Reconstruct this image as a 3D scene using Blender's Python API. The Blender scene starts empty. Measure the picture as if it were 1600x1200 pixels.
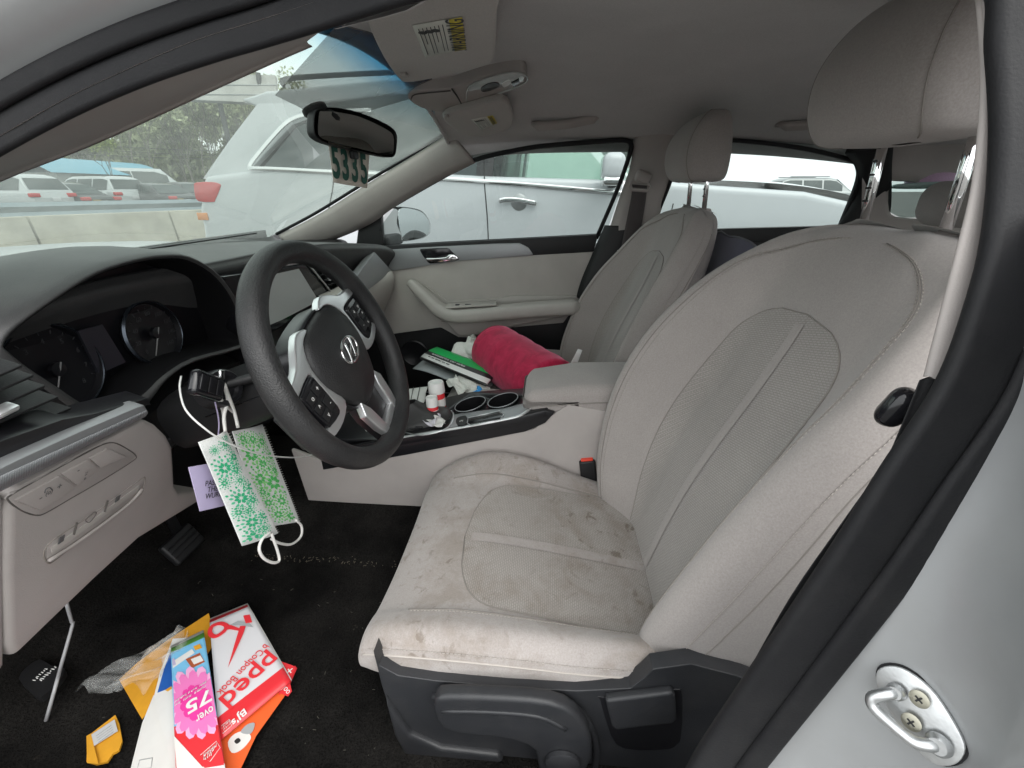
import bpy, bmesh, math, random
import numpy as np
from mathutils import Vector, Matrix
from mathutils.bvhtree import BVHTree
random.seed(7); np.random.seed(7)
S = bpy.context.scene
COL = S.collection
R = math.radians
# ------------------------------------------------------------------ camera
CAM = np.array([-1.06, .08, 1.127]); YAW = R(4.5); PIT = R(24.); FPX = 680.
FW = np.array([math.cos(YAW)*math.cos(PIT), math.sin(YAW)*math.cos(PIT), -math.sin(PIT)])
RT = np.array([math.sin(YAW), -math.cos(YAW), 0.]); UP = np.cross(RT, FW)
cd = bpy.data.cameras.new('camera'); cam = bpy.data.objects.new('camera', cd); COL.objects.link(cam)
cd.sensor_width = 36; cd.lens = FPX/1600*36; cd.clip_start = .02; cd.clip_end = 2000
cam.matrix_world = Matrix(((RT[0], UP[0], -FW[0], CAM[0]), (RT[1], UP[1], -FW[1], CAM[1]), (RT[2], UP[2], -FW[2], CAM[2]), (0, 0, 0, 1)))
S.camera = cam
# ------------------------------------------------------------------ sky and sun (bright overcast)
w = bpy.data.worlds.new('World'); S.world = w; w.use_nodes = True
wn = w.node_tree; bg = wn.nodes['Background']
sky = wn.nodes.new('ShaderNodeTexSky'); sky.sky_type = 'NISHITA'; sky.sun_disc = False
sky.sun_elevation = R(58); sky.sun_rotation = R(235); sky.air_density = 1.6; sky.dust_density = 6; sky.ozone_density = 1
hs = wn.nodes.new('ShaderNodeHueSaturation'); hs.inputs['Saturation'].default_value = .22
wn.links.new(sky.outputs[0], hs.inputs['Color'])
# closed cloud cover over the blue: pale, slightly uneven, thinner in places
tcw = wn.nodes.new('ShaderNodeTexCoord'); cln = wn.nodes.new('ShaderNodeTexNoise'); cln.inputs['Scale'].default_value = 2.2; cln.inputs['Detail'].default_value = 6
wn.links.new(tcw.outputs['Generated'], cln.inputs['Vector'])
crm = wn.nodes.new('ShaderNodeValToRGB'); crm.color_ramp.elements[0].position = .3; crm.color_ramp.elements[0].color = (4.6, 4.85, 5.0, 1); crm.color_ramp.elements[1].position = .7; crm.color_ramp.elements[1].color = (6.0, 6.1, 6.1, 1)
wn.links.new(cln.outputs['Fac'], crm.inputs[0])
cmx = wn.nodes.new('ShaderNodeMix'); cmx.data_type = 'RGBA'; cmx.inputs[0].default_value = .85
wn.links.new(hs.outputs[0], cmx.inputs[6]); wn.links.new(crm.outputs[0], cmx.inputs[7]); wn.links.new(cmx.outputs[2], bg.inputs['Color'])
bg.inputs['Strength'].default_value = .15
sl = bpy.data.lights.new('sun', 'SUN'); sun = bpy.data.objects.new('sun', sl); COL.objects.link(sun)
sl.energy = .55; sl.angle = R(60); sl.color = (1, .97, .92)
SE, SA = R(58), R(215)      # sun height, and its bearing from +X towards +Y
sd = Vector((math.cos(SE)*math.cos(SA), math.cos(SE)*math.sin(SA), math.sin(SE)))
sun.rotation_euler = sd.to_track_quat('Z', 'Y').to_euler()
S.view_settings.view_transform = 'Standard'; S.view_settings.look = 'None'
S.view_settings.exposure = 1.62; S.view_settings.gamma = 1; S.view_settings.use_curve_mapping = False
try:
    S.cycles.use_denoising = True; S.cycles.max_bounces = 12; S.cycles.diffuse_bounces = 6; S.cycles.transparent_max_bounces = 24
    S.cycles.glossy_bounces = 5; S.cycles.sample_clamp_indirect = 8
except Exception: pass

# ------------------------------------------------------------------ geometry helpers
def V(*a): return np.array(a, float)
def A(px, py, x=None, y=None, z=None, pl=None):
    """point of the place seen at a photograph pixel, on the given real plane"""
    d = FW + RT*(px-800)/FPX + UP*(600-py)/FPX
    if x is not None: t = (x-CAM[0])/d[0]
    elif y is not None: t = (y-CAM[1])/d[1]
    elif z is not None: t = (z-CAM[2])/d[2]
    else:
        n, p = np.array(pl[0], float), np.array(pl[1], float); t = ((p-CAM)@n)/(d@n)
    return CAM + d*t
def AL(pts, **k): return [A(p[0], p[1], **k) for p in pts]
def cr(pts, k=6, closed=False):
    P = np.array(pts, float); n = len(P); out = []
    if closed: idx = lambda i: P[i % n]; m = n
    else:
        def idx(i):
            if i < 0: return 2*P[0]-P[1]
            if i >= n: return 2*P[-1]-P[-2]
            return P[i]
        m = n-1
    for i in range(m):
        a, b, c, d = idx(i-1), idx(i), idx(i+1), idx(i+2)
        for j in range(k):
            t = j/k
            out.append(.5*((2*b)+(-a+c)*t+(2*a-5*b+4*c-d)*t*t+(-a+3*b-3*c+d)*t**3))
    if not closed: out.append(P[-1].copy())
    return np.array(out)
def nrm(v): return v/(np.linalg.norm(v)+1e-12)
def link(o, parent=None):
    COL.objects.link(o)
    if parent is not None:
        o.parent = parent
        m = parent; M = Matrix.Identity(4)
        o.matrix_parent_inverse = parent_world(parent).inverted()
    return o
def parent_world(p):
    M = p.matrix_basis.copy()
    if p.parent is not None: M = parent_world(p.parent) @ p.matrix_parent_inverse @ M
    return M
def mesh(name, v, f, m, parent=None, uv=None, smooth=True, auto=None):
    me = bpy.data.meshes.new(name)
    me.from_pydata([tuple(map(float, p)) for p in v], [], [tuple(map(int, q)) for q in f])
    if uv is not None:
        l = me.uv_layers.new(name='UVMap'); uvf = np.array(uv, float)
        li = np.zeros(len(me.loops), int); me.loops.foreach_get('vertex_index', li)
        l.data.foreach_set('uv', uvf[li].ravel())
    if smooth: me.polygons.foreach_set('use_smooth', [True]*len(me.polygons))
    me.update()
    if auto is not None:
        try: me.set_sharp_from_angle(angle=R(auto))
        except Exception: pass
    if m is not None:
        for q in (m if isinstance(m, (list, tuple)) else [m]): me.materials.append(q)
    return link(bpy.data.objects.new(name, me), parent)
def T(name, label, cat, loc=(0, 0, 0), group=None):
    o = bpy.data.objects.new(name, None); o.empty_display_size = .05; COL.objects.link(o); o.location = tuple(map(float, loc))
    o['label'] = label; o['category'] = cat
    if group: o['group'] = group
    return o
def tag(o, label, cat, group=None):
    o['label'] = label; o['category'] = cat
    if group: o['group'] = group
    return o
class Surf:
    """smooth surface through a net of control points"""
    def __init__(s, rows, ku=5, kv=5, cu=False, cv=False):
        rows = np.array(rows, float)
        G = np.array([cr(r, ku, cu) for r in rows])
        G = np.array([cr(G[:, j], kv, cv) for j in range(G.shape[1])]).transpose(1, 0, 2)
        s.G, s.cu, s.cv = G, cu, cv; s.nv, s.nu = G.shape[:2]
        lu = np.linalg.norm(np.diff(G, axis=1), axis=2).mean(0); lv = np.linalg.norm(np.diff(G, axis=0), axis=2).mean(1)
        s.U = np.concatenate([[0], np.cumsum(lu)]); s.W = np.concatenate([[0], np.cumsum(lv)])
        du = np.gradient(G, axis=1); dv = np.gradient(G, axis=0)
        N = np.cross(du, dv); s.N = N/(np.linalg.norm(N, axis=2, keepdims=True)+1e-12)
    def ev(s, i, j, off=0.):
        i = min(max(i, 0), s.nv-1.0001); j = min(max(j, 0), s.nu-1.0001)
        a, b = int(i), int(j); p, q = i-a, j-b
        f = lambda X: X[a, b]*(1-p)*(1-q)+X[a+1, b]*p*(1-q)+X[a, b+1]*(1-p)*q+X[a+1, b+1]*p*q
        return f(s.G) + nrm(f(s.N))*off
    def vf(s):
        nv, nu = s.nv, s.nu; f = []
        for i in range(nv-(0 if s.cv else 1)):
            for j in range(nu-(0 if s.cu else 1)):
                a, b = (i+1) % nv, (j+1) % nu
                f.append((i*nu+j, i*nu+b, a*nu+b, a*nu+j))
        return s.G.reshape(-1, 3), f
    def obj(s, name, m, parent=None, flip=False, auto=None, thick=None):
        v, f = s.vf()
        if flip: f = [q[::-1] for q in f]
        UVs = np.stack(np.meshgrid(s.U, s.W), -1).reshape(-1, 2)
        o = mesh(name, v, f, m, parent, UVs, auto=auto)
        if thick:
            md = o.modifiers.new('s', 'SOLIDIFY'); md.thickness = thick; md.offset = -1
        return o
def frames(P, up=None):
    P = np.array(P, float); t = np.gradient(P, axis=0); t /= np.linalg.norm(t, axis=1, keepdims=True)+1e-12
    if up is None:
        a = np.array([0, 0, 1.]) if abs(t[0][2]) < .9 else np.array([1., 0, 0])
    else: a = np.array(up, float)
    ns = []; n = nrm(a-t[0]*(a@t[0]))
    for i in range(len(P)):
        if up is not None: n = nrm(a-t[i]*(a@t[i]))
        else: n = nrm(n-t[i]*(n@t[i]))
        ns.append(n)
    ns = np.array(ns); return t, ns, np.cross(t, ns)
def sweep(name, path, sect, m, parent=None, closed=False, up=None, caps=True, auto=None, scale=None):
    """sweep a closed 2-D section (n, b offsets) along a path"""
    P = np.array(path, float); t, n, b = frames(P, up)
    if closed:
        t = np.roll(P, -1, 0)-np.roll(P, 1, 0); t /= np.linalg.norm(t, axis=1, keepdims=True)
        if up is not None:
            n = np.array([nrm(np.array(up, float)-x*(np.array(up, float)@x)) for x in t]); b = np.cross(t, n)
        else:
            _, n, b = frames(P)
    sc = np.ones(len(P)) if scale is None else np.array(scale, float)
    sect = np.array(sect, float); k = len(sect); v = []
    for i in range(len(P)):
        for q in sect: v.append(P[i]+n[i]*q[0]*sc[i]+b[i]*q[1]*sc[i])
    f = []; N = len(P)
    for i in range(N if closed else N-1):
        a = (i+1) % N
        for j in range(k):
            c = (j+1) % k
            f.append((i*k+j, a*k+j, a*k+c, i*k+c))
    if caps and not closed:
        f.append(tuple(range(k))); f.append(tuple(range((N-1)*k, N*k))[::-1])
    return mesh(name, v, f, m, parent, auto=auto)
def circ(r, n=10, ry=None): return [(r*math.cos(a), (ry or r)*math.sin(a)) for a in np.linspace(0, 2*math.pi, n, endpoint=False)]
def rrect(w, h, r, k=4):
    out = []
    for cx, cy, a0 in ((w/2-r, h/2-r, 0), (-w/2+r, h/2-r, 90), (-w/2+r, -h/2+r, 180), (w/2-r, -h/2+r, 270)):
        for i in range(k+1):
            a = R(a0+90*i/k); out.append((cx+r*math.cos(a), cy+r*math.sin(a)))
    return out
def tube(name, path, r, m, parent=None, n=10, k=6, smoothp=True, closed=False, up=None):
    P = cr(path, k, closed) if smoothp else np.array(path, float)
    return sweep(name, P, circ(r, n), m, parent, closed, up)
def tubes_vf(paths, r, n=6):
    v, f = [], []
    for P in paths:
        P = np.array(P, float)
        if len(P) < 2: continue
        t, a, b = frames(P); o = len(v)
        for i in range(len(P)):
            for q in circ(r, n): v.append(P[i]+a[i]*q[0]+b[i]*q[1])
        for i in range(len(P)-1):
            for j in range(n):
                c = (j+1) % n; f.append((o+i*n+j, o+(i+1)*n+j, o+(i+1)*n+c, o+i*n+c))
        f.append(tuple(range(o, o+n))); f.append(tuple(range(o+(len(P)-1)*n, o+len(P)*n))[::-1])
    return v, f
def prism(name, poly, depth, m, parent=None, bevel=0, dirn=None, seg=2, auto=40, smooth=True):
    """polygon of 3-D points extruded along its normal (or dirn) by depth"""
    bm = bmesh.new(); P = [Vector(map(float, p)) for p in poly]
    n = Vector((0, 0, 0))
    for i in range(len(P)):
        a, b = P[i], P[(i+1) % len(P)]; n += a.cross(b)
    n.normalize()
    d = Vector(map(float, dirn)).normalized() if dirn is not None else n
    vs = [bm.verts.new(p) for p in P]; fc = bm.faces.new(vs)
    r = bmesh.ops.extrude_face_region(bm, geom=[fc])
    top = [g for g in r['geom'] if isinstance(g, bmesh.types.BMVert)]
    bmesh.ops.translate(bm, verts=top, vec=d*depth)
    bmesh.ops.recalc_face_normals(bm, faces=bm.faces)
    if bevel:
        es = [e for e in bm.edges if len(e.link_faces) == 2 and e.calc_face_angle(0) > R(35)]
        bmesh.ops.bevel(bm, geom=es, offset=bevel, segments=seg, affect='EDGES', profile=.6, clamp_overlap=True)
    return bmo(name, bm, m, parent, auto, smooth)
def bmo(name, bm, m, parent=None, auto=40, smooth=True):
    me = bpy.data.meshes.new(name); bm.to_mesh(me); bm.free()
    if smooth:
        me.polygons.foreach_set('use_smooth', [True]*len(me.polygons))
        if auto is not None: me.set_sharp_from_angle(angle=R(auto))
    if m is not None: me.materials.append(m)
    return link(bpy.data.objects.new(name, me), parent)
def rbox(name, size, loc, m, parent=None, bev=.005, seg=3, rot=None, deform=None, cuts=0, auto=40, axes=None):
    bm = bmesh.new(); bmesh.ops.create_cube(bm, size=1)
    bmesh.ops.scale(bm, vec=size, verts=bm.verts)
    if bev: bmesh.ops.bevel(bm, geom=list(bm.edges), offset=min(bev, min(size)*.49), segments=seg, affect='EDGES', profile=.5)
    if cuts: bmesh.ops.subdivide_edges(bm, edges=list(bm.edges), cuts=cuts, use_grid_fill=True)
    if deform:
        for v in bm.verts: v.co = Vector(deform(*v.co))
    if axes is not None:
        a = [nrm(np.array(q, float)) for q in axes]
        M = Matrix(((a[0][0], a[1][0], a[2][0]), (a[0][1], a[1][1], a[2][1]), (a[0][2], a[1][2], a[2][2]))).to_4x4()
    elif rot is not None:
        M = Matrix.Rotation(rot[2], 4, 'Z') @ Matrix.Rotation(rot[1], 4, 'Y') @ Matrix.Rotation(rot[0], 4, 'X')
    else: M = Matrix.Identity(4)
    bmesh.ops.transform(bm, matrix=Matrix.Translation(tuple(map(float, loc))) @ M, verts=bm.verts)
    bmesh.ops.recalc_face_normals(bm, faces=bm.faces)
    return bmo(name, bm, m, parent, auto)
def lathe(name, prof, loc, axis, m, parent=None, n=28, auto=40, caps=True):
    """profile (radius, height) turned round an axis"""
    ax = nrm(np.array(axis, float)); a = nrm(np.cross(ax, [0, 0, 1.] if abs(ax[2]) < .9 else [1., 0, 0])); b = np.cross(ax, a)
    v, f = [], []; L = np.array(loc, float)
    for r, h in prof:
        for t in np.linspace(0, 2*math.pi, n, endpoint=False): v.append(L+ax*h+(a*math.cos(t)+b*math.sin(t))*r)
    for i in range(len(prof)-1):
        for j in range(n):
            c = (j+1) % n; f.append((i*n+j, i*n+c, (i+1)*n+c, (i+1)*n+j))
    if caps and prof[0][0] > 1e-6: f.append(tuple(range(n))[::-1])
    if caps and prof[-1][0] > 1e-6: f.append(tuple(range((len(prof)-1)*n, len(prof)*n)))
    return mesh(name, v, f, m, parent, auto=auto)
def sheet(name, c4, m, parent=None, n=12, k=12, fn=None, thick=.0006):
    """paper-like sheet through four corners (a, b, c, d), fn(u, v) gives an offset vector"""
    a, b, c, d = [np.array(q, float) for q in c4]; v, uv, f = [], [], []
    for i in range(k+1):
        for j in range(n+1):
            u, t = j/n, i/k
            p = a*(1-u)*(1-t)+b*u*(1-t)+c*u*t+d*(1-u)*t
            if fn is not None: p = p+np.array(fn(u, t))
            v.append(p); uv.append((u, t))
    for i in range(k):
        for j in range(n):
            q = i*(n+1)+j; f.append((q, q+1, q+n+2, q+n+1))
    o = mesh(name, v, f, m, parent, uv)
    if thick:
        md = o.modifiers.new('s', 'SOLIDIFY'); md.thickness = thick; md.offset = 0
    return o
def text(name, s, m, parent, origin, ux, uy, size, extrude=.0003, align='CENTER', off=.0008, sx=1., shear=0., bold=0.):
    c = bpy.data.curves.new(name, 'FONT'); c.body = s; c.size = size; c.align_x = align; c.align_y = 'CENTER'; c.extrude = extrude; c.resolution_u = 3
    c.shear = shear; c.offset = bold
    ux = nrm(np.array(ux, float)); uy = np.array(uy, float); uy = nrm(uy-ux*(uy@ux)); n = np.cross(ux, uy); o = np.array(origin, float)+n*off
    tmp = bpy.data.objects.new(name, c); me = bpy.data.meshes.new_from_object(tmp); bpy.data.objects.remove(tmp)
    me.materials.clear(); me.materials.append(m)
    Mx = Matrix(((ux[0]*sx, uy[0], n[0], o[0]), (ux[1]*sx, uy[1], n[1], o[1]), (ux[2]*sx, uy[2], n[2], o[2]), (0, 0, 0, 1)))
    me.transform(Mx)
    return link(bpy.data.objects.new(name, me), parent)
def textfit(name, s, m, parent, p0, p1, height, up, bold=0., sheary=0.):
    """flat lettering from p0 to p1, letters 'height' tall"""
    p0, p1 = np.array(p0, float), np.array(p1, float)
    c = bpy.data.curves.new(name, 'FONT'); c.body = s; c.size = 1; c.align_x = 'LEFT'; c.align_y = 'CENTER'; c.extrude = .001; c.resolution_u = 3; c.offset = bold; c.shear = sheary
    tmp = bpy.data.objects.new(name, c); me = bpy.data.meshes.new_from_object(tmp); bpy.data.objects.remove(tmp)
    co = np.zeros(len(me.vertices)*3); me.vertices.foreach_get('co', co); co = co.reshape(-1, 3)
    x0, x1 = co[:, 0].min(), co[:, 0].max(); y0, y1 = co[:, 1].min(), co[:, 1].max(); L = np.linalg.norm(p1-p0); ux = (p1-p0)/L
    up = np.array(up, float); uy = nrm(up-ux*(up@ux)); n = np.cross(ux, uy)
    q = [p0+ux*((a[0]-x0)/(x1-x0)*L)+uy*((a[1]-(y0+y1)/2)/(y1-y0)*height)+n*(.0006+a[2]*.2) for a in co]
    me.vertices.foreach_set('co', np.array(q).ravel()); me.materials.clear(); me.materials.append(m); me.update()
    return link(bpy.data.objects.new(name, me), parent)
def bvh_of(objs):
    vs, fs = [], []
    dg = bpy.context.evaluated_depsgraph_get()
    for o in objs:
        M = parent_world(o); b = len(vs)
        vs += [M @ v.co for v in o.data.vertices]; fs += [tuple(b+i for i in p.vertices) for p in o.data.polygons]
    return BVHTree.FromPolygons(vs, fs)
def hit(bvh, px, py, off=.0):
    d = Vector(tuple(FW + RT*(px-800)/FPX + UP*(600-py)/FPX)).normalized()
    loc, n, i, di = bvh.ray_cast(Vector(tuple(CAM)), d)
    if loc is None: return None
    if n.dot(d) > 0: n = -n
    return np.array(loc+n*off)
def boolcut(o, cutters):
    for c in cutters:
        bm = bmesh.new(); bm.from_mesh(c.data); bmesh.ops.recalc_face_normals(bm, faces=bm.faces); bm.to_mesh(c.data); bm.free()
        md = o.modifiers.new('b', 'BOOLEAN'); md.operation = 'DIFFERENCE'; md.object = c; md.solver = 'EXACT'
    bpy.context.view_layer.update(); dg = bpy.context.evaluated_depsgraph_get()
    n0 = len(o.data.vertices); me = bpy.data.meshes.new_from_object(o.evaluated_get(dg)); o.modifiers.clear(); o.data = me
    for c in cutters: bpy.data.objects.remove(c)
def stitches(name, P, m, parent, step=.006, ln=.0042, r=.0007):
    P = np.array(P); L = np.concatenate([[0], np.cumsum(np.linalg.norm(np.diff(P, axis=0), axis=1))])
    at = lambda q: np.array([np.interp(q, L, P[:, i]) for i in range(3)])
    v, f = tubes_vf([[at(q), at(min(q+ln, L[-1]))] for q in np.arange(0, L[-1]-ln, step)], r, 4)
    return mesh(name, v, f, m, parent)
# ------------------------------------------------------------------ materials
MATS = {}
def nd(t, k, **kw):
    n = t.nodes.new(k)
    for a, b in kw.items():
        if a in n.inputs: n.inputs[a].default_value = b
        else: setattr(n, a, b)
    return n
def ramp(t, fac, stops, interp='LINEAR'):
    r = t.nodes.new('ShaderNodeValToRGB'); r.color_ramp.interpolation = interp; e = r.color_ramp.elements
    while len(e) < len(stops): e.new(.5)
    for q, (p, c) in zip(e, stops):
        q.position = p; q.color = c if len(c) == 4 else (*c, 1)
    t.links.new(fac, r.inputs[0]); return r.outputs[0]
def mixc(t, fac, a, b, mode='MIX'):
    m = t.nodes.new('ShaderNodeMix'); m.data_type = 'RGBA'; m.blend_type = mode
    for s, q in ((m.inputs[0], fac), (m.inputs[6], a), (m.inputs[7], b)):
        if hasattr(q, 'is_linked') or hasattr(q, 'links'): t.links.new(q, s)
        elif isinstance(q, (int, float)): s.default_value = q
        else: s.default_value = q if len(q) == 4 else (*q, 1)
    return m.outputs[2]
def math_(t, op, a, b=0., c=None):
    m = t.nodes.new('ShaderNodeMath'); m.operation = op
    for i, q in enumerate((a, b) if c is None else (a, b, c)):
        if hasattr(q, 'links'): t.links.new(q, m.inputs[i])
        else: m.inputs[i].default_value = q
    return m.outputs[0]
def coord(t, kind='Object', scale=None):
    c = t.nodes.new('ShaderNodeTexCoord').outputs[kind]
    if scale:
        m = t.nodes.new('ShaderNodeMapping'); m.inputs['Scale'].default_value = scale; t.links.new(c, m.inputs[0]); c = m.outputs[0]
    return c
def noise(t, co, scale, detail=3, rough=.55, dist=0.):
    n = nd(t, 'ShaderNodeTexNoise'); n.inputs['Scale'].default_value = scale; n.inputs['Detail'].default_value = detail
    n.inputs['Roughness'].default_value = rough; n.inputs['Distortion'].default_value = dist
    t.links.new(co, n.inputs['Vector']); return n.outputs['Fac']
def bump(t, b, h, strength=.2, dist=.001, prev=None):
    n = nd(t, 'ShaderNodeBump'); n.inputs['Strength'].default_value = strength; n.inputs['Distance'].default_value = dist
    t.links.new(h, n.inputs['Height'])
    if prev is not None: t.links.new(prev, n.inputs['Normal'])
    t.links.new(n.outputs[0], b.inputs['Normal']); return n.outputs[0]
def M(name, col, rough=.6, metal=0., grain=0, gs=900, var=.06, vs=9, spec=.5, coat=0., sheen=0., emit=None, trans=0., dist=.0006, dust=0., alpha=None):
    """plain surface with a little colour variation and fine grain relief"""
    m = bpy.data.materials.new(name); m.use_nodes = True; t = m.node_tree; b = t.nodes['Principled BSDF']
    co = coord(t)
    c = mixc(t, 1., col, ramp(t, noise(t, co, vs, 4), [(.3, (1-var,)*3), (.7, (1+var,)*3)]), 'MULTIPLY') if var else None
    if dust:
        dn = ramp(t, noise(t, co, 14, 6, .7), [(.45, (0, 0, 0)), (.75, (1, 1, 1))])
        c = mixc(t, math_(t, 'MULTIPLY', dn, dust), c, (.35, .33, .30))
    if c is not None: t.links.new(c, b.inputs['Base Color'])
    else: b.inputs['Base Color'].default_value = (*col, 1)
    b.inputs['Roughness'].default_value = rough; b.inputs['Metallic'].default_value = metal
    b.inputs['Specular IOR Level'].default_value = spec; b.inputs['Coat Weight'].default_value = coat; b.inputs['Coat Roughness'].default_value = .08
    if sheen: b.inputs['Sheen Weight'].default_value = sheen; b.inputs['Sheen Roughness'].default_value = .5
    if trans: b.inputs['Transmission Weight'].default_value = trans
    if alpha is not None: b.inputs['Alpha'].default_value = alpha
    if grain: bump(t, b, noise(t, co, gs, 2, .6), grain, dist)
    if emit: b.inputs['Emission Color'].default_value = (*emit, 1); b.inputs['Emission Strength'].default_value = 1
    MATS[name] = m; return m
def fabric(name, col, rough=.95, weave=1400, stain=False, sheen=.25, mesh_insert=None):
    m = bpy.data.materials.new(name); m.use_nodes = True; t = m.node_tree; b = t.nodes['Principled BSDF']
    co = coord(t); uv = coord(t, 'UV')
    c = mixc(t, 1., col, ramp(t, noise(t, co, 6, 5, .6), [(.3, (.93, .93, .93)), (.7, (1.05, 1.05, 1.05))]), 'MULTIPLY')
    c = mixc(t, 1., c, ramp(t, noise(t, co, 420, 2, .7), [(.3, (.88, .88, .88)), (.7, (1.1, 1.1, 1.1))]), 'MULTIPLY')
    if stain:
        a = noise(t, co, 11, 6, .72, .4); big = noise(t, co, 3.2, 3, .5)
        s1 = ramp(t, math_(t, 'MULTIPLY', a, math_(t, 'ADD', big, .42)), [(.42, (0, 0, 0)), (.60, (1, 1, 1))])
        s2 = ramp(t, noise(t, co, 42, 4, .62, .5), [(.575, (0, 0, 0)), (.67, (1, 1, 1))])
        sp = t.nodes.new('ShaderNodeSeparateXYZ'); t.links.new(co, sp.inputs[0])
        # spills lie on the sitting area towards the front edge
        s2 = math_(t, 'MULTIPLY', s2, ramp(t, big, [(.42, (0, 0, 0)), (.6, (1, 1, 1))]))
        c = mixc(t, math_(t, 'MULTIPLY', s1, .46), c, (.19, .150, .112))
        c = mixc(t, math_(t, 'MULTIPLY', s2, .66), c, (.12, .088, .060))
    h = noise(t, co, weave, 1, .5)
    if mesh_insert:
        br = nd(t, 'ShaderNodeTexBrick'); br.offset = .5; br.inputs['Scale'].default_value = 1.
        br.inputs['Brick Width'].default_value = mesh_insert[0]; br.inputs['Row Height'].default_value = mesh_insert[1]
        br.inputs['Mortar Size'].default_value = mesh_insert[2]; br.inputs['Mortar Smooth'].default_value = .3
        br.inputs['Color1'].default_value = (1, 1, 1, 1); br.inputs['Color2'].default_value = (.9, .9, .9, 1); br.inputs['Mortar'].default_value = (.0, .0, .0, 1)
        mp = t.nodes.new('ShaderNodeMapping'); mp.inputs['Rotation'].default_value = (0, 0, mesh_insert[3]); t.links.new(uv, mp.inputs[0]); t.links.new(mp.outputs[0], br.inputs['Vector'])
        c = mixc(t, 1., c, ramp(t, br.outputs['Color'], [(0, (.80, .80, .79)), (.8, (1.05, 1.05, 1.05))]), 'MULTIPLY')
        h = br.outputs['Color']
    t.links.new(c, b.inputs['Base Color']); b.inputs['Roughness'].default_value = rough
    b.inputs['Specular IOR Level'].default_value = .2; b.inputs['Sheen Weight'].default_value = sheen; b.inputs['Sheen Roughness'].default_value = .6
    bump(t, b, h, .5 if mesh_insert else .25, .0012 if mesh_insert else .0005)
    MATS[name] = m; return m
def glass(name, tint, refl=1.0, dirt=0.):
    m = bpy.data.materials.new(name); m.use_nodes = True; t = m.node_tree; t.nodes.remove(t.nodes['Principled BSDF'])
    out = t.nodes['Material Output']
    tr = nd(t, 'ShaderNodeBsdfTransparent'); tr.inputs[0].default_value = (*tint, 1)
    gl = nd(t, 'ShaderNodeBsdfGlossy'); gl.inputs['Roughness'].default_value = .0; gl.inputs[0].default_value = (refl, refl, refl, 1)
    fr = nd(t, 'ShaderNodeFresnel'); fr.inputs[0].default_value = 1.45
    mx = nd(t, 'ShaderNodeMixShader'); t.links.new(fr.outputs[0], mx.inputs[0]); t.links.new(tr.outputs[0], mx.inputs[1]); t.links.new(gl.outputs[0], mx.inputs[2])
    last = mx.outputs[0]
    if dirt:
        df = nd(t, 'ShaderNodeBsdfTranslucent'); df.inputs[0].default_value = (.62, .68, .64, 1)
        d2 = nd(t, 'ShaderNodeBsdfDiffuse'); d2.inputs[0].default_value = (.6, .66, .62, 1)
        ad = nd(t, 'ShaderNodeMixShader'); ad.inputs[0].default_value = .5; t.links.new(df.outputs[0], ad.inputs[1]); t.links.new(d2.outputs[0], ad.inputs[2])
        m2 = nd(t, 'ShaderNodeMixShader')
        f = ramp(t, noise(t, coord(t), 7, 5, .6), [(.3, (dirt*.6,)*3), (.75, (dirt*1.4,)*3)])
        t.links.new(f, m2.inputs[0]); t.links.new(last, m2.inputs[1]); t.links.new(ad.outputs[0], m2.inputs[2]); last = m2.outputs[0]
    t.links.new(last, out.inputs[0]); MATS[name] = m; return m

BEIGE = (.350, .319, .302)
m_seat = fabric('seat_cloth', BEIGE)
m_seat_st = fabric('seat_cloth_soiled', BEIGE, stain=True)
m_ins = fabric('seat_mesh_cloth', (.352, .325, .305), mesh_insert=(.0072, .0036, .0010, .35))
m_ins_st = fabric('seat_mesh_cloth_soiled', (.352, .323, .30), stain=True, mesh_insert=(.0072, .0036, .0010, .0))
m_stitch = M('stitch_thread', (.40, .365, .335), .9, var=0)
m_seam = M('seam_shadow_cloth', (.25, .23, .21), .95, var=0)
m_head = fabric('headliner_cloth', (.49, .468, .462), weave=420)
m_trimb = M('beige_plastic', (.395, .362, .344), .55, grain=.35, gs=700, spec=.35)
m_doorb = M('beige_door_plastic', (.45, .425, .395), .5, grain=.3, gs=650, spec=.35)
m_blk = M('black_plastic', (.012, .012, .013), .5, grain=.5, gs=600, spec=.4)
m_blk2 = M('black_smooth_plastic', (.012, .012, .014), .3, grain=.1, gs=500, spec=.5)
m_dash = M('dash_soft_black', (.047, .047, .048), .46, grain=.6, gs=520, spec=.45, dust=.06)
m_char = M('charcoal_seat_plastic', (.023, .024, .027), .42, grain=.6, gs=700, spec=.45, dust=.03)
m_wheel = M('wheel_urethane', (.017, .017, .018), .44, grain=1., gs=460, spec=.5, dist=.0010, dust=.04)
m_gloss = M('gloss_black', (.010, .010, .012), .12, var=0)
m_sil = M('satin_silver', (.80, .81, .82), .30, metal=.85, var=.03)
m_silp = M('silver_paint_trim', (.33, .34, .35), .42, metal=.5, var=.03)
m_chr = M('chrome', (.80, .80, .80), .06, metal=1., var=0)
m_rub = M('rubber_seal', (.010, .010, .0115), .6, grain=.45, gs=420, spec=.3, dust=.02)
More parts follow.
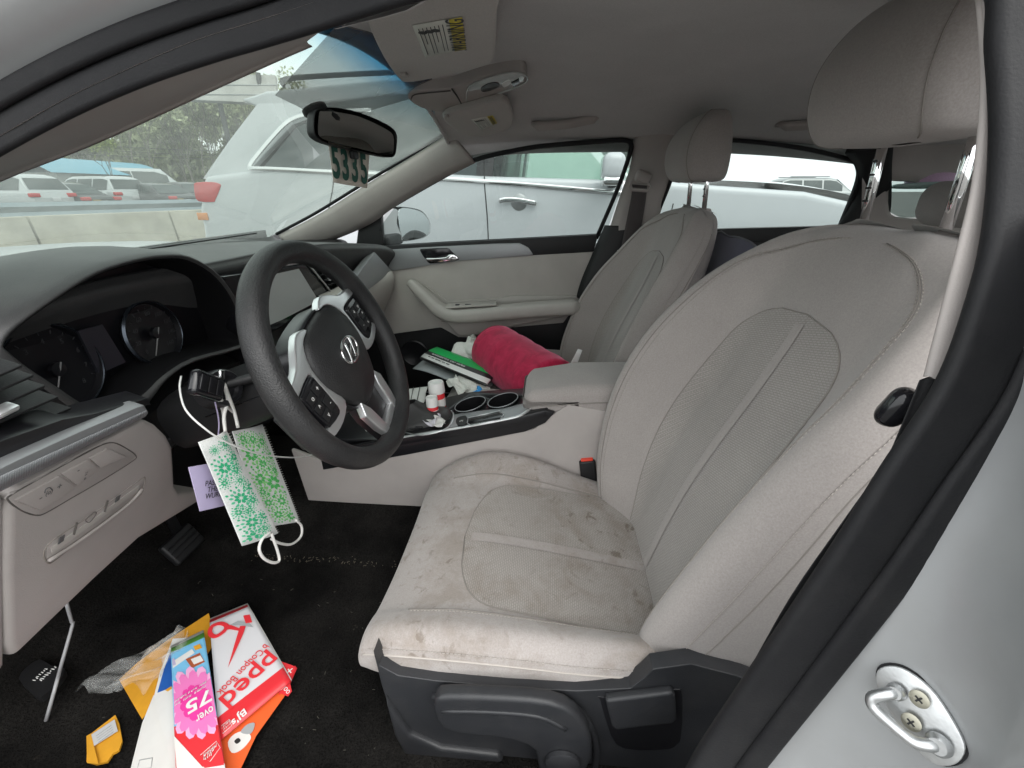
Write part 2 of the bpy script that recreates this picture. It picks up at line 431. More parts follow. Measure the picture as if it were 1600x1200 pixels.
def carpet():
    m = bpy.data.materials.new('black_carpet'); m.use_nodes = True; t = m.node_tree; b = t.nodes['Principled BSDF']; co = coord(t)
    pile = noise(t, co, 260, 3, .7)
    c = mixc(t, 1., ramp(t, noise(t, co, 5, 6, .65), [(.35, (.005, .005, .005)), (.72, (.022, .021, .020))]), ramp(t, pile, [(.3, (.45, .45, .45)), (.7, (1.7, 1.65, 1.6))]), 'MULTIPLY')
    dirt = ramp(t, noise(t, co, 46, 5, .75), [(.66, (0, 0, 0)), (.78, (1, 1, 1))])
    c = mixc(t, math_(t, 'MULTIPLY', dirt, .30), c, (.15, .13, .10))
    t.links.new(c, b.inputs['Base Color']); b.inputs['Roughness'].default_value = 1.; b.inputs['Specular IOR Level'].default_value = .05
    bump(t, b, pile, .9, .006); return m
m_carp = carpet()
m_belt = fabric('belt_webbing', (.075, .065, .065), weave=800)
m_wht = M('white_plastic', (.78, .78, .76), .4, var=.02)
m_ink = M('black_ink', (.02, .02, .02), .6, var=0)
m_grey_ink = M('grey_print', (.10, .10, .10), .7, var=0)
m_red = M('red_plastic', (.75, .06, .03), .35, var=.04)
m_screen = M('screen_reflection_grey', (.50, .53, .52), .25, var=.02, spec=.6)  # grey base colour stands for light reflected off the screen
m_paint = M('silver_car_paint', (.47, .48, .485), .46, metal=.45, coat=.1, var=.05, dust=.14)
m_zinc = M('zinc_plate', (.62, .63, .63), .36, metal=.9, grain=.3, gs=160, var=.15, vs=60)
g_ws = glass('windshield_glass', (.50, .565, .525), dirt=.165)
g_side = glass('door_glass', (.52, .57, .555), dirt=.025)
# ================================================================== the sedan's shell
body = T('silver_sedan', 'silver sedan shell round the open driver doorway, with grey headliner and black door seal', 'car', (0, 0, 0))
def H(x, y):                       # underside of the headliner
    return 1.388-.27*x*x-(.022*(max(y, 0)/.45)**2)-(.055*(max(-y-.25, 0)/.8)**2)
def WY(x, z): return 1.31-(z-.98)*2.39-.36*x*x
def ws(px, py):                    # pixel on the windshield surface
    d = FW+RT*(px-800)/FPX+UP*(600-py)/FPX
    lo, hi = .05, 4.
    f = lambda t: (CAM+d*t)[1]-WY((CAM+d*t)[0], (CAM+d*t)[2])
    for _ in range(50):
        mid = (lo+hi)/2
        if f(mid) > 0: hi = mid
        else: lo = mid
    return CAM+d*lo
ys = [.425, .38, .30, .15, 0, -.2, -.4, -.6, -.8, -1.0, -1.2, -1.35]
xs = [-.64, -.60, -.5, -.35, -.15, 0, .15, .35, .5, .60, .635, .645]
rows = []
for y in ys:
    r = []
    for i, x in enumerate(xs):
        z = H(x, y)
        if i == len(xs)-1: z -= .03
        if i == 0: z += .035
        if i == 1: z += .012
        r.append((x, y, z))
    rows.append(r)
hl = Surf(rows, 3, 3); headliner = hl.obj('headliner', m_head, body)
# outer roof skin
rows = [[(x*1.10, y, H(x, y)+.055-(.03 if abs(x) > .6 else 0)) for x in xs] for y in [.47]+ys[1:]]
Surf(rows, 2, 2).obj('roof_skin', m_paint, body)
# rolled front edge of the headliner
sweep('headliner_front_edge', cr([(x, .425, H(x, .425)-.002) for x in np.linspace(-.6, .6, 9)], 4), circ(.006, 8), m_head, body)
# windshield
rows = []
for z in np.linspace(.955, 1.375, 9):
    rows.append([(x, WY(x, z), z) for x in np.linspace(-.70+.10*(z-.955)/.39, .70-.10*(z-.955)/.39, 13)])
wsf = Surf(rows, 2, 2); windshield = wsf.obj('windshield', g_ws, body)
# blue shade band along its top edge and the dotted patch above the mirror (films just inside the glass)
def film(name, m, rows, parent):
    return Surf(rows, 3, 3).obj(name, m, parent)
def band_mat():
    m = bpy.data.materials.new('blue_shade_band'); m.use_nodes = True; t = m.node_tree; t.nodes.remove(t.nodes['Principled BSDF'])
    tr = nd(t, 'ShaderNodeBsdfTransparent'); uv = coord(t, 'UV'); sp = nd(t, 'ShaderNodeSeparateXYZ'); t.links.new(uv, sp.inputs[0])
    t.links.new(ramp(t, math_(t, 'DIVIDE', sp.outputs[1], .18), [(0., (1, 1, 1)), (.42, (.80, .92, .98)), (.74, (.10, .46, .80)), (1, (.015, .24, .62))]), tr.inputs[0])
    t.links.new(tr.outputs[0], t.nodes['Material Output'].inputs[0]); return m
rows = []
for z in np.linspace(1.30, 1.372, 5):
    e = .70-.10*(z-.955)/.39
    rows.append([(x, WY(x, z)-.004, z-.0005) for x in np.linspace(-e, e, 11)])
film('shade_band', band_mat(), rows, windshield)
def frit_mat():
    m = bpy.data.materials.new('dotted_frit'); m.use_nodes = True; t = m.node_tree; b = t.nodes['Principled BSDF']
    b.inputs['Base Color'].default_value = (.16, .16, .155, 1); b.inputs['Roughness'].default_value = .8; b.inputs['Alpha'].default_value = .62; return m
fr4 = [ws(422, 149), ws(490, 179), ws(556, 178), ws(640, 146)]
zt = 1.368
rows = []
c0, c1, c2, c3 = fr4
bot = [c0, .5*c0+.5*c1, c1, c2]; top = [V(-.33, 0, zt), V(-.15, 0, zt), V(.05, 0, zt), V(.26, 0, zt)]
for q in np.linspace(0, 1, 6):
    r = []
    for a, b in zip(bot, top):
        p = a*(1-q)+b*q; p[1] = WY(p[0], p[2])-.009; r.append(p)
    rows.append(r)
film('dotted_mirror_patch', frit_mat(), rows, windshield)
# ---- driver A pillar, roof rail, seals
XA = -.615
seal_A = [A(-260, 385, x=-.66), A(-120, 285, x=-.655), A(0, 211, x=-.65), A(110, 152, x=-.65), A(220, 104, x=-.65), A(330, 66, x=-.65), A(430, 36, x=-.65)]
roofp = [V(-.652, .16, 1.275), V(-.656, .02, 1.287), V(-.662, -.08, 1.284), V(-.672, -.155, 1.268)]
seal_B = [A(1590, -60, x=-.684), A(1602, 60, x=-.695), A(1607, 200, x=-.712), A(1594, 350, x=-.73), A(1562, 480, x=-.748), A(1510, 610, x=-.763), A(1420, 745, x=-.775), A(1345, 860, x=-.782), A(1240, 1010, x=-.787), A(1130, 1165, x=-.79), A(1060, 1270, x=-.79), A(950, 1370, x=-.79), A(700, 1420, x=-.79), A(450, 1420, x=-.785)]
sealp = cr(seal_A+roofp+seal_B, 8)
KS = np.interp(np.arange(len(sealp)), [0, 48, 80, len(sealp)-1], [.62, .62, 1., 1.])     # the seal reads slimmer along the A pillar
sweep('door_seal', sealp, rrect(.014, .042, .0065, 4), m_rub, body, up=(-1, 0, 0), scale=KS)
# outer seal lip, pushed outward in the plane of the opening
ctr = V(-.7, .30, .85)
def outw(P, d, dx):
    t, n, b = frames(P, (-1, 0, 0)); out = []
    for i in range(len(P)):
        o = b[i] if (b[i] @ (P[i]-ctr)) > 0 else -b[i]
        out.append(P[i]+o*d*KS[i]+V(dx, 0, 0))
    return np.array(out)
lip = outw(sealp, .031, -.006)
Surf([list(outw(sealp, d, .008)[::3]) for d in (-.012, .01, .035, .05)], 1, 1).obj('seal_base', m_rub, body)
sweep('outer_seal_lip', lip, rrect(.013, .026, .006, 4), m_rub, body, up=(-1, 0, 0), scale=KS)
# painted flange outside the seal: a rolled strip following the opening
q0, q1, q2, q3, q4, q5 = outw(sealp, .034, .004), outw(sealp, .050, -.006), outw(sealp, .066, -.022), outw(sealp, .085, -.034), outw(sealp, .12, -.042), outw(sealp, .26, -.045)
sel = list(range(0, len(sealp), 4))
Surf([[q[i] for q in (q0, q1, q2, q3, q4, q5)] for i in sel if sealp[i][1] > -.12 and sealp[i][2] > 1.0], 5, 2).obj('roof_rail_panel', m_paint, body)
# beige A-pillar trim (driver side): from the glass edge to the seal
L0 = [(-230, 400), (-110, 335), (0, 281), (110, 238), (200, 199), (310, 148), (420, 98), (480, 72)]
L1 = [(-230, 365), (-110, 300), (0, 241), (110, 180), (200, 138), (310, 92), (420, 58), (520, 26)]
rows = [[A(*p, x=-.545)+V(-.045, .06, .005) for p in L0], [A(*p, x=-.545) for p in L0], [A(p[0], p[1]-7, x=-.552) for p in L0],
        [.5*A(p[0], p[1], x=-.60)+.5*A(q[0], q[1], x=-.60) for p, q in zip(L0, L1)], [A(*p, x=-.632) for p in L1], [A(*p, x=-.655)+V(0, 0, .012) for p in L1]]
Surf(rows, 4, 4).obj('driver_pillar_trim', m_trimb, body)
# beige roof-side strip behind the pillar trim, up to the B pillar
rows = []
for q, (dx, dz) in enumerate(((.022, -.004), (.035, .0), (.06, .012), (.075, .02))):
    rows.append([p+V(dx, 0, dz) for p in [A(500, 20, x=-.65), A(620, -12, x=-.652)]+roofp])
Surf(rows, 3, 3).obj('roof_side_trim', m_head, body)
# B pillar (driver side): beige upper trim, black lower trim
up_l = [(1512, -60), (1524, 40), (1528, 140), (1522, 230), (1511, 310), (1486, 410), (1440, 588)]
up_r = [(1536, -60), (1550, 60), (1562, 180), (1561, 260), (1549, 350), (1527, 440), (1486, 603)]
xu = [-.668, -.678, -.69, -.70, -.71, -.722, -.742]
rows = [[A(p[0]+6, p[1], x=x+.004)+V(.02, -.05, 0) for p, x in zip(up_l, xu)], [A(p[0]+8, p[1], x=x+.004) for p, x in zip(up_l, xu)], [A(p[0]+12, p[1], x=x-.004) for p, x in zip(up_l, xu)],
        [A(*p, x=x-.008) for p, x in zip(up_r, xu)], [A(*p, x=x-.004)+V(0, -.02, 0) for p, x in zip(up_r, xu)]]
Surf(rows, 4, 5).obj('upper_pillar_trim', m_trimb, body)
lo_l = [(1441, 592), (1412, 665), (1385, 722), (1320, 815), (1240, 930), (1165, 1060), (1075, 1210), (1010, 1330)]
lo_r = [(1496, 590), (1478, 660), (1452, 722), (1392, 815), (1312, 930), (1222, 1060), (1120, 1210), (1050, 1330)]
xl = [-.742, -.75, -.756, -.764, -.77, -.775, -.78, -.78]
rows = [[A(*p, x=x+.03)+V(.03, -.05, 0) for p, x in zip(lo_l, xl)], [A(*p, x=x+.004) for p, x in zip(lo_l, xl)], [A(p[0]+6, p[1], x=x-.003) for p, x in zip(lo_l, xl)],
        [A(*p, x=x-.006) for p, x in zip(lo_r, xl)], [A(*p, x=x)+V(0, -.02, 0) for p, x in zip(lo_r, xl)]]
Surf(rows, 4, 5).obj('lower_pillar_trim', m_blk, body)
# painted door jamb behind the seal
J0 = [(1625, 330), (1606, 470), (1585, 580), (1530, 690), (1440, 820), (1340, 960), (1200, 1160), (1100, 1300)]
J1 = [(1680, 330), (1660, 480), (1640, 620), (1590, 750), (1520, 890), (1440, 1040), (1330, 1220), (1250, 1340)]
J2 = [(1740, 330), (1715, 500), (1690, 660), (1650, 830), (1592, 980), (1545, 1120), (1470, 1260), (1400, 1360)]
J3 = [(1800, 330), (1760, 500), (1730, 680), (1690, 860), (1640, 1020), (1600, 1160), (1560, 1280), (1500, 1380)]
xj0 = [-.728, -.742, -.753, -.764, -.772, -.777, -.779, -.78]; xj1 = [-.765, -.78, -.793, -.805, -.815, -.818, -.818, -.818]
rows = [[A(p[0]-24, p[1], x=x+.02)+V(.02, -.02, 0) for p, x in zip(J0, xj0)], [A(p[0]-12, p[1], x=x) for p, x in zip(J0, xj0)], [A(*p, x=x) for p, x in zip(J1, xj1)], [A(*p, x=x-.04) for p, x in zip(J2, xj1)], [A(*p, x=x-.073) for p, x in zip(J3, xj1)], [A(p[0]+50, p[1]+10, x=-.915)+V(-.002, -.02, 0) for p in J3], [A(p[0]+60, p[1]+10, x=-.922)+V(0, -.14, 0) for p in J3]]
js = Surf(rows, 5, 5); jamb = js.obj('door_jamb', m_paint, body)
# striker
jb = bvh_of([jamb]); sp0 = hit(jb, 1436, 1106)
sn = nrm(nrm(CAM-sp0)*.5+V(-.45, .75, .05)); spl = (sn, sp0); su = nrm(A(1414, 1066, pl=spl)-A(1474, 1184, pl=spl)); sx = np.cross(su, sn)
if (A(1500, 1110, pl=spl)-sp0)@sx < 0: sx = -sx
def lp(u, v, n=0.): return sp0+sx*u+su*v+sn*n
pl = []
for u, v in .86*cr([(-.019, .022), (-.010, .034), (.008, .034), (.022, .018), (.026, -.006), (.024, -.024), (.010, -.036), (-.006, -.036), (-.015, -.02), (-.019, 0)], 4, True): pl.append((u, v))
sp0 = sp0+sn*.007
sg = prism('striker_gasket', [lp(u*1.07, v*1.05, .001) for u, v in pl], .004, m_rub, body, .001)
st = prism('striker_plate', [lp(u, v, .0055) for u, v in pl], .004, m_zinc, body, .0014)
loop = cr([lp(-.003, .0145, .008), lp(-.005, .0145, .013), lp(-.011, .014, .0165), lp(-.018, .012, .018), lp(-.0205, .007, .018), lp(-.017, .000, .018), lp(-.009, -.010, .018), lp(-.0035, -.0155, .017), lp(.004, -.0175, .013), lp(.0075, -.018, .008)], 5)
sweep('loop', loop, circ(.0044, 12), m_zinc, st)
lathe('boss', [(.0062, 0), (.0058, .003), (.0045, .005)], lp(-.003, .0145, .009), sn, m_zinc, st, 16); lathe('boss', [(.0082, 0), (.0075, .003), (.0055, .005)], lp(.0075, -.018, .009), sn, m_zinc, st, 16)
m_screw = M('brass_screw', (.46, .44, .36), .45, metal=.9, var=.1)
for u, v in ((.010, .010), (-.003, -.005)):
    sc = lathe('screw', [(.0062, 0), (.0062, .0004), (.0052, .0009), (.0022, .001)], lp(u, v, .0095), sn, m_screw, st, 20)
    for a in (0, 90):
        ca, sa = math.cos(R(a+20)), math.sin(R(a+20))
        rbox('screw', (.0055, .0012, .0008), lp(u, v, .0106), m_ink, st, 0, axes=(sx*ca+su*sa, -sx*sa+su*ca, sn))
# black belt tongue stop on the pillar edge
tg = A(1402, 636, x=-.72)
bt = rbox('belt_guide', (.026, .020, .034), tg, m_gloss, body, .009, 4, axes=((.8, -.6, 0), (.5, .8, .2), (-.15, -.3, 1)))
lathe('guide_pin', [(.006, 0), (.007, .004), (.006, .014)], A(1418, 648, x=-.735), (-.3, -.9, .1), m_gloss, body, 16)
# ---- floor, firewall and sills of the cabin
rows = [[(x, y, z+dz) for x, dz in ((-.76, .01), (-.6, 0), (-.45, 0), (-.31, 0), (-.275, .004), (-.25, .02), (-.16, .05), (-.12, .075))] for y, z in ((-.3, .27), (.1, .27), (.5, .265), (.8, .27), (.98, .30), (1.12, .42), (1.2, .6), (1.22, .8))]
fl = Surf(rows, 3, 4).obj('floor_carpet', m_carp, body)
rows = [[(x, y, z) for x in (.12, .16, .3, .5, .74)] for y, z in ((-.3, .27), (.1, .27), (.5, .265), (.8, .27), (.98, .30), (1.12, .42), (1.2, .6), (1.22, .8))]
Surf(rows, 3, 4).obj('passenger_floor_carpet', m_carp, body)
rbox('floor_tunnel', (.24, 1.6, .2), (0, .45, .30), m_carp, body, .03)
rbox('rear_floor', (1.5, 1.1, .03), (0, -.82, .27), m_carp, body, .005)
rbox('left_sill', (.06, 1.75, .14), (-.825, .30, .25), m_blk, body, .02)
rbox('rocker_panel', (.07, 3.2, .22), (-.865, -.1, .29), m_paint, body, .03)
rbox('right_sill', (.10, 3.4, .30), (.82, -.2, .30), m_paint, body, .03)
rbox('firewall', (1.56, .02, .75), (0, 1.27, .6), m_blk2, body, 0)
# kick panel beside the footwell and dark side wall under the dash
rbox('kick_panel', (.02, .40, .55), (-.775, 1.20, .52), m_blk, body, .005)
# ---- hood, cowl, fenders in front of the glass
rows = [[(x, y, .985-.07*(x/.8)**2-.02*(y < 1.4)-.22*(max(0, y-1.5)/1.0)**2) for x in (-.80, -.6, -.3, 0, .3, .6, .80)] for y in (1.36, 1.5, 1.8, 2.1, 2.35)]
Surf(rows, 3, 3).obj('hood', m_paint, body)
rbox('cowl', (1.42, .20, .02), (0, 1.30, .925), m_blk, body, .004)
for s in (-1, 1):
    rows = [[(s*x, y, z) for x, z in ((.80, .875-.12*max(0, y-1.4)), (.90, .80-.10*max(0, y-1.4)), (.93, .62), (.92, .35))] for y in (1.05, 1.3, 1.7, 2.1, 2.35)]
    Surf(rows, 3, 3).obj('fender', m_paint, body)
# wiper arms lying at the foot of the glass
for x0, x1 in ((-.45, .12), (.08, .62)):
    P = [V(x, WY(x, .955)+.05, .948+.003*k) for k, x in enumerate(np.linspace(x0, x1, 6))]
    tube('wiper', P, .007, m_blk, body, 8)
# ---- passenger A pillar, B pillar, C pillar trims
def strip(name, edge_a, edge_b, m, bulge=.01, parent=body, k=5, thick=.02):
    a = cr(edge_a, k); b = cr(edge_b, k); rows = []
    for q in (0, .2, .5, .8, 1):
        rows.append([p*(1-q)+r*q+V(-1, 0, 0)*bulge*4*q*(1-q) for p, r in zip(a, b)])
    o = Surf(rows, 3, 1).obj(name, m, parent); md = o.modifiers.new('s', 'SOLIDIFY'); md.thickness = thick; md.offset = 0
    return o
pa_top = [ws(438, 367), ws(500, 334), ws(580, 285), ws(650, 243), ws(698, 212)]
pa_bot = [A(470, 392, x=.70), A(568, 352, x=.69), A(620, 318, x=.665), A(680, 283, x=.64), A(742, 252, x=.615)]
pa_top = [V(min(p[0], .66), p[1], p[2]) if 0 else p for p in pa_top]
pa_top = [A(438, 368, x=.66), A(500, 335, x=.645), A(580, 286, x=.63), A(650, 244, x=.615), A(706, 208, x=.60)]
strip('passenger_pillar_trim', pa_top, pa_bot, m_trimb, .02)
tube('windshield_side_seal', [p+V(-.008, .01, .006) for p in pa_top], .0055, m_rub, body, 8)
# black sail panel at the foot of the pillar comes with the door
pb_l = [A(1000, 190, x=.60), A(990, 225, x=.635), A(985, 262, x=.655), A(965, 320, x=.68), A(940, 400, x=.70)]
pb_r = [A(1075, 190, x=.60), A(1062, 225, x=.635), A(1055, 262, x=.655), A(1030, 330, x=.68), A(1010, 400, x=.70)]
strip('passenger_b_pillar_trim', pb_l, pb_r, m_trimb, .02)
lb_l = [A(946, 352, x=.695), A(925, 400, x=.70), A(905, 450, x=.70), A(890, 520, x=.70)]
lb_r = [A(1018, 352, x=.695), A(1010, 400, x=.70), A(1000, 450, x=.70), A(990, 520, x=.70)]
strip('passenger_b_pillar_lower_trim', lb_l, lb_r, m_blk, .024)
# C pillar and rear quarter
pc_l = [A(1322, 235, x=.585), A(1343, 262, x=.62), A(1340, 300, x=.65), A(1310, 352, x=.68)]
pc_r = [A(1395, 225, x=.52), A(1392, 262, x=.57), A(1390, 310, x=.62), A(1385, 355, x=.65)]
strip('rear_pillar_trim', pc_l, pc_r, m_blk, .015)
# ================================================================== seats
BS = R(18.5)
def seat(name, label, cx, m, yo, cushm, insm, clothm, zoff=0., zcu=0., kO=1., kI=1., hd=(0, 0, 0)):
    """m = -1: outboard side at -x (driver); m = +1: outboard at +x"""
    t = T(name, label, 'car seat', (cx, .05+yo, .27))
    # ---------------- cushion
    Y = [-.24, -.14, 0, .10, .20, .28, .325, .35, .358, .352]
    ZO = [.495, .50, .505, .51, .513, .508, .498, .482, .465, .452]
    ZC = [.41, .42, .447, .464, .475, .467, .457, .446, .438, .436]
    ZI = [.42, .435, .478, .518, .533, .508, .480, .458, .445, .44]
    ZB = [.38, .38, .38, .385, .39, .40, .41, .415, .415, .415]
    HW = [.95, .98, 1, 1, 1, .995, .985, .965, .95, .94]
    rows = []
    for y, zo, zc, zi, zb, hw in zip(Y, ZO, ZC, ZI, ZB, HW):
        ho, hi_ = zo-zb, zi-zb
        cs = [(-.245, zb), (-.258, zb+ho*.25), (-.261, zb+ho*.66), (-.252, zb+ho*.90), (-.228, zo), (-.196, zo*.62+zc*.38+.004), (-.165, zc+.012), (-.085, zc+.002), (0, zc), (.085, zc+.002),
              (.165, zc+.010), (.196, zi*.6+zc*.4), (.226, zi), (.246, zb+hi_*.92), (.257, zb+hi_*.68), (.256, zb+hi_*.25), (.245, zb)]
        rows.append([(cx-m*o*hw*1. if m > 0 else cx+o*hw, y+yo, z+zcu) for o, z in cs])
    if m > 0: rows = [r for r in rows]
    cs_ = Surf(rows, 4, 5)
    cush = cs_.obj('cushion', cushm, t, flip=(m < 0))
    nu = cs_.nu-1
    def up_(s, i, j, off):            # point lifted off the outer side
        p = s.ev(i, j); n = s.ev(i, j, 1.)-p
        ref = V(0, 0, 1) if s is cs_ else V(0, 1, .3)
        if n @ ref < -.2: n = -n
        return p+n*off
    J = lambda c: c*4                 # control column -> fine column
    I = lambda r: r*5
    def overlay(s, name, rr, fl, fr, off, mm, parent, ncol=10, lens=None):
        v, uv, f = [], [], []
        for a, i in enumerate(rr):
            jl, jr = fl(i), fr(i)
            for b in range(ncol+1):
                j = jl+(jr-jl)*b/ncol; p = up_(s, i, j, off); v.append(p)
                uv.append((np.interp(j, range(s.nu), s.U), np.interp(i, range(s.nv), s.W)))
        for a in range(len(rr)-1):
            for b in range(ncol):
                q = a*(ncol+1)+b; f.append((q, q+1, q+ncol+2, q+ncol+1))
        return mesh(name, v, f, mm, parent, uv)
    # mesh insert on the cushion: rear end to an arc towards the front
    i0, i1 = I(.7), I(4.35)
    def wid(i):
        q = (i-i0)/(i1-i0); return (1-.16*q)*math.sqrt(max(0., 1-max(0, (q-.70)/.30)**2.4))
    rr = np.linspace(i0, i1, 46)
    c0 = J(8); HWc = J(2.38)
    ins = overlay(cs_, 'cushion_insert', rr, lambda i: c0-HWc*wid(i), lambda i: c0+HWc*wid(i), .0018, insm, t, 24)
    overlay(cs_, 'centre_strip', rr[:-2], lambda i: c0-.55, lambda i: c0+.55, .0034, cushm, t, 3)
    edge = [up_(cs_, i, c0-HWc*wid(i), .0015) for i in rr]+[up_(cs_, i, c0+HWc*wid(i), .0015) for i in rr[::-1]]
    sweep('insert_seam', edge, circ(.0011, 6), m_seam, t)
    # seams: bolster creases and the piping round the cushion side
    for jc in (5.35, 10.65):
        P = [up_(cs_, i, J(jc), .0004) for i in np.linspace(I(.6), I(5.2), 40)]
        sweep('bolster_seam', P, circ(.0014, 6), m_seam, t)
        stitches('stitching', [up_(cs_, i, J(jc-.22*(1 if jc < 8 else -1)), .0006) for i in np.linspace(I(.6), I(5.2), 60)], m_stitch, t)
    P = [up_(cs_, i, J(2.25), .0) for i in np.linspace(I(.9), I(6.6), 50)]
    P = [cs_.ev(i, J(2.25)) for i in np.linspace(I(.9), I(6.8), 50)]
    sweep('piping', P, circ(.0016, 8), m_stitch, t)
    stitches('stitching', [cs_.ev(i, J(2.62))+V(m*.0005, 0, .0012) for i in np.linspace(I(.9), I(6.6), 70)], m_stitch, t)
    P = [up_(cs_, I(6.5), j, .0003) for j in np.linspace(J(3), J(13), 50)]
    # ---------------- backrest
    bp, bu, bn = V(cx, -.14+yo, .42+zoff), V(0, -math.sin(BS), math.cos(BS)), V(0, math.cos(BS), math.sin(BS))
    SV = [-.04, .04, .12, .22, .32, .42, .505, .572, .625, .668, .696, .708, .711]
    HB = [.225, .240, .254, .264, .268, .266, .258, .240, .212, .175, .130, .085, .045]
    FC = [.0, .006, .014, .018, .014, .006, .002, .002, .002, -.004, -.020, -.044, -.060]
    FO = [.055, .085, .098, .100, .094, .078, .056, .040, .026, .008, -.02, -.044, -.060]
    FI = [.060, .100, .128, .148, .152, .138, .110, .080, .048, .018, -.014, -.044, -.060]
    FB = [-.11, -.115, -.115, -.115, -.11, -.10, -.095, -.092, -.09, -.088, -.085, -.078, -.070]
    FO = [f*kO if f > 0 else f for f in FO]; FI = [f*kI if f > 0 else f for f in FI]
    HO = [h+d for h, d in zip(HB, (0, 0, 0, 0, 0, 0, .004, .012, .028, .044, .052, .036, .008) if m < 0 else (0,)*13)]     # fuller outboard shoulder
    rows = []
    for s, hb, ho_, fc, fo, fi, fb in zip(SV, HB, HO, FC, FO, FI, FB):
        k, ko = hb/.26, ho_/.26
        cs = [(0, fb), (-.15*ko, fb), (-.225*ko, fb+.012), (-.254*ko, fb+.05), (-.262*ko, max(fb+.03, min(fo-.055, fo*.1))), (-.254*ko, fo-.022), (-.232*ko, fo-.002), (-.205*ko, fo-.006), (-.168*ko, fo*.42+fc*.58),
              (-.132*ko, fc+.006), (-.07*ko, fc), (0, fc-.001), (.07*k, fc), (.132*k, fc+.006), (.168*k, fi*.42+fc*.58), (.205*k, fi-.006), (.232*k, fi-.002), (.252*k, fi-.028), (.260*k, max(fb+.03, min(fi-.07, fi*.1))), (.252*k, fb+.05), (.225*k, fb+.012), (.15*k, fb)]
        rows.append([bp+bu*s+bn*f+V((o if m < 0 else -o), 0, 0) for o, f in cs])
    rows.append([bp+bu*.711+bn*(-.066)+V((o if m < 0 else -o)*.02, 0, 0) for o, f in cs])
    bs = Surf(rows, 4, 4, cu=True)
    back = bs.obj('backrest', clothm, t, flip=(m > 0))
    Jb = lambda c: c*4; Ib = lambda r: r*4
    j0, j1 = Ib(.6), Ib(6.85)
    def widb(i):
        q = (i-j0)/(j1-j0); return (.86+.14*math.sin(math.pi*min(1, q*1.1)))*math.sqrt(max(0., 1-max(0, (q-.80)/.20)**2.3))
    rr = np.linspace(j0, j1, 50); cb = Jb(11); HWb = Jb(2.55)
    overlay(bs, 'backrest_insert', rr, lambda i: cb-HWb*widb(i), lambda i: cb+HWb*widb(i), .0018, m_ins, t, 24)
    overlay(bs, 'centre_strip', rr[:-2], lambda i: cb-.62, lambda i: cb+.62, .0036, clothm, t, 3)
    edge = [up_(bs, i, cb-HWb*widb(i), .0013) for i in rr]+[up_(bs, i, cb+HWb*widb(i), .0013) for i in rr[::-1]]
    sweep('insert_seam', edge, circ(.0011, 6), m_seam, t)
    # bolster ridge seam with double stitching, both sides; outer piping
    for sgn, jc in ((1, 7.0), (-1, 15.0)):
        rng = np.linspace(Ib(.5), Ib(9.4), 80)
        f_ = lambda i, d: up_(bs, i, Jb(jc+(d+3.2*max(0., (i-Ib(7.3))/(Ib(9.4)-Ib(7.3)))**2)*sgn), .0004)
        sweep('ridge_seam', [f_(i, 0) for i in rng], circ(.0009, 6), m_seam, t)
        for d in (-.14, .14): stitches('stitching', [f_(i, d) for i in rng], m_stitch, t)
        rng = np.linspace(Ib(.3), Ib(8.6), 60)
        sweep('piping', [bs.ev(i, Jb(11-sgn*6.9))+V(0, 0, 0) for i in rng], circ(.0010, 6), m_seam, t)
        stitches('stitching', [bs.ev(i, Jb(11-sgn*6.45))+bn*.0008+V(m*sgn*.0008, 0, 0) for i in rng], m_stitch, t)
    # ---------------- headrest, posts, collars
    hr0 = bp+bu*.703+bn*(-.046)
    pu = nrm(V(0, .06, 1))
    for s in (-1, 1):
        b0 = hr0+V(.076*s, 0, -.01)
        lathe('post_collar', [(.019, -.004), (.020, .004), (.018, .010), (.011, .012)], b0+V(0, 0, .006), pu, m_trimb, t, 20)
        p = sweep('headrest_post', [b0, b0+pu*.08, b0+pu*.18], circ(.0065, 12), m_chr, t)
        if s == (1 if m < 0 else -1):
            for q in range(5):
                rbox('notch', (.010, .004, .003), b0+pu*(.05+.018*q)+V(0, .0055, 0), m_ink, p, .001)
    hc = hr0+pu*.188+V(0, .034, 0)+V(*hd)
    hsurf = []
    for q, (zz, wx_, fy, by) in enumerate(((-.078, .02, -.005, -.02), (-.076, .098, .040, -.045), (-.064, .122, .060, -.056), (-.03, .131, .072, -.06), (.01, .133, .070, -.060), (.045, .128, .055, -.058), (.075, .114, .030, -.054), (.092, .088, .004, -.045), (.096, .04, -.012, -.034), (.096, .01, -.018, -.025))):
        cyl = []
        for a in np.linspace(0, 2*math.pi, 20, endpoint=False):
            ca, sa = math.cos(a), math.sin(a); e = .42
            xx = wx_*math.copysign(abs(ca)**e, ca); yy = math.copysign(abs(sa)**.55, sa); yy = yy*(fy-by)/2+(fy+by)/2
            cyl.append(hc+V(xx, yy+.0*zz, 0)+pu*zz)
        hsurf.append(cyl)
    hs_ = Surf(hsurf, 2, 4, cu=True); hd = hs_.obj('headrest', clothm, t)
    for a0 in (.125, .375):
        P = [hs_.ev(i, a0*hs_.nu)+0 for i in np.linspace(3, hs_.nv-4, 40)]
        P = [p+nrm(p-hc)*.0004 for p in P]
        sweep('headrest_seam', P, circ(.0010, 6), m_seam, t)
    return t, cush, back, cs_, bs
driver_seat, d_cush, d_back, d_cs, d_bs = seat('driver_seat', 'soiled beige cloth driver seat with mesh inserts, nearest to the open doorway', -.38, -1, 0., m_seat_st, m_ins_st, m_seat, kO=.88)
pass_seat, p_cush, p_back, p_cs, p_bs = seat('front_passenger_seat', 'beige cloth front passenger seat behind the armrest, holding the red bolster',   .375, 1, .05, m_seat, m_ins, m_seat, 0., .035, kO=1.5, kI=.32, hd=(0, -.026, -.034))
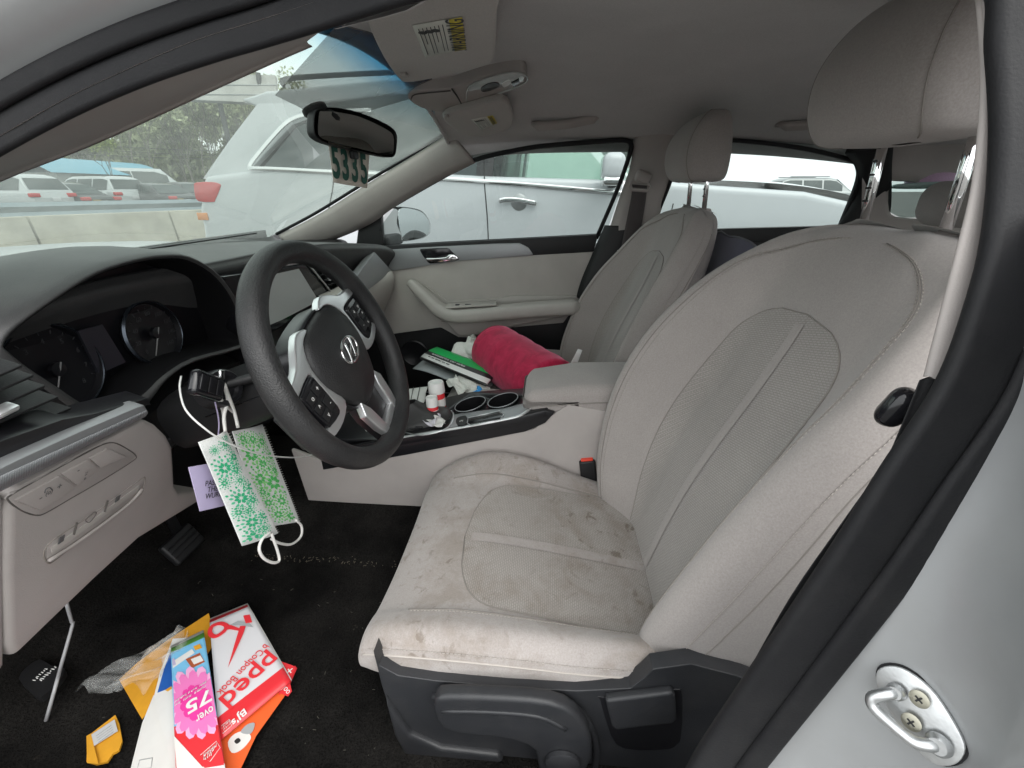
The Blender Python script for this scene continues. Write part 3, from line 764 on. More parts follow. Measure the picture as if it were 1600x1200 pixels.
# ================================================================== dashboard
dash = T('dashboard', 'black dashboard with hooded instrument cluster, vents, screen and beige lower knee panel', 'dashboard', (0, .9, .8))
cols = [-.745, -.66, -.5, -.34, -.2, 0, .25, .48, .62, .70]
rz = [.925, .955, .985, .99, .985, .985, .975, .95, .93, .905]
ry = [.80, .80, .79, .785, .77, .755, .74, .715, .70, .69]
rows = [[(x, WY(x, .955)-.012, .957) for x in cols], [(x, WY(x, .96)-.05, .968-.03*(abs(x) > .6)) for x in cols], [(x, .5*(WY(x, .96)-.05)+.5*y, z+.008) for x, y, z in zip(cols, ry, rz)],
        [(x, y+.03, z+.008) for x, y, z in zip(cols, ry, rz)], [(x, y, z) for x, y, z in zip(cols, ry, rz)], [(x, y-.004, z-.018) for x, y, z in zip(cols, ry, rz)], [(x, y+.02, z-.05) for x, y, z in zip(cols, ry, rz)], [(x, y+.06, z-.12) for x, y, z in zip(cols, ry, rz)]]
dtop = Surf(rows, 4, 4).obj('dash_top', m_dash, dash, flip=True)
rbox('defroster_strip', (1.0, .03, .004), (0, 1.13, .987), m_blk, dash, .001)
# dark body under the top
rbox('dash_core', (1.44, .30, .30), (0, 1.02, .80), m_blk, dash, .03)
# ---- instrument hood
CL = ((0, 1, .15), (-.4, .73, .91))
OPN = [(10, 538), (30, 514), (90, 470), (150, 433), (210, 413), (255, 406), (293, 408), (330, 428), (354, 455), (369, 484), (379, 520), (373, 538), (300, 558), (255, 585), (228, 611), (197, 634), (162, 642), (132, 630), (90, 602), (45, 572), (15, 547)]
O = np.array(cr(AL(OPN, pl=CL), 3, True))
def offs(P, d):
    Q = P[:, [0, 2]]; tt = np.roll(Q, -2, 0)-np.roll(Q, 2, 0); tt /= np.linalg.norm(tt, axis=1, keepdims=True)
    nn = np.stack([tt[:, 1], -tt[:, 0]], 1); c = Q.mean(0)
    if ((nn*(Q-c)).sum(1)).mean() < 0: nn = -nn
    d = np.broadcast_to(np.asarray(d, float), (len(P),))
    out = P.copy(); out[:, 0] += nn[:, 0]*d; out[:, 2] += nn[:, 1]*d; return out
cxz = O[:, [0, 2]].mean(0); ang = np.degrees(np.arctan2(O[:, 2]-cxz[1], O[:, 0]-cxz[0]))
wl = np.exp(-((((ang+135+180) % 360)-180)/42.)**2)       # thick part at lower left
wt = np.exp(-((((ang-95+180) % 360)-180)/75.)**2)         # broad part along the top
dy = lambda P, y: P+V(0, y, 0)
rings = [dy(offs(O, -.006), .085), dy(offs(O, -.001), .012), dy(offs(O, .002), .001), dy(offs(O, .006+.004*wl), -.004), dy(offs(O, .010+.014*wl), .000), dy(offs(O, .014+.018*wl), .014), dy(offs(O, .018+.018*wl), .06), dy(offs(O, .020+.02*wl), .14), dy(offs(O, .004), .26)]
Surf(rings[:3], 1, 3, cu=True).obj('cluster_recess', M('matte_black', (.008, .008, .009), .9, var=0, spec=.1), dash)
Surf(rings[2:], 1, 3, cu=True).obj('instrument_hood', m_dash, dash)
face = prism('cluster_face', list(dy(offs(O, .002), .080))[::2], .01, M('cluster_face_black', (.007, .007, .009), .45, var=0, spec=.3), dash, dirn=(0, 1, 0))
m_dial = M('dial_black', (.006, .006, .008), .35, var=0)
m_ring = M('gauge_ring_metal', (.055, .065, .08), .25, metal=.8, var=0)
m_lcd = M('cluster_screen_grey', (.020, .021, .028), .4, var=0)
m_tick = M('dial_print_grey', (.035, .037, .04), .6, var=0)
m_need = M('needle_pale', (.25, .25, .25), .5, var=0)
for (gx, gy, rp) in ((84, 578, 1.0), (239, 521, .86)):
    c = A(gx, gy, y=.80); r_ = .066*rp; ax = V(0, -1, .12)
    g = lathe('gauge', [(r_*1.0, 0), (r_*1.04, .006), (r_*.97, .012), (r_*.91, .004), (.0, .001)], c+V(0, .006, 0), ax, m_dial, dash, 48)
    lathe('gauge_ring', [(r_*1.03, .004), (r_*1.06, .010), (r_*1.0, .013), (r_*.955, .009)], c+V(0, .006, 0), ax, m_ring, g, 56, caps=False)
    lathe('needle_hub', [(.011, .004), (.010, .010), (.0, .011)], c, ax, m_dial, g, 20)
    a = R(-118); d = V(math.cos(a), 0, math.sin(a))
    sweep('needle', [c+V(0, -.010, 0)-d*.012, c+V(0, -.010, 0)+d*r_*.72], circ(.0011, 6), m_need, g)
    tk = []
    for q in range(17):
        a = R(225-q*270/16); d = V(math.cos(a), 0, math.sin(a)); tk.append([c+V(0, -.001, 0)+d*r_*.80, c+V(0, -.001, 0)+d*r_*.88])
    v, f = tubes_vf(tk, .0006, 4); mesh('gauge_ticks', v, f, m_tick, g)
    for q in range(0, 9):
        a = R(225-q*270/8); d = V(math.cos(a), 0, math.sin(a)); text('gauge_numeral', str(q*20) if rp < 1 else str(q), m_tick, g, c+V(0, -.002, 0)+d*r_*.66, V(1, 0, 0), V(0, 0, 1), .011, .0001)
prism('cluster_display', AL([(122, 517), (160, 507), (197, 566), (155, 584)], y=.795), .004, m_lcd, dash, dirn=(0, 1, 0))
# ---- left vent, black band, ribbed trim, knee panel
K = ((-.12, 1, .46), (-.7, .663, .744))
def Kp(px, py, off=0.):
    n = nrm(V(*K[0])); return A(px, py, pl=(K[0], V(*K[1])+n*off))
kn = nrm(V(*K[0]))
vent = prism('vent_housing', [Kp(*p, .055) for p in ((-120, 500), (10, 565), (135, 655), (140, 668), (0, 735), (-120, 800))], .03, m_blk2, dash, dirn=kn)
for y0 in (583, 606, 630, 656, 682, 706):
    xe = (y0-555)/1.28+8
    a, b = Kp(-60, y0+26, .022), Kp(xe, y0-.42*xe, .022)
    d = nrm(b-a)
    rbox('slat', (np.linalg.norm(b-a), .030, .0035), (a+b)/2+kn*.012, m_blk, vent, .0012, 2, axes=(d, kn, np.cross(d, kn)))
rbox('vent_tab', (.020, .012, .006), Kp(5, 641, .012), m_sil, vent, .002, 2, axes=(nrm(Kp(60, 600)-Kp(0, 628)), kn, np.cross(nrm(Kp(60, 600)-Kp(0, 628)), kn)))
prism('black_band', [Kp(*p, .006) for p in ((-120, 772), (-120, 738), (0, 690), (100, 655), (150, 646), (232, 622), (238, 634), (226, 634), (100, 690), (0, 734))], .03, m_blk2, dash, .003, dirn=kn)
tr_poly = [(-120, 830), (-120, 783), (0, 733), (28, 719), (120, 677), (216, 636), (226, 633), (233, 645), (228, 652), (120, 706), (28, 756), (0, 770)]
trim = prism('silver_trim', [Kp(*p, -.006) for p in tr_poly], .02, m_silp, dash, .0025, dirn=kn)
rv, rf = [], []
P0, P1, Q0, Q1 = (-60, 762), (226, 637), (-60, 796), (229, 649)
ribs = []
for q in np.linspace(0, 1, 110):
    a = (P0[0]+(P1[0]-P0[0])*q, P0[1]+(P1[1]-P0[1])*q); b = (Q0[0]+(Q1[0]-Q0[0])*q, Q0[1]+(Q1[1]-Q0[1])*q)
    ribs.append([Kp(a[0]+2, a[1]+4+4*(1-q), -.0068), Kp(b[0]-2+5*(1-q), b[1]-1, -.0068)])
v, f = tubes_vf(ribs, .0007, 4); o = mesh('trim_ribs', v, f, m_silp, trim); o['kind'] = 'stuff'
knee_poly = [(22, 764), (120, 711), (228, 655), (246, 664), (262, 680), (271, 698), (273, 730), (274, 758), (281, 771), (300, 769), (318, 764), (318, 779), (300, 791), (217, 842), (152, 902), (90, 962), (22, 1028), (14, 1010), (10, 900), (12, 800)]
knee = prism('knee_panel', [Kp(*p) for p in knee_poly], .10, m_trimb, dash, .010, dirn=V(0, 1, .15), seg=4)
end = prism('dash_end_panel', [Kp(*p, .004) for p in ((11, 770), (11, 1036), (-60, 1130), (-160, 1200), (-160, 850), (-60, 805))], .10, m_trimb, dash, .010, dirn=V(0, 1, .15), seg=3)
# switch panel with three buttons
def groove(name, pts, off, m, parent, r=.0009):
    return sweep(name, cr([Kp(*p, off) for p in pts], 4, True), circ(r, 6), m, parent, closed=True)
m_gro = M('panel_gap', (.10, .09, .082), .8, var=0)
OUTL = [(12, 781), (20, 772), (60, 749), (110, 721), (160, 695), (178, 692), (196, 700), (212, 712), (206, 721), (160, 750), (110, 779), (72, 801), (56, 805), (34, 798)]
sp_ = prism('switch_panel', [Kp(*p, -.0006) for p in OUTL], .004, m_trimb, dash, .0012, dirn=kn); groove('panel_gap', OUTL, .0002, m_gro, sp_)
for B in (((25, 782), (93, 744), (119, 762), (72, 794), (62, 797)), ((97, 741), (138, 719), (155, 733), (122, 759)), ((141, 717), (168, 701), (199, 714), (158, 731))):
    b = prism('switch', [Kp(*p, -.0030) for p in B], .004, m_trimb, sp_, .0012, dirn=kn)
    c = np.mean([Kp(*p) for p in B], axis=0)
ux = nrm(Kp(160, 720)-Kp(60, 772)); uy = np.cross(-kn, ux)*-1
uy = nrm(Kp(80, 740)-Kp(90, 770)); uy = nrm(uy-ux*(uy@ux))
def ptext(s, px, py, size, m=None, off=-.0036): text('print', s, m or m_grey_ink, dash, Kp(px, py, off), ux, uy, size, .0001)
ptext('-', 63, 777, .012); ptext('+', 92, 760, .012)
sweep('dial_mark', cr([Kp(70, 770, -.0034), Kp(72, 764, -.0034), Kp(78, 762, -.0034), Kp(82, 766, -.0034)], 4), circ(.0006, 5), m_grey_ink, sp_); ptext('(o)', 76, 769, .008)
ptext('-', 122, 734, .011); ptext('::', 134, 739, .009); ptext('o', 132, 747, .006)
# recessed pocket with fuse marks
PK = [(75, 850), (150, 800), (215, 752), (226, 746), (225, 760), (214, 778), (150, 826), (100, 864), (75, 880)]
pk = prism('pocket', [Kp(*p, -.0006) for p in PK], .004, m_trimb, dash, .001, dirn=kn); groove('pocket_edge', PK, .0002, M('pocket_line', (.25, .225, .2), .8, var=0), pk, .0011)
prism('pocket_floor', [Kp(*p, -.0014) for p in ((80, 856), (150, 808), (218, 758), (216, 768), (150, 816), (82, 866))], .003, m_doorb, pk, .001, dirn=kn)
sweep('pocket_lip', cr([Kp(*p, -.003) for p in ((76, 876), (120, 848), (170, 812), (205, 784), (222, 764))], 4), circ(.0022, 8), m_trimb, pk)
for px, py in ((96, 843), (184, 779)): rbox('fuse_mark', (.0075, .001, .009), Kp(px, py, -.0036), m_grey_ink, pk, 0, axes=(ux, kn, uy))
for px, py in ((118, 826), (166, 791)): rbox('pocket_rib', (.0012, .002, .018), Kp(px, py, -.003), m_gro, pk, 0, axes=(ux, kn, uy))
sweep('fuse_door_outline', cr([Kp(*p, -.0032) for p in ((134, 812), (148, 800), (150, 804), (140, 816))], 3, True), circ(.0005, 5), m_gro, pk, closed=True)
# black cover under the column, and the dark footwell edge
prism('column_cover', [Kp(*p, .085) for p in ((229, 652), (245, 640), (300, 590), (390, 560), (470, 640), (470, 700), (420, 790), (318, 782), (281, 771), (274, 758), (272, 698))], .06, m_blk, dash, .008, dirn=kn)
rbox('under_dash', (.75, .35, .03), (-.36, 1.0, .66), m_blk2, dash, .01)
# ---- centre stack: screen, vents
CS = ((0, 1, .12), (0, .735, .93))
bez = prism('screen_bezel', AL([(350, 432), (480, 413), (520, 465), (440, 512), (380, 540)], pl=CS), .03, m_gloss, dash, .003, dirn=(0, 1, 0))
prism('screen', AL([(375, 440), (467, 420), (498, 470), (440, 500), (392, 520)], pl=((0, 1, .12), (0, .7335, .93))), .002, m_screen, bez, dirn=(0, 1, 0))
sweep('bezel_trim', AL([(430, 416), (479, 409), (523, 463)], pl=((0, 1, .12), (0, .731, .93))), circ(.003, 8), m_sil, bez)
cv = prism('centre_vent', AL([(484, 411), (520, 408), (545, 440), (526, 466)], pl=((0, 1, .12), (0, .765, .93))), .03, m_blk2, dash, dirn=(0, 1, 0))
for q in range(6):
    a, b = A(486+q*6.5, 415+q*7.6, pl=CS), A(516+q*5, 412+q*6.4, pl=CS); d = nrm(b-a)
    rbox('slat', (np.linalg.norm(b-a), .03, .0035), (a+b)/2+V(0, .012, 0), m_blk, cv, .001, 2, axes=(d, V(0, 1, 0), np.cross(d, V(0, 1, 0))))
rbox('vent_tab', (.014, .012, .008), A(513, 436, pl=CS)+V(0, -.004, 0), m_sil, cv, .002)
rbox('centre_stack', (.25, .25, .34), (.02, .93, .72), m_blk2, dash, .02)
for px, py, w_ in ((480, 540, .05), (505, 520, .05)): rbox('climate_panel', (.10, .012, .03), A(px, py, y=.775), m_blk, dash, .003)
# ---- passenger side: silver end trim with vent, beige glovebox
pt = prism('passenger_trim', [A(520, 470, x=.26), A(556, 434, x=.33), A(586, 394, x=.52), A(613, 424, x=.672), A(576, 453, x=.40), A(540, 486, x=.27)], .03, m_silp, dash, .004, dirn=(.25, 1, 0))
pv = prism('side_vent', [p+V(-.001, -.003, 0) for p in (A(576, 412, x=.49), A(585, 400, x=.54), A(604, 420, x=.63), A(594, 431, x=.555))], .012, m_gloss, dash, .002, dirn=(.25, 1, 0))
for q in range(4):
    a, b = A(579+q*4.6, 411+q*4.6, x=.49+.02*q)+V(0, -.006, 0), A(586+q*5, 403+q*4.8, x=.54+.024*q)+V(0, -.006, 0)
    sweep('slat', [a, b], circ(.0016, 6), m_chr if q < 3 else m_silp, pv)
gl_rows = [[(x, y, z) for x, y, z in zip((.16, .35, .52, .64, .69), (yy, yy, yy, yy-.01, yy+.005), (zz, zz, zz, zz, zz))] for yy, zz in ((.745, .845), (.705, .835), (.695, .80), (.715, .74), (.76, .66), (.83, .58))]
Surf(gl_rows, 4, 4).obj('glovebox', m_doorb, dash, flip=True)
# pedals
ped = T('brake_pedal', 'black rubber brake pedal in the dark driver footwell', 'pedal', (-.40, .95, .42))
rbox('pad', (.085, .018, .06), A(285, 850, y=.93), m_blk, ped, .006, 3, rot=(R(-30), 0, 0)); 
sweep('arm', cr([A(285, 845, y=.945), A(262, 800, y=1.02), A(240, 740, y=1.08)], 4), rrect(.012, .022, .004), m_blk, ped)
for q in range(4): rbox('ridge', (.078, .004, .004), A(285, 850, y=.93)+V(0, -.0105+.004*(q-1.5)*0-.0055*(q-1.5)*-.9, .012*(q-1.5)), m_rub, ped, .001)

# ================================================================== steering column and wheel
WC = V(-.39, .423, .8715); WT = R(21.35)
e1, e2, wn_ = V(1, 0, 0), V(0, math.sin(WT), math.cos(WT)), V(0, -math.cos(WT), math.sin(WT))
WR = R(17)
f1, f2 = e1*math.cos(WR)+e2*math.sin(WR), -e1*math.sin(WR)+e2*math.cos(WR)
def wp(u, v, n=0.): return WC+f1*u+f2*v+wn_*n
colm = T('steering_column', 'black plastic steering column shroud with stalks behind the wheel', 'steering column', WC-wn_*.25)
rows = []
for d, w_, h_ in ((-.055, .048, .042), (-.08, .056, .048), (-.15, .062, .050), (-.24, .066, .052), (-.33, .066, .052)):
    rows.append([WC+wn_*d+e1*a+e2*(b-.006) for a, b in cr([(w_, 0), (w_*.8, h_*.75), (0, h_), (-w_*.8, h_*.75), (-w_, 0), (-w_*.85, -h_*.8), (0, -h_*1.05), (w_*.85, -h_*.8)], 3, True)])
Surf(rows, 1, 3, cu=True).obj('shroud', m_blk, colm, flip=True)
sweep('shroud_joint', [WC+wn_*d+e1*(-w_*1.002)+e2*-.006 for d, w_ in ((-.06, .050), (-.08, .056), (-.15, .062), (-.24, .066))], circ(.0012, 6), m_gloss, colm)
st_ = sweep('stalk', cr([WC+wn_*-.10+e1*-.04+e2*.02, WC+wn_*-.16+e1*-.08+e2*.034, WC+wn_*-.18+e1*-.10+e2*.040], 4), circ(.008, 10), m_blk, colm)
sweep('stalk', cr([WC+wn_*-.10+e1*.07+e2*.02, WC+wn_*-.095+e1*.13+e2*.028, WC+wn_*-.085+e1*.19+e2*.04], 4), circ(.008, 10), m_blk, colm)
KEY = A(350, 606, y=.575)
lathe('ignition_lock', [(.030, -.03), (.030, .0), (.027, .004), (.020, .004), (.018, -.002), (.0, -.002)], KEY, V(-.25, -.9, .3), m_blk2, colm, 30)

wheel = T('steering_wheel', 'black steering wheel turned slightly, with silver spokes and button pods', 'steering wheel', WC)
a_ = np.linspace(0, 2*math.pi, 96, endpoint=False)
RP = np.array([WC+(f1*math.cos(a)+f2*math.sin(a))*.179 for a in a_])
rows = []
for a in a_:
    d = f1*math.cos(a)+f2*math.sin(a)
    rows.append([WC+d*(.179+.0180*math.cos(b))+wn_*.0205*math.sin(b) for b in np.linspace(0, 2*math.pi, 18, endpoint=False)])
Surf(rows, 1, 1, cu=True, cv=True).obj('rim', m_wheel, wheel)
HUB = [(u*1.07, v*1.06) for u, v in ((-.062, .060), (-.03, .070), (.03, .070), (.062, .060), (.080, .030), (.080, -.008), (.062, -.048), (.036, -.080), (0, -.088), (-.036, -.080), (-.062, -.048), (-.080, -.008), (-.080, .030))]
hb = cr([V(u, v, 0) for u, v in HUB], 3, True); rows = []
for s, n in ((1.0, -.045), (1.0, -.004), (.985, .006), (.93, .013), (.75, .020), (.5, .0245), (.25, .0265), (.02, .027)):
    rows.append([wp(p[0]*s, p[1]*s, n-.008) for p in hb])
hub = Surf(rows, 1, 3, cu=True).obj('airbag_cover', m_wheel, wheel)
rows = []
for s, n in ((1.0, -.012), (1.05, -.006), (1.05, -.05)): rows.append([wp(p[0]*s, p[1]*s, n) for p in hb])
Surf(rows, 1, 2, cu=True).obj('hub_shell', m_blk2, wheel)
def wprism(name, pts, n0, d, m, parent=None, bev=.003): return prism(name, [wp(u, v, n0) for u, v in pts], d, m, parent if parent is not None else wheel, bev, dirn=-wn_, seg=3)
def smooth2(pts, k=4): return [(p[0], p[1]) for p in cr([V(u, v, 0) for u, v in pts], k, True)]
# horizontal spokes (black carriers), silver crescents, pods, lower silver spoke
for s in (-1, 1):
    wprism('spoke', [(s*u, v) for u, v in ((.075, .045), (.12, .042), (.172, .030), (.174, -.035), (.125, -.050), (.07, -.045))], -.006, .03, m_wheel)
    cres = [(s*u, v) for u, v in ((.030, .0755), (.060, .068), (.083, .040), (.085, .0), (.072, -.042), (.110, -.054), (.152, -.046), (.152, -.032), (.108, -.036), (.096, -.026), (.094, .022), (.100, .038), (.160, .034), (.160, .047), (.112, .058), (.085, .074), (.056, .086))]
    cres = smooth2(cres, 3)
    wprism('silver_spoke_trim', cres if s > 0 else cres[::-1], .001, .014, m_sil, None, .002)
    pod = wprism('button_pod', smooth2([(s*u, v) for u, v in ((.100, .036), (.14, .034), (.148, .028), (.146, -.026), (.138, -.034), (.108, -.040), (.098, -.030), (.096, .02))], 2), .0035, .016, m_gloss)
    for (bu_, bv_, bw, bh) in ((.110, .018, .018, .018), (.110, -.012, .018, .022), (.133, .018, .020, .014), (.133, .0, .020, .012), (.131, -.018, .020, .014)):
        b = wprism('button', [(s*bu_-bw/2, bv_-bh/2), (s*bu_+bw/2, bv_-bh/2), (s*bu_+bw/2, bv_+bh/2), (s*bu_-bw/2, bv_+bh/2)], .0052, .004, m_blk, pod, .0012)
    for bu_, bv_, tx in ((.110, .018, '+'), (.110, -.012, '-'), (.133, .018, 'o'), (.133, .0, '^'), (.131, -.018, 'v')):
        text('button_mark', tx, m_wht, pod, wp(s*bu_, bv_, .0055), f1, f2, .012, .0001)
low = wprism('lower_spoke', [(-.048, -.070), (-.052, -.110), (-.040, -.172), (.040, -.172), (.052, -.110), (.048, -.070)], -.010, .02, m_blk2)
for s in (-1, 1):
    pts = [(s*u, v) for u, v in ((.046, -.072), (.060, -.095), (.054, -.135), (.044, -.163), (.026, -.160), (.030, -.125), (.034, -.098))]
    wprism('lower_silver_arm', pts, .002, .014, m_sil)
wprism('lower_silver_bridge', [(-.046, -.163), (.046, -.163), (.040, -.146), (-.040, -.146)], .0005, .012, m_sil)
# emblem: oval with a slanted letter
em = [wp(-.000+.029*math.cos(a), .004+.0195*math.sin(a), .0195) for a in np.linspace(0, 2*math.pi, 40, endpoint=False)]
emb = sweep('emblem_ring', em, circ(.0023, 8), m_chr, wheel, closed=True)
for s in (-1, 1): sweep('emblem_letter', cr([wp(-.002+s*.0105-.006, -.0115, .0200), wp(s*.0105, .004, .0212), wp(.002+s*.0105+.006, .0195, .0198)], 4), rrect(.0035, .0056, .001), m_chr, emb, up=wn_)
sweep('emblem_letter', cr([wp(-.013, -.001, .0205), wp(0, .0045, .0214), wp(.013, .009, .0205)], 3), rrect(.003, .0042, .001), m_chr, emb, up=wn_)
# ================================================================== driver seat side shield, buckle
def AX(pts, x): return [A(p[0], p[1], x=x) for p in pts]
SHO = [(583, 1018), (592, 1040), (622, 1056), (680, 1064), (790, 1074), (900, 1080), (985, 1076), (1006, 1060), (1020, 1046), (1080, 1038), (1150, 1056), (1200, 1075), (1230, 1100), (1190, 1180), (1150, 1290), (1000, 1300), (780, 1275), (690, 1235), (640, 1180), (612, 1120), (596, 1070)]
sh = prism('side_shield', AX(SHO, -.655), .024, m_char, driver_seat, .012, dirn=(1, 0, 0), seg=4)
SH2 = [(600, 1092), (640, 1150), (690, 1172), (780, 1182), (800, 1215), (840, 1300), (720, 1270), (650, 1215), (615, 1150)]
prism('shield_lower_step', AX(SH2, -.664), .02, m_char, driver_seat, .008, dirn=(1, 0, 0), seg=4)
# recessed lever well: ridge round it, then the lever
well = cr(AX([(676, 1088), (760, 1086), (850, 1092), (900, 1106), (925, 1140), (932, 1180), (925, 1215)], -.657), 5)
sweep('well_ridge', well, circ(.006, 8), m_char, driver_seat)
LV = [(678, 1096), (700, 1090), (790, 1093), (860, 1100), (900, 1118), (922, 1150), (924, 1190), (905, 1215), (870, 1220), (842, 1205), (836, 1175), (800, 1158), (720, 1148), (690, 1138), (680, 1118)]
lv = prism('height_lever', [p for p in cr(AX(LV, -.682), 2, True)], .022, m_char, driver_seat, .008, dirn=(1, 0, 0), seg=4)
sweep('lever_ridge', cr(AX([(690, 1112), (760, 1113), (840, 1120), (885, 1140)], -.6825), 4), circ(.004, 8, .0025), m_char, lv)
lathe('lever_pivot', [(.026, 0), (.026, .006), (.023, .008), (.0, .009)], A(879, 1188, x=-.683), (-1, 0, 0), m_char, lv, 28)
rec_f = prism('recliner_recess', [p for p in cr(AX([(938, 1094), (945, 1090), (1052, 1078), (1062, 1080), (1066, 1092), (1062, 1160), (1030, 1172), (975, 1170), (955, 1150)], -.6565), 2, True)], .004, m_blk2, driver_seat, .001, dirn=(1, 0, 0))
prism('recliner_lever', AX([(946, 1096), (1050, 1084), (1056, 1090), (1058, 1126), (1052, 1132), (962, 1142), (956, 1136)], -.668), .014, m_char, driver_seat, .005, dirn=(1, 0, 0), seg=3)
# seat rail seen at the front foot
rl = rbox('seat_rail', (.03, .52, .03), (-.60, .06, .30), m_blk, driver_seat, .004)
rbox('rail_bracket', (.05, .07, .05), A(610, 1190, x=-.60), m_blk, driver_seat, .004); rbox('rail_bracket', (.03, .10, .012), A(605, 1170, x=-.62), m_blk2, driver_seat, .003)
rbox('seat_frame', (.46, .48, .08), (-.38, .04, .335), m_blk2, driver_seat, .02)
rbox('seat_frame', (.46, .48, .10), (.385, .06, .33), m_blk2, pass_seat, .02)
prism('side_shield', [V(.642, y, z) for y, z in ((.37, .43), (.2, .42), (0, .42), (-.15, .45), (-.26, .42), (-.22, .30), (.25, .29), (.36, .36))], .03, m_char, pass_seat, .01, dirn=(-1, 0, 0))
# small white care tag on the passenger seat
tagp = sheet('care_tag', [A(888, 574, x=.215), A(903, 545, x=.225), A(910, 547, x=.225), A(900, 574, x=.215)], m_wht, pass_seat, 4, 4)
bk = T('seat_belt_buckle', 'black belt buckle with red press button between driver seat and console', 'belt buckle', A(930, 770, x=-.135))
d_ = nrm(V(.05, .16, 1)); c_ = A(918, 728, x=-.128)
rbox('housing', (.022, .040, .062), c_-d_*.012, m_blk, bk, .005, 3, axes=(V(1, 0, 0), np.cross(d_, V(1, 0, 0)), d_))
rbox('press_button', (.015, .030, .008), c_+d_*.0205, m_red, bk, .002, 2, axes=(V(1, 0, 0), np.cross(d_, V(1, 0, 0)), d_))
rbox('stalk', (.012, .024, .11), c_-d_*.09, m_blk2, bk, .003, 2, axes=(V(1, 0, 0), np.cross(d_, V(1, 0, 0)), d_))
# ================================================================== centre console
con = T('centre_console', 'beige and black centre console with cup holders, silver edging and padded armrest', 'console', (-.02, .2, .35))
CTn = nrm(V(0, .247, .969)); CTp = V(-.13, .413, .561)
def ct(px, py, off=0.): return A(px, py, pl=(CTn, CTp+CTn*off))
def ctz(y): return .561+(.413-y)*.255
side = [(.62, ctz(.62)-.055), (.42, ctz(.42)-.055), (.10, ctz(.10)-.05), (.055, ctz(.055)-.02), (.02, ctz(.02)), (-.12, .64), (-.28, .64), (-.30, .30), (.30, .27), (.72, .27), (.74, .5)]
prism('side_panel', [V(-.128, y, z) for y, z in side], .012, m_trimb, con, .004, dirn=(1, 0, 0))
prism('side_panel', [V(.075, y, z) for y, z in side], .012, m_trimb, con, .004, dirn=(1, 0, 0))
prism('console_core', [V(-.117, y, z-.02) for y, z in [(.62, ctz(.62)), (.055, ctz(.055)), (-.28, .64), (-.30, .30), (.72, .27)]], .19, m_blk2, con, 0, dirn=(1, 0, 0))
band = [(.66, ctz(.66)), (.42, ctz(.42)), (.15, ctz(.15)), (.075, ctz(.075)), (.05, ctz(.05)-.012), (.072, ctz(.072)-.036), (.12, ctz(.12)-.05), (.42, ctz(.42)-.055), (.66, ctz(.66)-.055)]
prism('black_side_band', [V(-.133, y, z) for y, z in band], .012, m_blk2, con, .003, dirn=(1, 0, 0))
# top plate and its silver edge
tp = [ct(600, 690), ct(640, 682), ct(720, 668), ct(800, 654), ct(852, 641), ct(870, 620), ct(860, 590), ct(815, 606), ct(735, 612), ct(690, 622), ct(630, 640)]
tplate = prism('top_plate', [p for p in tp], .02, m_blk2, con, .004, dirn=-CTn)
core = [o for o in con.children if o.name.startswith('console_core')][0]
sweep('silver_edge', cr([ct(600, 689, .001), ct(640, 681, .001), ct(720, 668, .001), ct(780, 657, .001), ct(815, 648, .001), ct(832, 632, .001), ct(838, 612, .001)], 5), rrect(.004, .009, .0018), m_sil, con, up=CTn)
prism('silver_plate', [ct(*p, .002) for p in ((700, 668), (708, 648), (722, 645), (790, 637), (826, 628), (834, 622), (828, 640), (812, 648), (780, 656))], .004, m_silp, con, .001, dirn=-CTn)
m_cup = M('cup_rubber', (.008, .008, .009), .85, var=0, spec=.1)
for (cx_, cy_, r_) in ((735, 632, .040), (786, 626, .038)):
    c = ct(cx_, cy_, .003); 
    cup = lathe('cup_holder', [(r_+.004, -.002), (r_+.004, .002), (r_, .002), (r_-.002, -.004), (r_-.004, -.07), (.0, -.07)], c, CTn, m_cup, con, 36, caps=False)
    for oo in (tplate, core): boolcut(oo, [lathe('cutter', [(r_+.001, -.075), (r_+.001, .05)], c, CTn, m_ink, None, 36)])
    lathe('cup_rim', [(r_+.004, .001), (r_+.0035, .003), (r_+.0015, .003), (r_+.001, .001)], c, CTn, m_silp, cup, 40, caps=False)
tray = prism('phone_tray', [ct(*p, .0035) for p in ((732, 654), (779, 643), (786, 648), (781, 655), (737, 664), (731, 661))], .003, m_gloss, con, .0008, dirn=-CTn)
sweep('tray_edge', [ct(*p, .004) for p in ((731, 653), (781, 642), (787, 648), (781, 656), (736, 665), (730, 661))], circ(.0013, 6), m_sil, tray, closed=True)
pb = prism('brake_button', cr([ct(*p, .006) for p in ((715, 652), (727, 649), (730, 655), (727, 663), (716, 664), (712, 658))], 3, True), .006, m_blk, con, .0015, dirn=-CTn)
text('button_mark', '(P)', m_wht, pb, ct(721, 658, .0062), ct(728, 657)-ct(716, 659), ct(720, 650)-ct(722, 664), .009, .0001)
# gear lever boot and knob
bc = ct(662, 657)
rows = []
for s_, h_, ax_ in ((1., 0, 0), (.93, .012, .004), (.72, .022, .012), (.5, .036, .024), (.36, .052, .032)):
    rows.append([bc+V(0, ax_, 0)+CTn*h_+V(.046*s_*ca, 0, 0)+V(0, .076*s_*sa, -.076*s_*sa*.255) for ca, sa in [(math.copysign(abs(math.cos(a))**.7, math.cos(a))*(1+.05*math.sin(5*a)), math.copysign(abs(math.sin(a))**.7, math.sin(a))) for a in np.linspace(0, 2*math.pi, 28, endpoint=False)]])
Surf(rows, 2, 3, cu=True).obj('shift_boot', M('boot_leather', (.035, .034, .034), .42, grain=.4, gs=260), con)
lathe('shift_knob', [(.010, 0), (.013, .02), (.021, .05), (.022, .07), (.016, .085), (0, .089)], bc+CTn*.045+V(0, .034, 0), V(0, .15, 1), m_blk2, con, 24)
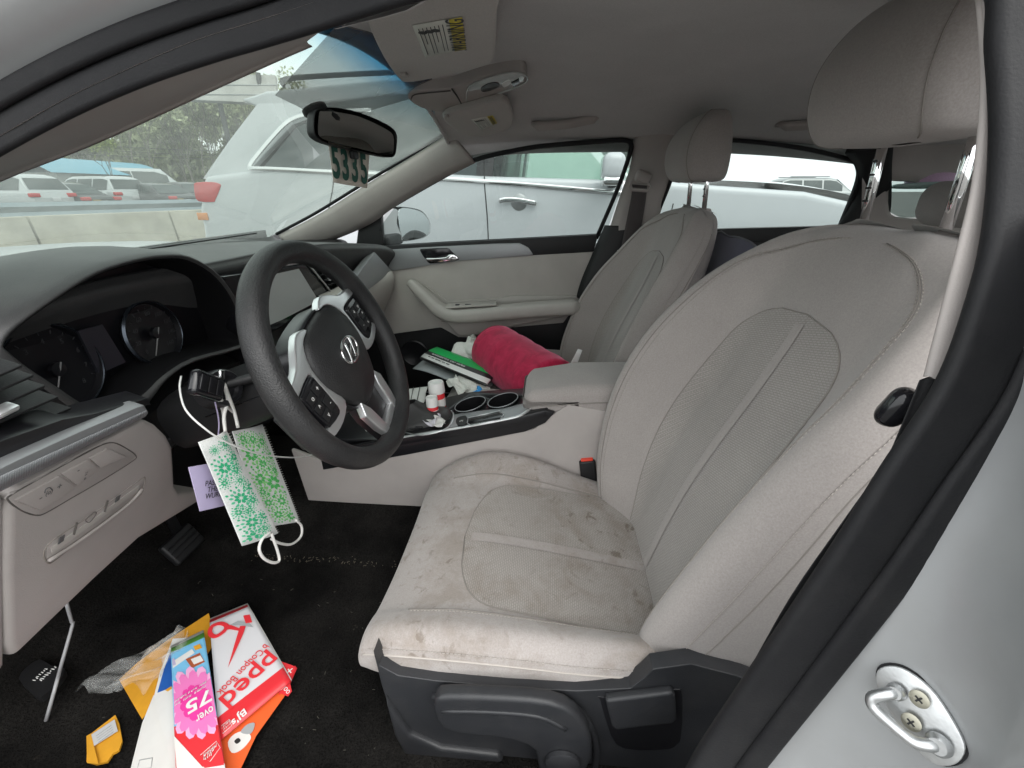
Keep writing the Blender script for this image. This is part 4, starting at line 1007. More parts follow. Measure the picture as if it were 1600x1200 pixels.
sweep('gate_edge', cr([ct(630, 675, .002), ct(660, 680, .002), ct(700, 668, .002), ct(708, 645, .002), ct(690, 638, .002)], 4), circ(.002, 6), m_sil, con)
for q in range(4): rbox('gear_switch', (.012, .02, .006), ct(628+9*q, 671-1.2*q, .004), m_blk, con, .002)
# armrest lid
def armdef(x, y, z):
    k = max(0, (y-.10)/.09); return (x*(1-.12*k*k), y, z-(.030*k*k if z > 0 else -.014*k)*1.0)
arm = rbox('armrest_lid', (.185, .38, .088), (-.032, -.06, .664), m_seat, con, .026, 6, deform=armdef, cuts=2, rot=(R(-2.5), 0, 0))
sweep('armrest_seam', cr([V(-.1262, -.22, .676), V(-.1262, -.05, .668), V(-.124, .06, .655), V(-.11, .115, .646)], 5), circ(.0013, 6), m_seam, arm)
# ================================================================== front passenger door
pd = T('passenger_door', 'beige passenger front door panel with silver trim, chrome handle and armrest', 'car door', (.75, .3, .4))
def px_(pts, x): return AX(pts, x)
prism('beige_panel', px_([(600, 425), (716, 407), (824, 399), (935, 393), (905, 470), (880, 505), (800, 512), (737, 528), (716, 527), (689, 512), (600, 524)], .70), .04, m_doorb, pd, .006, dirn=(1, 0, 0))
prism('lower_panel', [V(.715, y, z) for y, z in ((.92, .58), (.2, .62), (-.30, .70), (-.30, .28), (.92, .28))], .05, m_blk, pd, .005, dirn=(1, 0, 0))
lathe('speaker', [(.060, 0), (.060, .003), (.055, .005), (.05, .002), (.0, .001)], A(648, 552, x=.712), (-1, 0, 0), m_blk2, pd, 32)
mp = prism('map_pocket', [V(.685, y, z) for y, z in ((.55, .40), (.3, .44), (-.2, .46), (-.28, .42), (-.25, .29), (.5, .29))], .03, m_blk, pd, .008, dirn=(1, 0, 0))
prism('silver_trim', px_([(582, 392), (656, 387), (770, 381), (812, 380), (826, 387), (833, 398), (824, 400), (716, 408), (614, 423), (590, 425)], .693), .03, m_silp, pd, .003, dirn=(1, 0, 0))
prism('black_belt_trim', px_([(580, 394), (600, 384), (770, 375), (935, 366), (928, 393), (830, 402), (700, 412)], .702), .03, m_blk, pd, .005, dirn=(1, 0, 0))
sweep('belt_seal', px_([(590, 386), (700, 379.5), (820, 373.5), (940, 367)], .713), circ(.006, 8), m_rub, pd)
# handle
hr_ = prism('handle_recess', cr(px_([(656, 391), (664, 388.5), (698, 387.5), (704, 391), (716, 403), (712, 407), (678, 411.5), (668, 409)], .6915), 2, True), .003, m_gloss, pd, .0005, dirn=(1, 0, 0))
prism('handle_lever', cr(px_([(663, 404), (676, 403.5), (696, 402), (701, 398), (709, 398), (715, 403), (711, 407), (676, 411)], .680), 2, True), .010, m_chr, pd, .003, dirn=(1, 0, 0))
# armrest with grip
ap = [A(642, 441, x=.665), A(654, 452, x=.652), A(670, 468, x=.638), A(688, 484, x=.625), A(708, 492, x=.617), A(740, 491, x=.615), A(790, 487, x=.615), A(840, 483, x=.617), A(905, 478, x=.625)]
sweep('armrest', cr(ap, 5), rrect(.085, .05, .02, 4), m_doorb, pd, up=(-1, 0, 0), scale=np.interp(np.linspace(0, 1, 41), [0, .12, .4, 1], [.62, .78, 1.0, 1.05]))
prism('grip_well', px_([(664, 446), (700, 470), (776, 467), (800, 462), (905, 462), (905, 475), (690, 480)], .690), .02, m_doorb, pd, .004, dirn=(1, 0, 0))
sp2 = prism('switch_plate', [A(694, 481, x=.60), A(776, 476, x=.60), A(776, 470, x=.655), A(700, 474, x=.655)], .004, m_doorb, pd, .001, dirn=(0, 0, -1))
for px, w_ in ((715, .016), (732, .026)): rbox('window_switch', (.012, w_, .005), A(px, 477, x=.628)+V(0, 0, .002), m_blk2, sp2, .001)
sweep('pocket_line', cr(px_([(690, 502), (760, 499), (885, 488)], .6985), 4), circ(.0015, 6), M('door_line', (.28, .26, .235), .8, var=0), pd)
prism('armrest_skirt', px_([(652, 462), (690, 497), (716, 526), (737, 526), (800, 511), (900, 492), (905, 478), (700, 490), (684, 482)], .672), .05, m_doorb, pd, .012, dirn=(1, 0, 0), seg=4)
# window frame and glass
wt_ = [A(742, 250, x=.615), A(800, 236, x=.615), A(850, 228, x=.615), A(930, 221.5, x=.615), A(972, 219, x=.617), A(985, 224, x=.625), A(984, 240, x=.635), A(965, 295, x=.675), A(932, 372, x=.712)]
sweep('window_frame', cr([A(563, 352, x=.70)]+[A(640, 306, x=.665), A(700, 272, x=.635)]+wt_, 4), rrect(.018, .014, .004), m_rub, pd, up=(-1, 0, 0))
rows = [[A(px, py, x=.725) for px, py in ((570, 400), (690, 395), (810, 390), (940, 385))], [A(px, py, x=.675) for px, py in ((620, 320), (730, 310), (840, 300), (970, 298))], [A(px, py, x=.625) for px, py in ((720, 245), (800, 232), (890, 220), (992, 210))]]
Surf(rows, 3, 3).obj('window_glass', g_side, pd)
sail = prism('sail_panel', px_([(556, 384), (560, 352), (572, 340), (596, 326), (599, 384)], .700), .02, m_blk, pd, .006, dirn=(1, 0, 0), seg=3)
# outside mirror
mr = T('side_mirror', 'silver passenger side mirror outside the front door window', 'side mirror', A(630, 380, x=.80))
mo = [(600, 327), (612, 323), (640, 324), (662, 331), (673, 350), (668, 369), (632, 377), (602, 379)]
mnv = V(-.36, -.93, .03); mpl = (mnv, A(635, 350, x=.93)); mA = lambda p: A(p[0], p[1], pl=mpl)
ringm = [mA(p) for p in mo]; c_ = np.mean(ringm, axis=0)
ringm = cr(ringm, 4, True); yl = lambda P, s, d: [c_+(p-c_)*s+V(*d) for p in P]
Surf([yl(ringm, .97, (0, .004, 0)), yl(ringm, 1.02, (0, .006, 0)), yl(ringm, 1.0, (.02, .04, .0)), yl(ringm, .8, (.03, .09, 0)), yl(ringm, .4, (.035, .115, 0)), yl(ringm, .02, (.035, .12, 0))], 1, 3, cu=True).obj('housing', m_paint, mr)
m_mir = M('mirror_glass', (.72, .76, .76), .02, metal=1., var=0)
gp = [mA(p)-V(0, .004, 0) for p in ((623, 327), (640, 326), (660, 333), (670, 351), (665, 368), (632, 375), (622, 350))]
prism('mirror_glass', cr(gp, 3, True), .003, m_mir, mr, 0, dirn=(0, 1, 0))
prism('back_cover', cr([mA(p)-V(0, .003, 0) for p in ((600, 330), (613, 326), (621, 330), (619, 350), (628, 375), (603, 377))], 3, True), .004, m_paint, mr, 0, dirn=(0, 1, 0))
rbox('mirror_arm', (.20, .05, .05), (.82, .74, .935), m_blk, mr, .015)
# ================================================================== rear passenger door
rd = T('rear_passenger_door', 'black topped rear passenger side door behind the front seats', 'car door', (.75, -.7, .4))
prism('belt_trim', px_([(1000, 362), (1140, 357), (1340, 352), (1340, 372), (1160, 380), (1000, 386)], .70), .03, m_blk, rd, .005, dirn=(1, 0, 0))
prism('door_panel', [V(.715, y, z) for y, z in ((-.28, .96), (-1.08, .98), (-1.15, .28), (-.28, .28))], .04, m_blk, rd, .005, dirn=(1, 0, 0))
prism('door_trim_panel', [V(.70, y, z) for y, z in ((-.35, .86), (-1.05, .88), (-1.05, .50), (-.35, .50))], .02, m_doorb, rd, .005, dirn=(1, 0, 0))
rows = [[A(px, py, x=.715) for px, py in ((1005, 372), (1170, 366), (1350, 360))], [A(px, py, x=.665) for px, py in ((1030, 290), (1190, 290), (1350, 295))], [A(px, py, x=.615) for px, py in ((1055, 212), (1180, 212), (1350, 235))]]
Surf(rows, 3, 3).obj('window_glass', g_side, rd)
sweep('window_frame', cr([A(1016, 360, x=.70), A(1045, 290, x=.655), A(1066, 230, x=.62), A(1100, 221, x=.612), A(1155, 220, x=.61), A(1250, 231, x=.612), A(1325, 249, x=.617), A(1341, 262, x=.625), A(1338, 290, x=.645), A(1312, 355, x=.69)], 5), rrect(.018, .012, .004), m_rub, rd, up=(-1, 0, 0))
# ================================================================== rear of the cabin
rows = [[V(x, y, z) for x in (-.70, -.4, 0, .4, .66)] for y, z in ((-.55, .44), (-.65, .49), (-.85, .46), (-.95, .52), (-1.02, .75), (-1.09, .95), (-1.14, .99), (-1.29, .96))]
rs = T('rear_bench', 'beige rear bench seat seen over the driver seat', 'car seat', (0, -.9, .3)); Surf(rows, 3, 4).obj('bench', m_seat, rs)
for x_ in (-.36, .02, .40):
    o = rbox('rear_headrest', (.22, .11, .125), (x_, -1.10, 1.09), m_seat, rs, .05, 6, cuts=1)
rbox('parcel_shelf', (1.36, .42, .03), (0, -1.46, .97), m_carp, body, .01)
prism('rear_bulkhead', [V(x, -1.30, z) for x, z in ((-.72, .28), (.72, .28), (.70, .97), (-.70, .97))], .03, m_blk2, body, dirn=(0, -1, 0))
# quarter panel with its small window, rear glass
qa = [A(1330, 180, x=.55), A(1420, 200, x=.50), A(1530, 190, x=.42), A(1530, 360, x=.56), A(1470, 352, x=.60), A(1376, 352, x=.655), A(1362, 300, x=.64), A(1385, 262, x=.60)]
QW = [(1387, 298), (1390, 287), (1402, 281), (1440, 285), (1470, 300), (1470, 340), (1410, 341), (1392, 333)]
qx = lambda p, d=0.: A(p[0], p[1], pl=((1, -.45, .35), (.60+d, -1.05, 1.09)))
outer = [qx(p) for p in ((1345, 160), (1400, 160), (1460, 160), (1540, 160), (1560, 260), (1560, 370), (1450, 372), (1350, 372))]
inner = [qx(p) for p in ((1390, 287), (1402, 281), (1440, 285), (1470, 300), (1471, 320), (1470, 340), (1410, 341), (1389, 330))]
outer = [qx(p) for p in ((1352, 225), (1385, 170), (1450, 170), (1560, 190), (1560, 320), (1560, 372), (1420, 372), (1352, 372))]
Surf([cr(outer, 3, True), cr([.35*a+.65*b for a, b in zip(outer, inner)], 3, True), cr(inner, 3, True), cr([p+V(.02, -.01, 0) for p in inner], 3, True)], 1, 2, cu=True).obj('quarter_trim', m_trimb, body)
prism('quarter_glass', [p+V(.022, -.01, 0) for p in inner], .003, g_side, body, dirn=(1, 0, 0))
rows = [[V(x, -1.28-.40*q+.0*x*x, 1.31-.34*q-.14*x*x) for x in (-.55, -.3, 0, .3, .55)] for q in (0, .35, .7, 1.)]
Surf(rows, 3, 3).obj('rear_glass', g_side, body)
rows = [[V(x, y, z-.10*x*x) for x in (-.80, -.4, 0, .4, .80)] for y, z in ((-1.66, .98), (-2.0, .965), (-2.25, .93), (-2.30, .7), (-2.28, .35))]
Surf(rows, 3, 3).obj('trunk_lid', m_paint, body)
for s in (-1, 1):
    prism('quarter_panel', [V(s*.90, y, z) for y, z in ((-1.15, .95), (-1.6, .93), (-2.25, .86), (-2.3, .35), (-1.15, .28))], .04, m_paint, body, .02, dirn=(-s, 0, 0))
prism('rear_door_skin', [V(-.905, y, z) for y, z in ((-.26, .93), (-1.15, .95), (-1.15, .28), (-.26, .28))], .03, m_paint, body, .015, dirn=(1, 0, 0))
prism('right_door_skin', [V(.90, y, z) for y, z in ((1.05, .86), (.3, .915), (-1.15, .96), (-1.15, .28), (1.05, .28))], .03, m_paint, body, .015, dirn=(-1, 0, 0))
hat = T('plush_hat', 'pink and purple soft hat lying on the rear headrest', 'hat', A(1455, 290, y=-1.22))
hb0 = A(1462, 283, y=-1.16)
m_pink = fabric('pink_plush', (.62, .42, .60), weave=300, sheen=.4)
lathe('crown', [(.075, 0), (.078, .012), (.070, .030), (.048, .046), (.018, .053), (0, .054)], hb0+V(0, 0, -.012), (0.05, 0, 1), m_pink, hat, 28); lathe('brim', [(.105, -.004), (.11, .0), (.105, .006), (.06, .010)], hb0+V(0, 0, -.014), (.05, 0, 1), M('teal_felt', (.45, .60, .58), .9), hat, 28)
# ================================================================== belts on the passenger B pillar
pbt = T('passenger_seat_belt', 'dark seat belt hanging from a beige ring on the passenger side pillar', 'seat belt', A(1000, 300, x=.62))
bl = AX([(990, 290), (1012, 292), (1002, 350), (990, 420), (968, 420), (980, 350)], .635)
rows = [[A(a, p, x=xx), A((a+b)/2, p+1, x=xx-.006), A(b, p+2, x=xx)] for a, b, p, xx in ((988, 1011, 288, .60), (986, 1009, 310, .615), (980, 1004, 340, .635), (973, 998, 375, .655), (964, 990, 420, .662))]
Surf(rows, 3, 4).obj('webbing', m_belt, pbt, thick=.0015)
rbox('ring_cover', (.03, .055, .038), A(1005, 277, x=.60), m_trimb, pbt, .014, 4, rot=(R(20), 0, 0)); 
sweep('ring', AL([(986, 283), (984, 290), (988, 296), (1012, 298), (1016, 291), (1012, 285)], x=.594), circ(.006, 8), m_trimb, pbt, closed=True)
sweep('anchor_clip', AX([(966, 391), (964, 402)], .645), circ(.003, 6), m_sil, pbt)
# ================================================================== grab handles, visors, overhead console
def grab(label, p0, p1, dz):
    g = T('grab_handle', label, 'grab handle', p0, 'roof grab handles')
    mid = (p0+p1)/2; d = p1-p0
    sweep('bar', cr([p0+V(.02, 0, .02), p0+V(-.012, 0, -.002), p0+d*.12+V(-.02, 0, dz), p0+d*.5+V(-.022, 0, dz-.004), p0+d*.88+V(-.02, 0, dz), p1+V(-.012, 0, -.002), p1+V(.02, 0, .02)], 5), rrect(.016, .028, .006), m_trimb, g, up=(-.6, 0, -.8))
    for p in (p0, p1): rbox('end_cap', (.03, .03, .025), p+V(.006, 0, .008), m_trimb, g, .008)
    sweep('shadow_gap', cr([p0+V(.0, .014, .03), p0+d*.1+V(.0, 0, .044), p0+d*.9+V(.0, 0, .046), p1+V(.0, -.016, .028)], 5), circ(.003, 6), m_blk, g)
grab('beige grab handle above the front passenger window', A(838, 196, x=.50), A(930, 184, x=.50), -.006)
grab('beige grab handle above the rear passenger window beside the driver headrest', A(1222, 196, x=.50), A(1300, 185, x=.47), -.006)
def vis(px, py, off):        # pixel on a surface parallel to the headliner, off below
    d = FW+RT*(px-800)/FPX+UP*(600-py)/FPX; lo, hi = .05, 4.
    for _ in range(50):
        mid = (lo+hi)/2; p = CAM+d*mid
        if p[2] > H(p[0], p[1])-off: hi = mid
        else: lo = mid
    return CAM+d*lo
m_vis = fabric('visor_cloth', (.42, .385, .36), weave=1000)
def visor(label, pts, lab, clip, off, slope):
    n = nrm(V(slope, .05, 1)); o0 = vis(*np.mean(pts, axis=0), off); vq = lambda p, h=0.: A(p[0], p[1], pl=(n, o0-n*h))
    v = T('sun_visor', label, 'sun visor', o0, 'sun visors folded up against the roof')
    prism('visor_board', cr([vq(p) for p in pts], 3, True), .018, m_vis, v, .006, dirn=n, seg=4)
    a, b, c, d = [vq(p, .0008) for p in lab]; dn = -n
    s_ = sheet('warning_label', (a, b, c, d), M('label_white', (.66, .66, .60), .6, var=.02), v, 2, 2, thick=.0002)
    dz = dn*.0006
    ye = sheet('warning_strip', (b+(a-b)*.26+dz, b+dz, c+dz, c+(d-c)*.26+dz), M('label_yellow', (.62, .50, .06), .6, var=.02), s_, 1, 1, thick=.0002)
    L = np.linalg.norm(b-c); tx = nrm(c-b); ty = np.cross(dn, tx)
    text('label_text', '!WARNING', m_ink, s_, (a+(b-a)*.87+d+(c-d)*.87)/2+dn*.001, -tx, -ty, L*.20, .0001, off=.0002)
    lines = []
    for q in range(7):
        u = .10+.58*q/7; p0 = a+(b-a)*u; p1 = d+(c-d)*u
        lines.append([p0+(p1-p0)*.10+dz, p0+(p1-p0)*(.55 if q % 3 == 1 else .9)+dz])
    vv, ff = tubes_vf(lines, .0006, 4); mesh('label_print', vv, ff, m_grey_ink, s_)
    for q in range(3):
        p = a+(b-a)*(.16+.14*q)+(d-a)*.2+dz
        lathe('label_icon', [(.0, 0), (.006, 0), (.006, -.0004), (0, -.0004)], p, (0, 0, 1), m_ink, s_, 10)
    rbox('visor_clip', (.02, .012, .008), vq(clip, .003), m_trimb, v, .003)
    return v
visor('grey cloth sun visor with warning label above the steering wheel', [(560, -40), (572, 30), (600, 92), (622, 122), (636, 129), (680, 122), (755, 104), (772, 90), (777, 20), (779, -60)], [(644, 40), (722, 26), (728, 76), (664, 90)], (632, 117), .034, -.06)
visor('smaller looking grey sun visor beyond the overhead console, passenger side', [(692, 185), (705, 198), (722, 210), (748, 214), (790, 205), (801, 192), (798, 172), (785, 158), (740, 168), (708, 176)], [(736, 187), (770, 180), (777, 192), (752, 203)], (698, 181), .034, .10)
oc = T('overhead_console', 'beige overhead console with sunglasses door and map lamps between the visors', 'roof console', vis(730, 150, .02))
P = cr([vis(*p, .022) for p in ((636, 152), (650, 143), (700, 139), (760, 121), (812, 113), (824, 121), (818, 134), (780, 150), (735, 165), (700, 175), (672, 173), (650, 165))], 4, True)
prism('console_body', P, .03, m_trimb, oc, .006, dirn=(0, .08, 1), seg=4)
sweep('door_gap', [vis(*p, .0245) for p in ((706, 139), (714, 150), (722, 164), (726, 171))], circ(.0018, 6), m_ink, oc)
m_lens = M('lamp_lens', (.55, .57, .56), .12, var=.1, vs=40, spec=.7)
prism('map_lamp_lens', cr([vis(*p, .0235) for p in ((735, 134), (765, 122), (800, 115), (817, 118), (814, 130), (780, 143), (748, 150), (732, 150))], 3, True), .004, m_lens, oc, .001, dirn=(0, 0, 1))
prism('lamp_switch', cr([vis(*p, .026) for p in ((752, 138), (764, 131), (778, 130), (780, 136), (766, 142), (754, 144))], 3, True), .003, m_blk2, oc, .0006, dirn=(0, 0, 1)); prism('map_light_bulb_cover', cr([vis(*p, .026) for p in ((784, 131), (795, 126), (799, 130), (788, 137))], 2, True), .003, m_wht, oc, .0006, dirn=(0, 0, 1)); prism('lamp_switch', [vis(*p, .0265) for p in ((799, 130), (811, 124), (812, 130), (802, 137))], .003, m_gloss, oc, .0006, dirn=(0, 0, 1))
sweep('lens_rim', cr([vis(*p, .0245) for p in ((735, 134), (765, 122), (800, 114), (822, 119), (818, 131), (780, 146), (735, 160), (729, 150))], 4, True), circ(.0022, 6), m_lens, oc, closed=True)
sweep('sunglass_door_edge', cr([vis(*p, .0238) for p in ((642, 156), (646, 149), (660, 146), (704, 142))], 4), circ(.0015, 6), m_gro, oc)
# ================================================================== rear view mirror and hanging tag
rm = T('rear_view_mirror', 'black framed rear view mirror on the windshield', 'mirror', ws(495, 178))
MA, MB = V(-.055, .565, 0), V(.165, .478, 0); md_ = nrm(MB-MA); mn = nrm(V(md_[1], -md_[0], -.10)); mpt = V(.05, .523, 1.23)
mnn = nrm(V(md_[1], -md_[0], 0)); 
mq = lambda px, py, off=0.: A(px, py, pl=(mnn, mpt+mnn*off))
mo = [(490, 178), (497, 170), (520, 168), (560, 176), (600, 193), (617, 207), (618, 228), (614, 244), (600, 245), (560, 236), (520, 227), (498, 218), (489, 205)]
Pm = cr([mq(*p) for p in mo], 3, True); cm = Pm.mean(0)
rows = [Pm*0+cm+(Pm-cm)*.97, Pm+mnn*.004, Pm-mnn*.006, cm+(Pm-cm)*.97-mnn*.022, cm+(Pm-cm)*.75-mnn*.034, cm+(Pm-cm)*.02-mnn*.036]
Surf(rows, 1, 3, cu=True).obj('housing', m_blk, rm)
m_mir2 = M('inner_mirror_glass', (.62, .63, .60), .015, metal=1., var=0)
gm = [(499, 176), (505, 174), (525, 175), (560, 182), (598, 199), (614, 211), (615, 232), (612, 241), (600, 241.5), (560, 232), (520, 222.5), (500, 214), (497, 200)]
prism('mirror_glass', cr([mq(*p, .0055) for p in gm], 3, True), .004, m_mir2, rm, 0, dirn=-mnn)
mt = ws(490, 168)
sweep('stem', cr([mt+V(0, -.004, 0), mt+V(.02, -.03, -.015), cm-mnn*.03+V(-.01, 0, .01)], 5), circ(.012, 12), m_blk, rm)
lathe('mount_foot', [(.026, 0), (.026, .008), (.018, .02), (.010, .024)], mt, V(0, -.4, -.9), m_blk, rm, 20)
rbox('day_night_tab', (.03, .012, .018), mq(553, 242, -.008), m_blk, rm, .004)
tg_ = T('number_tag', 'cream paper tag with green number 5335 hanging under the mirror', 'tag', mq(545, 260, -.02))
tq = lambda px, py, off=0.: A(px, py, pl=(nrm(V(-.25, -1, 0)), mpt+V(0, .03, 0)-mnn*off*0+nrm(V(-.25, -1, 0))*off))
m_card = M('cream_card', (.82, .76, .67), .8, var=.03); m_grn = M('green_number_ink', (.03, .12, .09), .7, var=.05)
sh_ = sheet('card', (tq(521, 285), tq(574, 294), tq(578, 232), tq(512, 215)), m_card, tg_, 6, 6, lambda u, v: V(0, .004*math.sin(u*3), 0), .0008)
ux_ = tq(572, 272)-tq(518, 262); uy_ = tq(548, 240)-tq(552, 284)
for q, ch in enumerate('5335'):
    px = 524+14.6*q; py = 252+3.4*q
    text('number', ch, m_grn, tg_, tq(px+.5, py+4, .003), ux_, uy_, .092, .0002, sx=.62, bold=.0028)
# ================================================================== things lying about
def paper(name, c, rough=.7, var=.03): return M(name, c, rough, var=var, vs=30)
m_pap = paper('white_paper', (.74, .73, .70)); m_cpn = paper('coupon_white', (.66, .66, .68), .45); m_rp = paper('print_red', (.72, .035, .045), .45); m_bl = paper('print_blue', (.02, .11, .42), .45)
m_sky = paper('print_sky_blue', (.20, .52, .78), .45); m_pk1 = paper('print_pink', (.80, .20, .50), .45); m_pk2 = paper('print_pale_pink', (.85, .42, .66), .45); m_pk3 = paper('print_deep_pink', (.76, .05, .33), .45)
m_yel = paper('yellow_envelope', (.72, .34, .02), .65, .1); m_org = paper('print_orange', (.80, .13, .03), .45); m_gpr = paper('print_green', (.10, .30, .05), .45); m_brn = paper('print_brown', (.40, .10, .04), .45)
m_greyp = paper('grey_folder', (.36, .38, .39), .5); m_pnk = paper('pink_paper', (.62, .38, .37), .7)
m_tis = fabric('white_tissue', (.80, .80, .75), weave=250, sheen=.1); m_blu = paper('blue_wrap', (.03, .32, .75), .4)
def cloth_blob(name, c, r, m, parent, seed, sq=(1, 1, .5), n=22, amp=.35):
    rng = np.random.RandomState(seed); ph = rng.rand(8)*6.3; fr = rng.randint(2, 6, (8, 2)); v, f = [], []
    for i in range(n+1):
        for j in range(2*n):
            th, p = math.pi*i/n, 2*math.pi*j/(2*n)
            k = 1+amp*sum(math.sin(fr[q][0]*th+ph[q])*math.cos(fr[q][1]*p+ph[q]*2) for q in range(8))/3.
            v.append(np.array(c)+r*k*np.array([math.sin(th)*math.cos(p)*sq[0], math.sin(th)*math.sin(p)*sq[1], math.cos(th)*sq[2]]))
    for i in range(n):
        for j in range(2*n):
            b = (j+1) % (2*n); f.append((i*2*n+j, (i+1)*2*n+j, (i+1)*2*n+b, i*2*n+b))
    return mesh(name, v, f, m, parent)
def scribble(name, p0, p1, h, m, parent, up, seed=1, words=4):
    """a line of print too small to read: word-sized rows of little strokes"""
    rng = np.random.RandomState(seed); p0, p1, up = np.array(p0, float), np.array(p1, float), nrm(np.array(up, float)); L = np.linalg.norm(p1-p0); d = (p1-p0)/L; n = nrm(np.cross(d, up)); x = 0.; segs = []
    while x < L-h*.5:
        wl = rng.uniform(1.5, 4.)*h
        k = 0.
        while k < wl and x+k < L:
            a = p0+d*(x+k)+n*.0012; segs.append([a-up*h*rng.uniform(.2, .5), a+d*h*rng.uniform(0, .3)+up*h*rng.uniform(.2, .5)]); k += h*.42
        x += wl+h*.7
    v, f = tubes_vf(segs, h*.10, 4); return mesh(name, v, f, m, parent)
# ---- passenger seat: red bolster
a, b = A(772, 546, z=.60), A(846, 598, z=.60); b = b+(b-a)*.22; ax = nrm(b-a); L = np.linalg.norm(b-a); rr_ = .094
bo = T('bolster_cushion', 'crimson velvet bolster cushion lying on the passenger seat', 'cushion', (a+b)/2-V(0, 0, rr_))
def velvet():
    m = bpy.data.materials.new('crimson_velvet'); m.use_nodes = True; t = m.node_tree; bb = t.nodes['Principled BSDF']; co = coord(t)
    n1 = noise(t, co, 22, 5, .65, .8)
    t.links.new(ramp(t, n1, [(.30, (.30, .004, .034)), (.5, (.46, .008, .055)), (.72, (.58, .020, .085))]), bb.inputs['Base Color'])
    bb.inputs['Roughness'].default_value = .9; bb.inputs['Sheen Weight'].default_value = .5; bb.inputs['Sheen Roughness'].default_value = .4; bb.inputs['Sheen Tint'].default_value = (1, .4, .55, 1)
    bump(t, bb, n1, .2, .004); return m
pr_ = [(.0, -.002), (.03, -.006), (rr_*.75, -.003), (rr_*.93, .006), (rr_, .020)]+[(rr_*(1+.018*math.sin(q*2.3)+.01*math.sin(q*5)), .03+(L-.06)*q/10) for q in range(11)]+[(rr_, L-.020), (rr_*.93, L-.006), (rr_*.75, L+.003), (0, L+.004)]
lathe('cover', pr_, a, ax, velvet(), bo, 40, auto=80)
for h_ in (.010, L-.010): lathe('end_piping', [(rr_*.955, h_-.003), (rr_*.975, h_), (rr_*.955, h_+.003)], a, ax, bo.children[0].data.materials[0], bo, 40, caps=False)
# ---- dealer folder
def band_material(name, stops):
    m = bpy.data.materials.new(name); m.use_nodes = True; t = m.node_tree; bb = t.nodes['Principled BSDF']
    sp = nd(t, 'ShaderNodeSeparateXYZ'); t.links.new(coord(t, 'UV'), sp.inputs[0])
    t.links.new(ramp(t, sp.outputs[1], stops, 'CONSTANT'), bb.inputs['Base Color']); bb.inputs['Roughness'].default_value = .32; return m
fz = lambda px, py, h=0.: A(px, py, z=.555+h)
TL, TR, BR, BL = fz(683, 543, .02), fz(784, 580, .02), fz(759, 603, .012), fz(656, 560, .012)
fo = T('dealer_folder', 'green, black and white car sales folder on top of the papers on the seat', 'folder', (TL+BR)/2)
sheet('cover', (BL, BR, TR, TL), band_material('folder_print', [(0, (.02, .02, .02)), (.05, (.02, .02, .02)), (.07, (.88, .88, .85)), (.29, (.02, .02, .022)), (.49, (.01, .52, .12))]), fo, 8, 8, lambda u, v: V(0, 0, .006*math.sin(math.pi*v)), .006)
ud, vd = nrm(BR-BL), nrm(TL-BL)
textfit('lettering', 'enterprise car sales', m_wht, fo, BL+(BR-BL)*.10+(TL-BL)*.39+V(0, 0, .0098), BL+(BR-BL)*.62+(TL-BL)*.39+V(0, 0, .0098), np.linalg.norm(TL-BL)*.13, vd, .012)
scribble('small_print', *(BL+(BR-BL)*.10+(TL-BL)*.18+V(0, 0, .0085), BL+(BR-BL)*.45+(TL-BL)*.18+V(0, 0, .0085)), np.linalg.norm(TL-BL)*.08, m_grey_ink, fo, vd, 9)
g1 = T('grey_folder', 'grey paper folders under the green sales folder', 'folder', fz(700, 600, -.03))
sheet('leaf', (fz(645, 576, -.012), fz(752, 609, -.012), fz(775, 592, -.012), fz(675, 552, -.012)), m_greyp, g1, 8, 6, lambda u, v: V(0, 0, .004*math.sin(7*u)), .002)
sheet('leaf', (fz(668, 580, -.022), fz(756, 612, -.022), fz(778, 594, -.022), fz(690, 556, -.022)), m_greyp, g1, 8, 6, lambda u, v: V(0, 0, .003*math.sin(5*u+1)), .002)
pk = tag(sheet('pink_slip', (fz(748, 607, -.008), fz(783, 588, -.008), fz(770, 575, -.008), fz(735, 590, -.008)), m_pnk, None, 5, 5, lambda u, v: V(0, 0, .004*math.sin(4*u)), .001), 'pink paper slip poking out under the folders', 'paper')
gv = T('crumpled_glove', 'crumpled white cloth gloves between folder and red bolster', 'glove', fz(735, 555, -.02))
cloth_blob('glove_palm', fz(737, 548, .004), .062, m_tis, gv, 3, (1.4, .9, .62)); cloth_blob('glove_fingers', fz(757, 562, -.004), .045, m_tis, gv, 5, (1.1, 1., .45))
nw = T('napkin', 'white crumpled napkin with a bright blue wrapper end beside the cup holder', 'napkin', fz(730, 605, -.006))
def crump(s, amp): return lambda u, v: V(amp*math.sin(9*u+s), amp*math.cos(8*v+s), amp*1.3*math.sin(7*u+5*v+s)+amp*.8*math.sin(15*v-9*u))
sheet('napkin_sheet', (fz(699, 598, .0), fz(752, 622, -.006), fz(764, 606, .0), fz(716, 587, .004)), m_tis, nw, 22, 22, crump(1, .005))
sheet('napkin_fold', (fz(695, 596, .0), fz(716, 616, -.004), fz(734, 609, .0), fz(712, 588, .012)), m_tis, nw, 14, 14, crump(3, .004))
sheet('blue_end', (fz(738, 618, .004), fz(752, 622, .004), fz(772, 612, .004), fz(744, 606, .006)), m_blu, nw, 16, 16, crump(2, .004))
rx = tag(sheet('red_wrapper', (fz(785, 596, .002), fz(798, 606, -.002), fz(806, 598, .002), fz(794, 590, .002)), m_rp, None, 8, 8, crump(4, .003)), 'small red wrapper tucked under the bolster', 'wrapper')
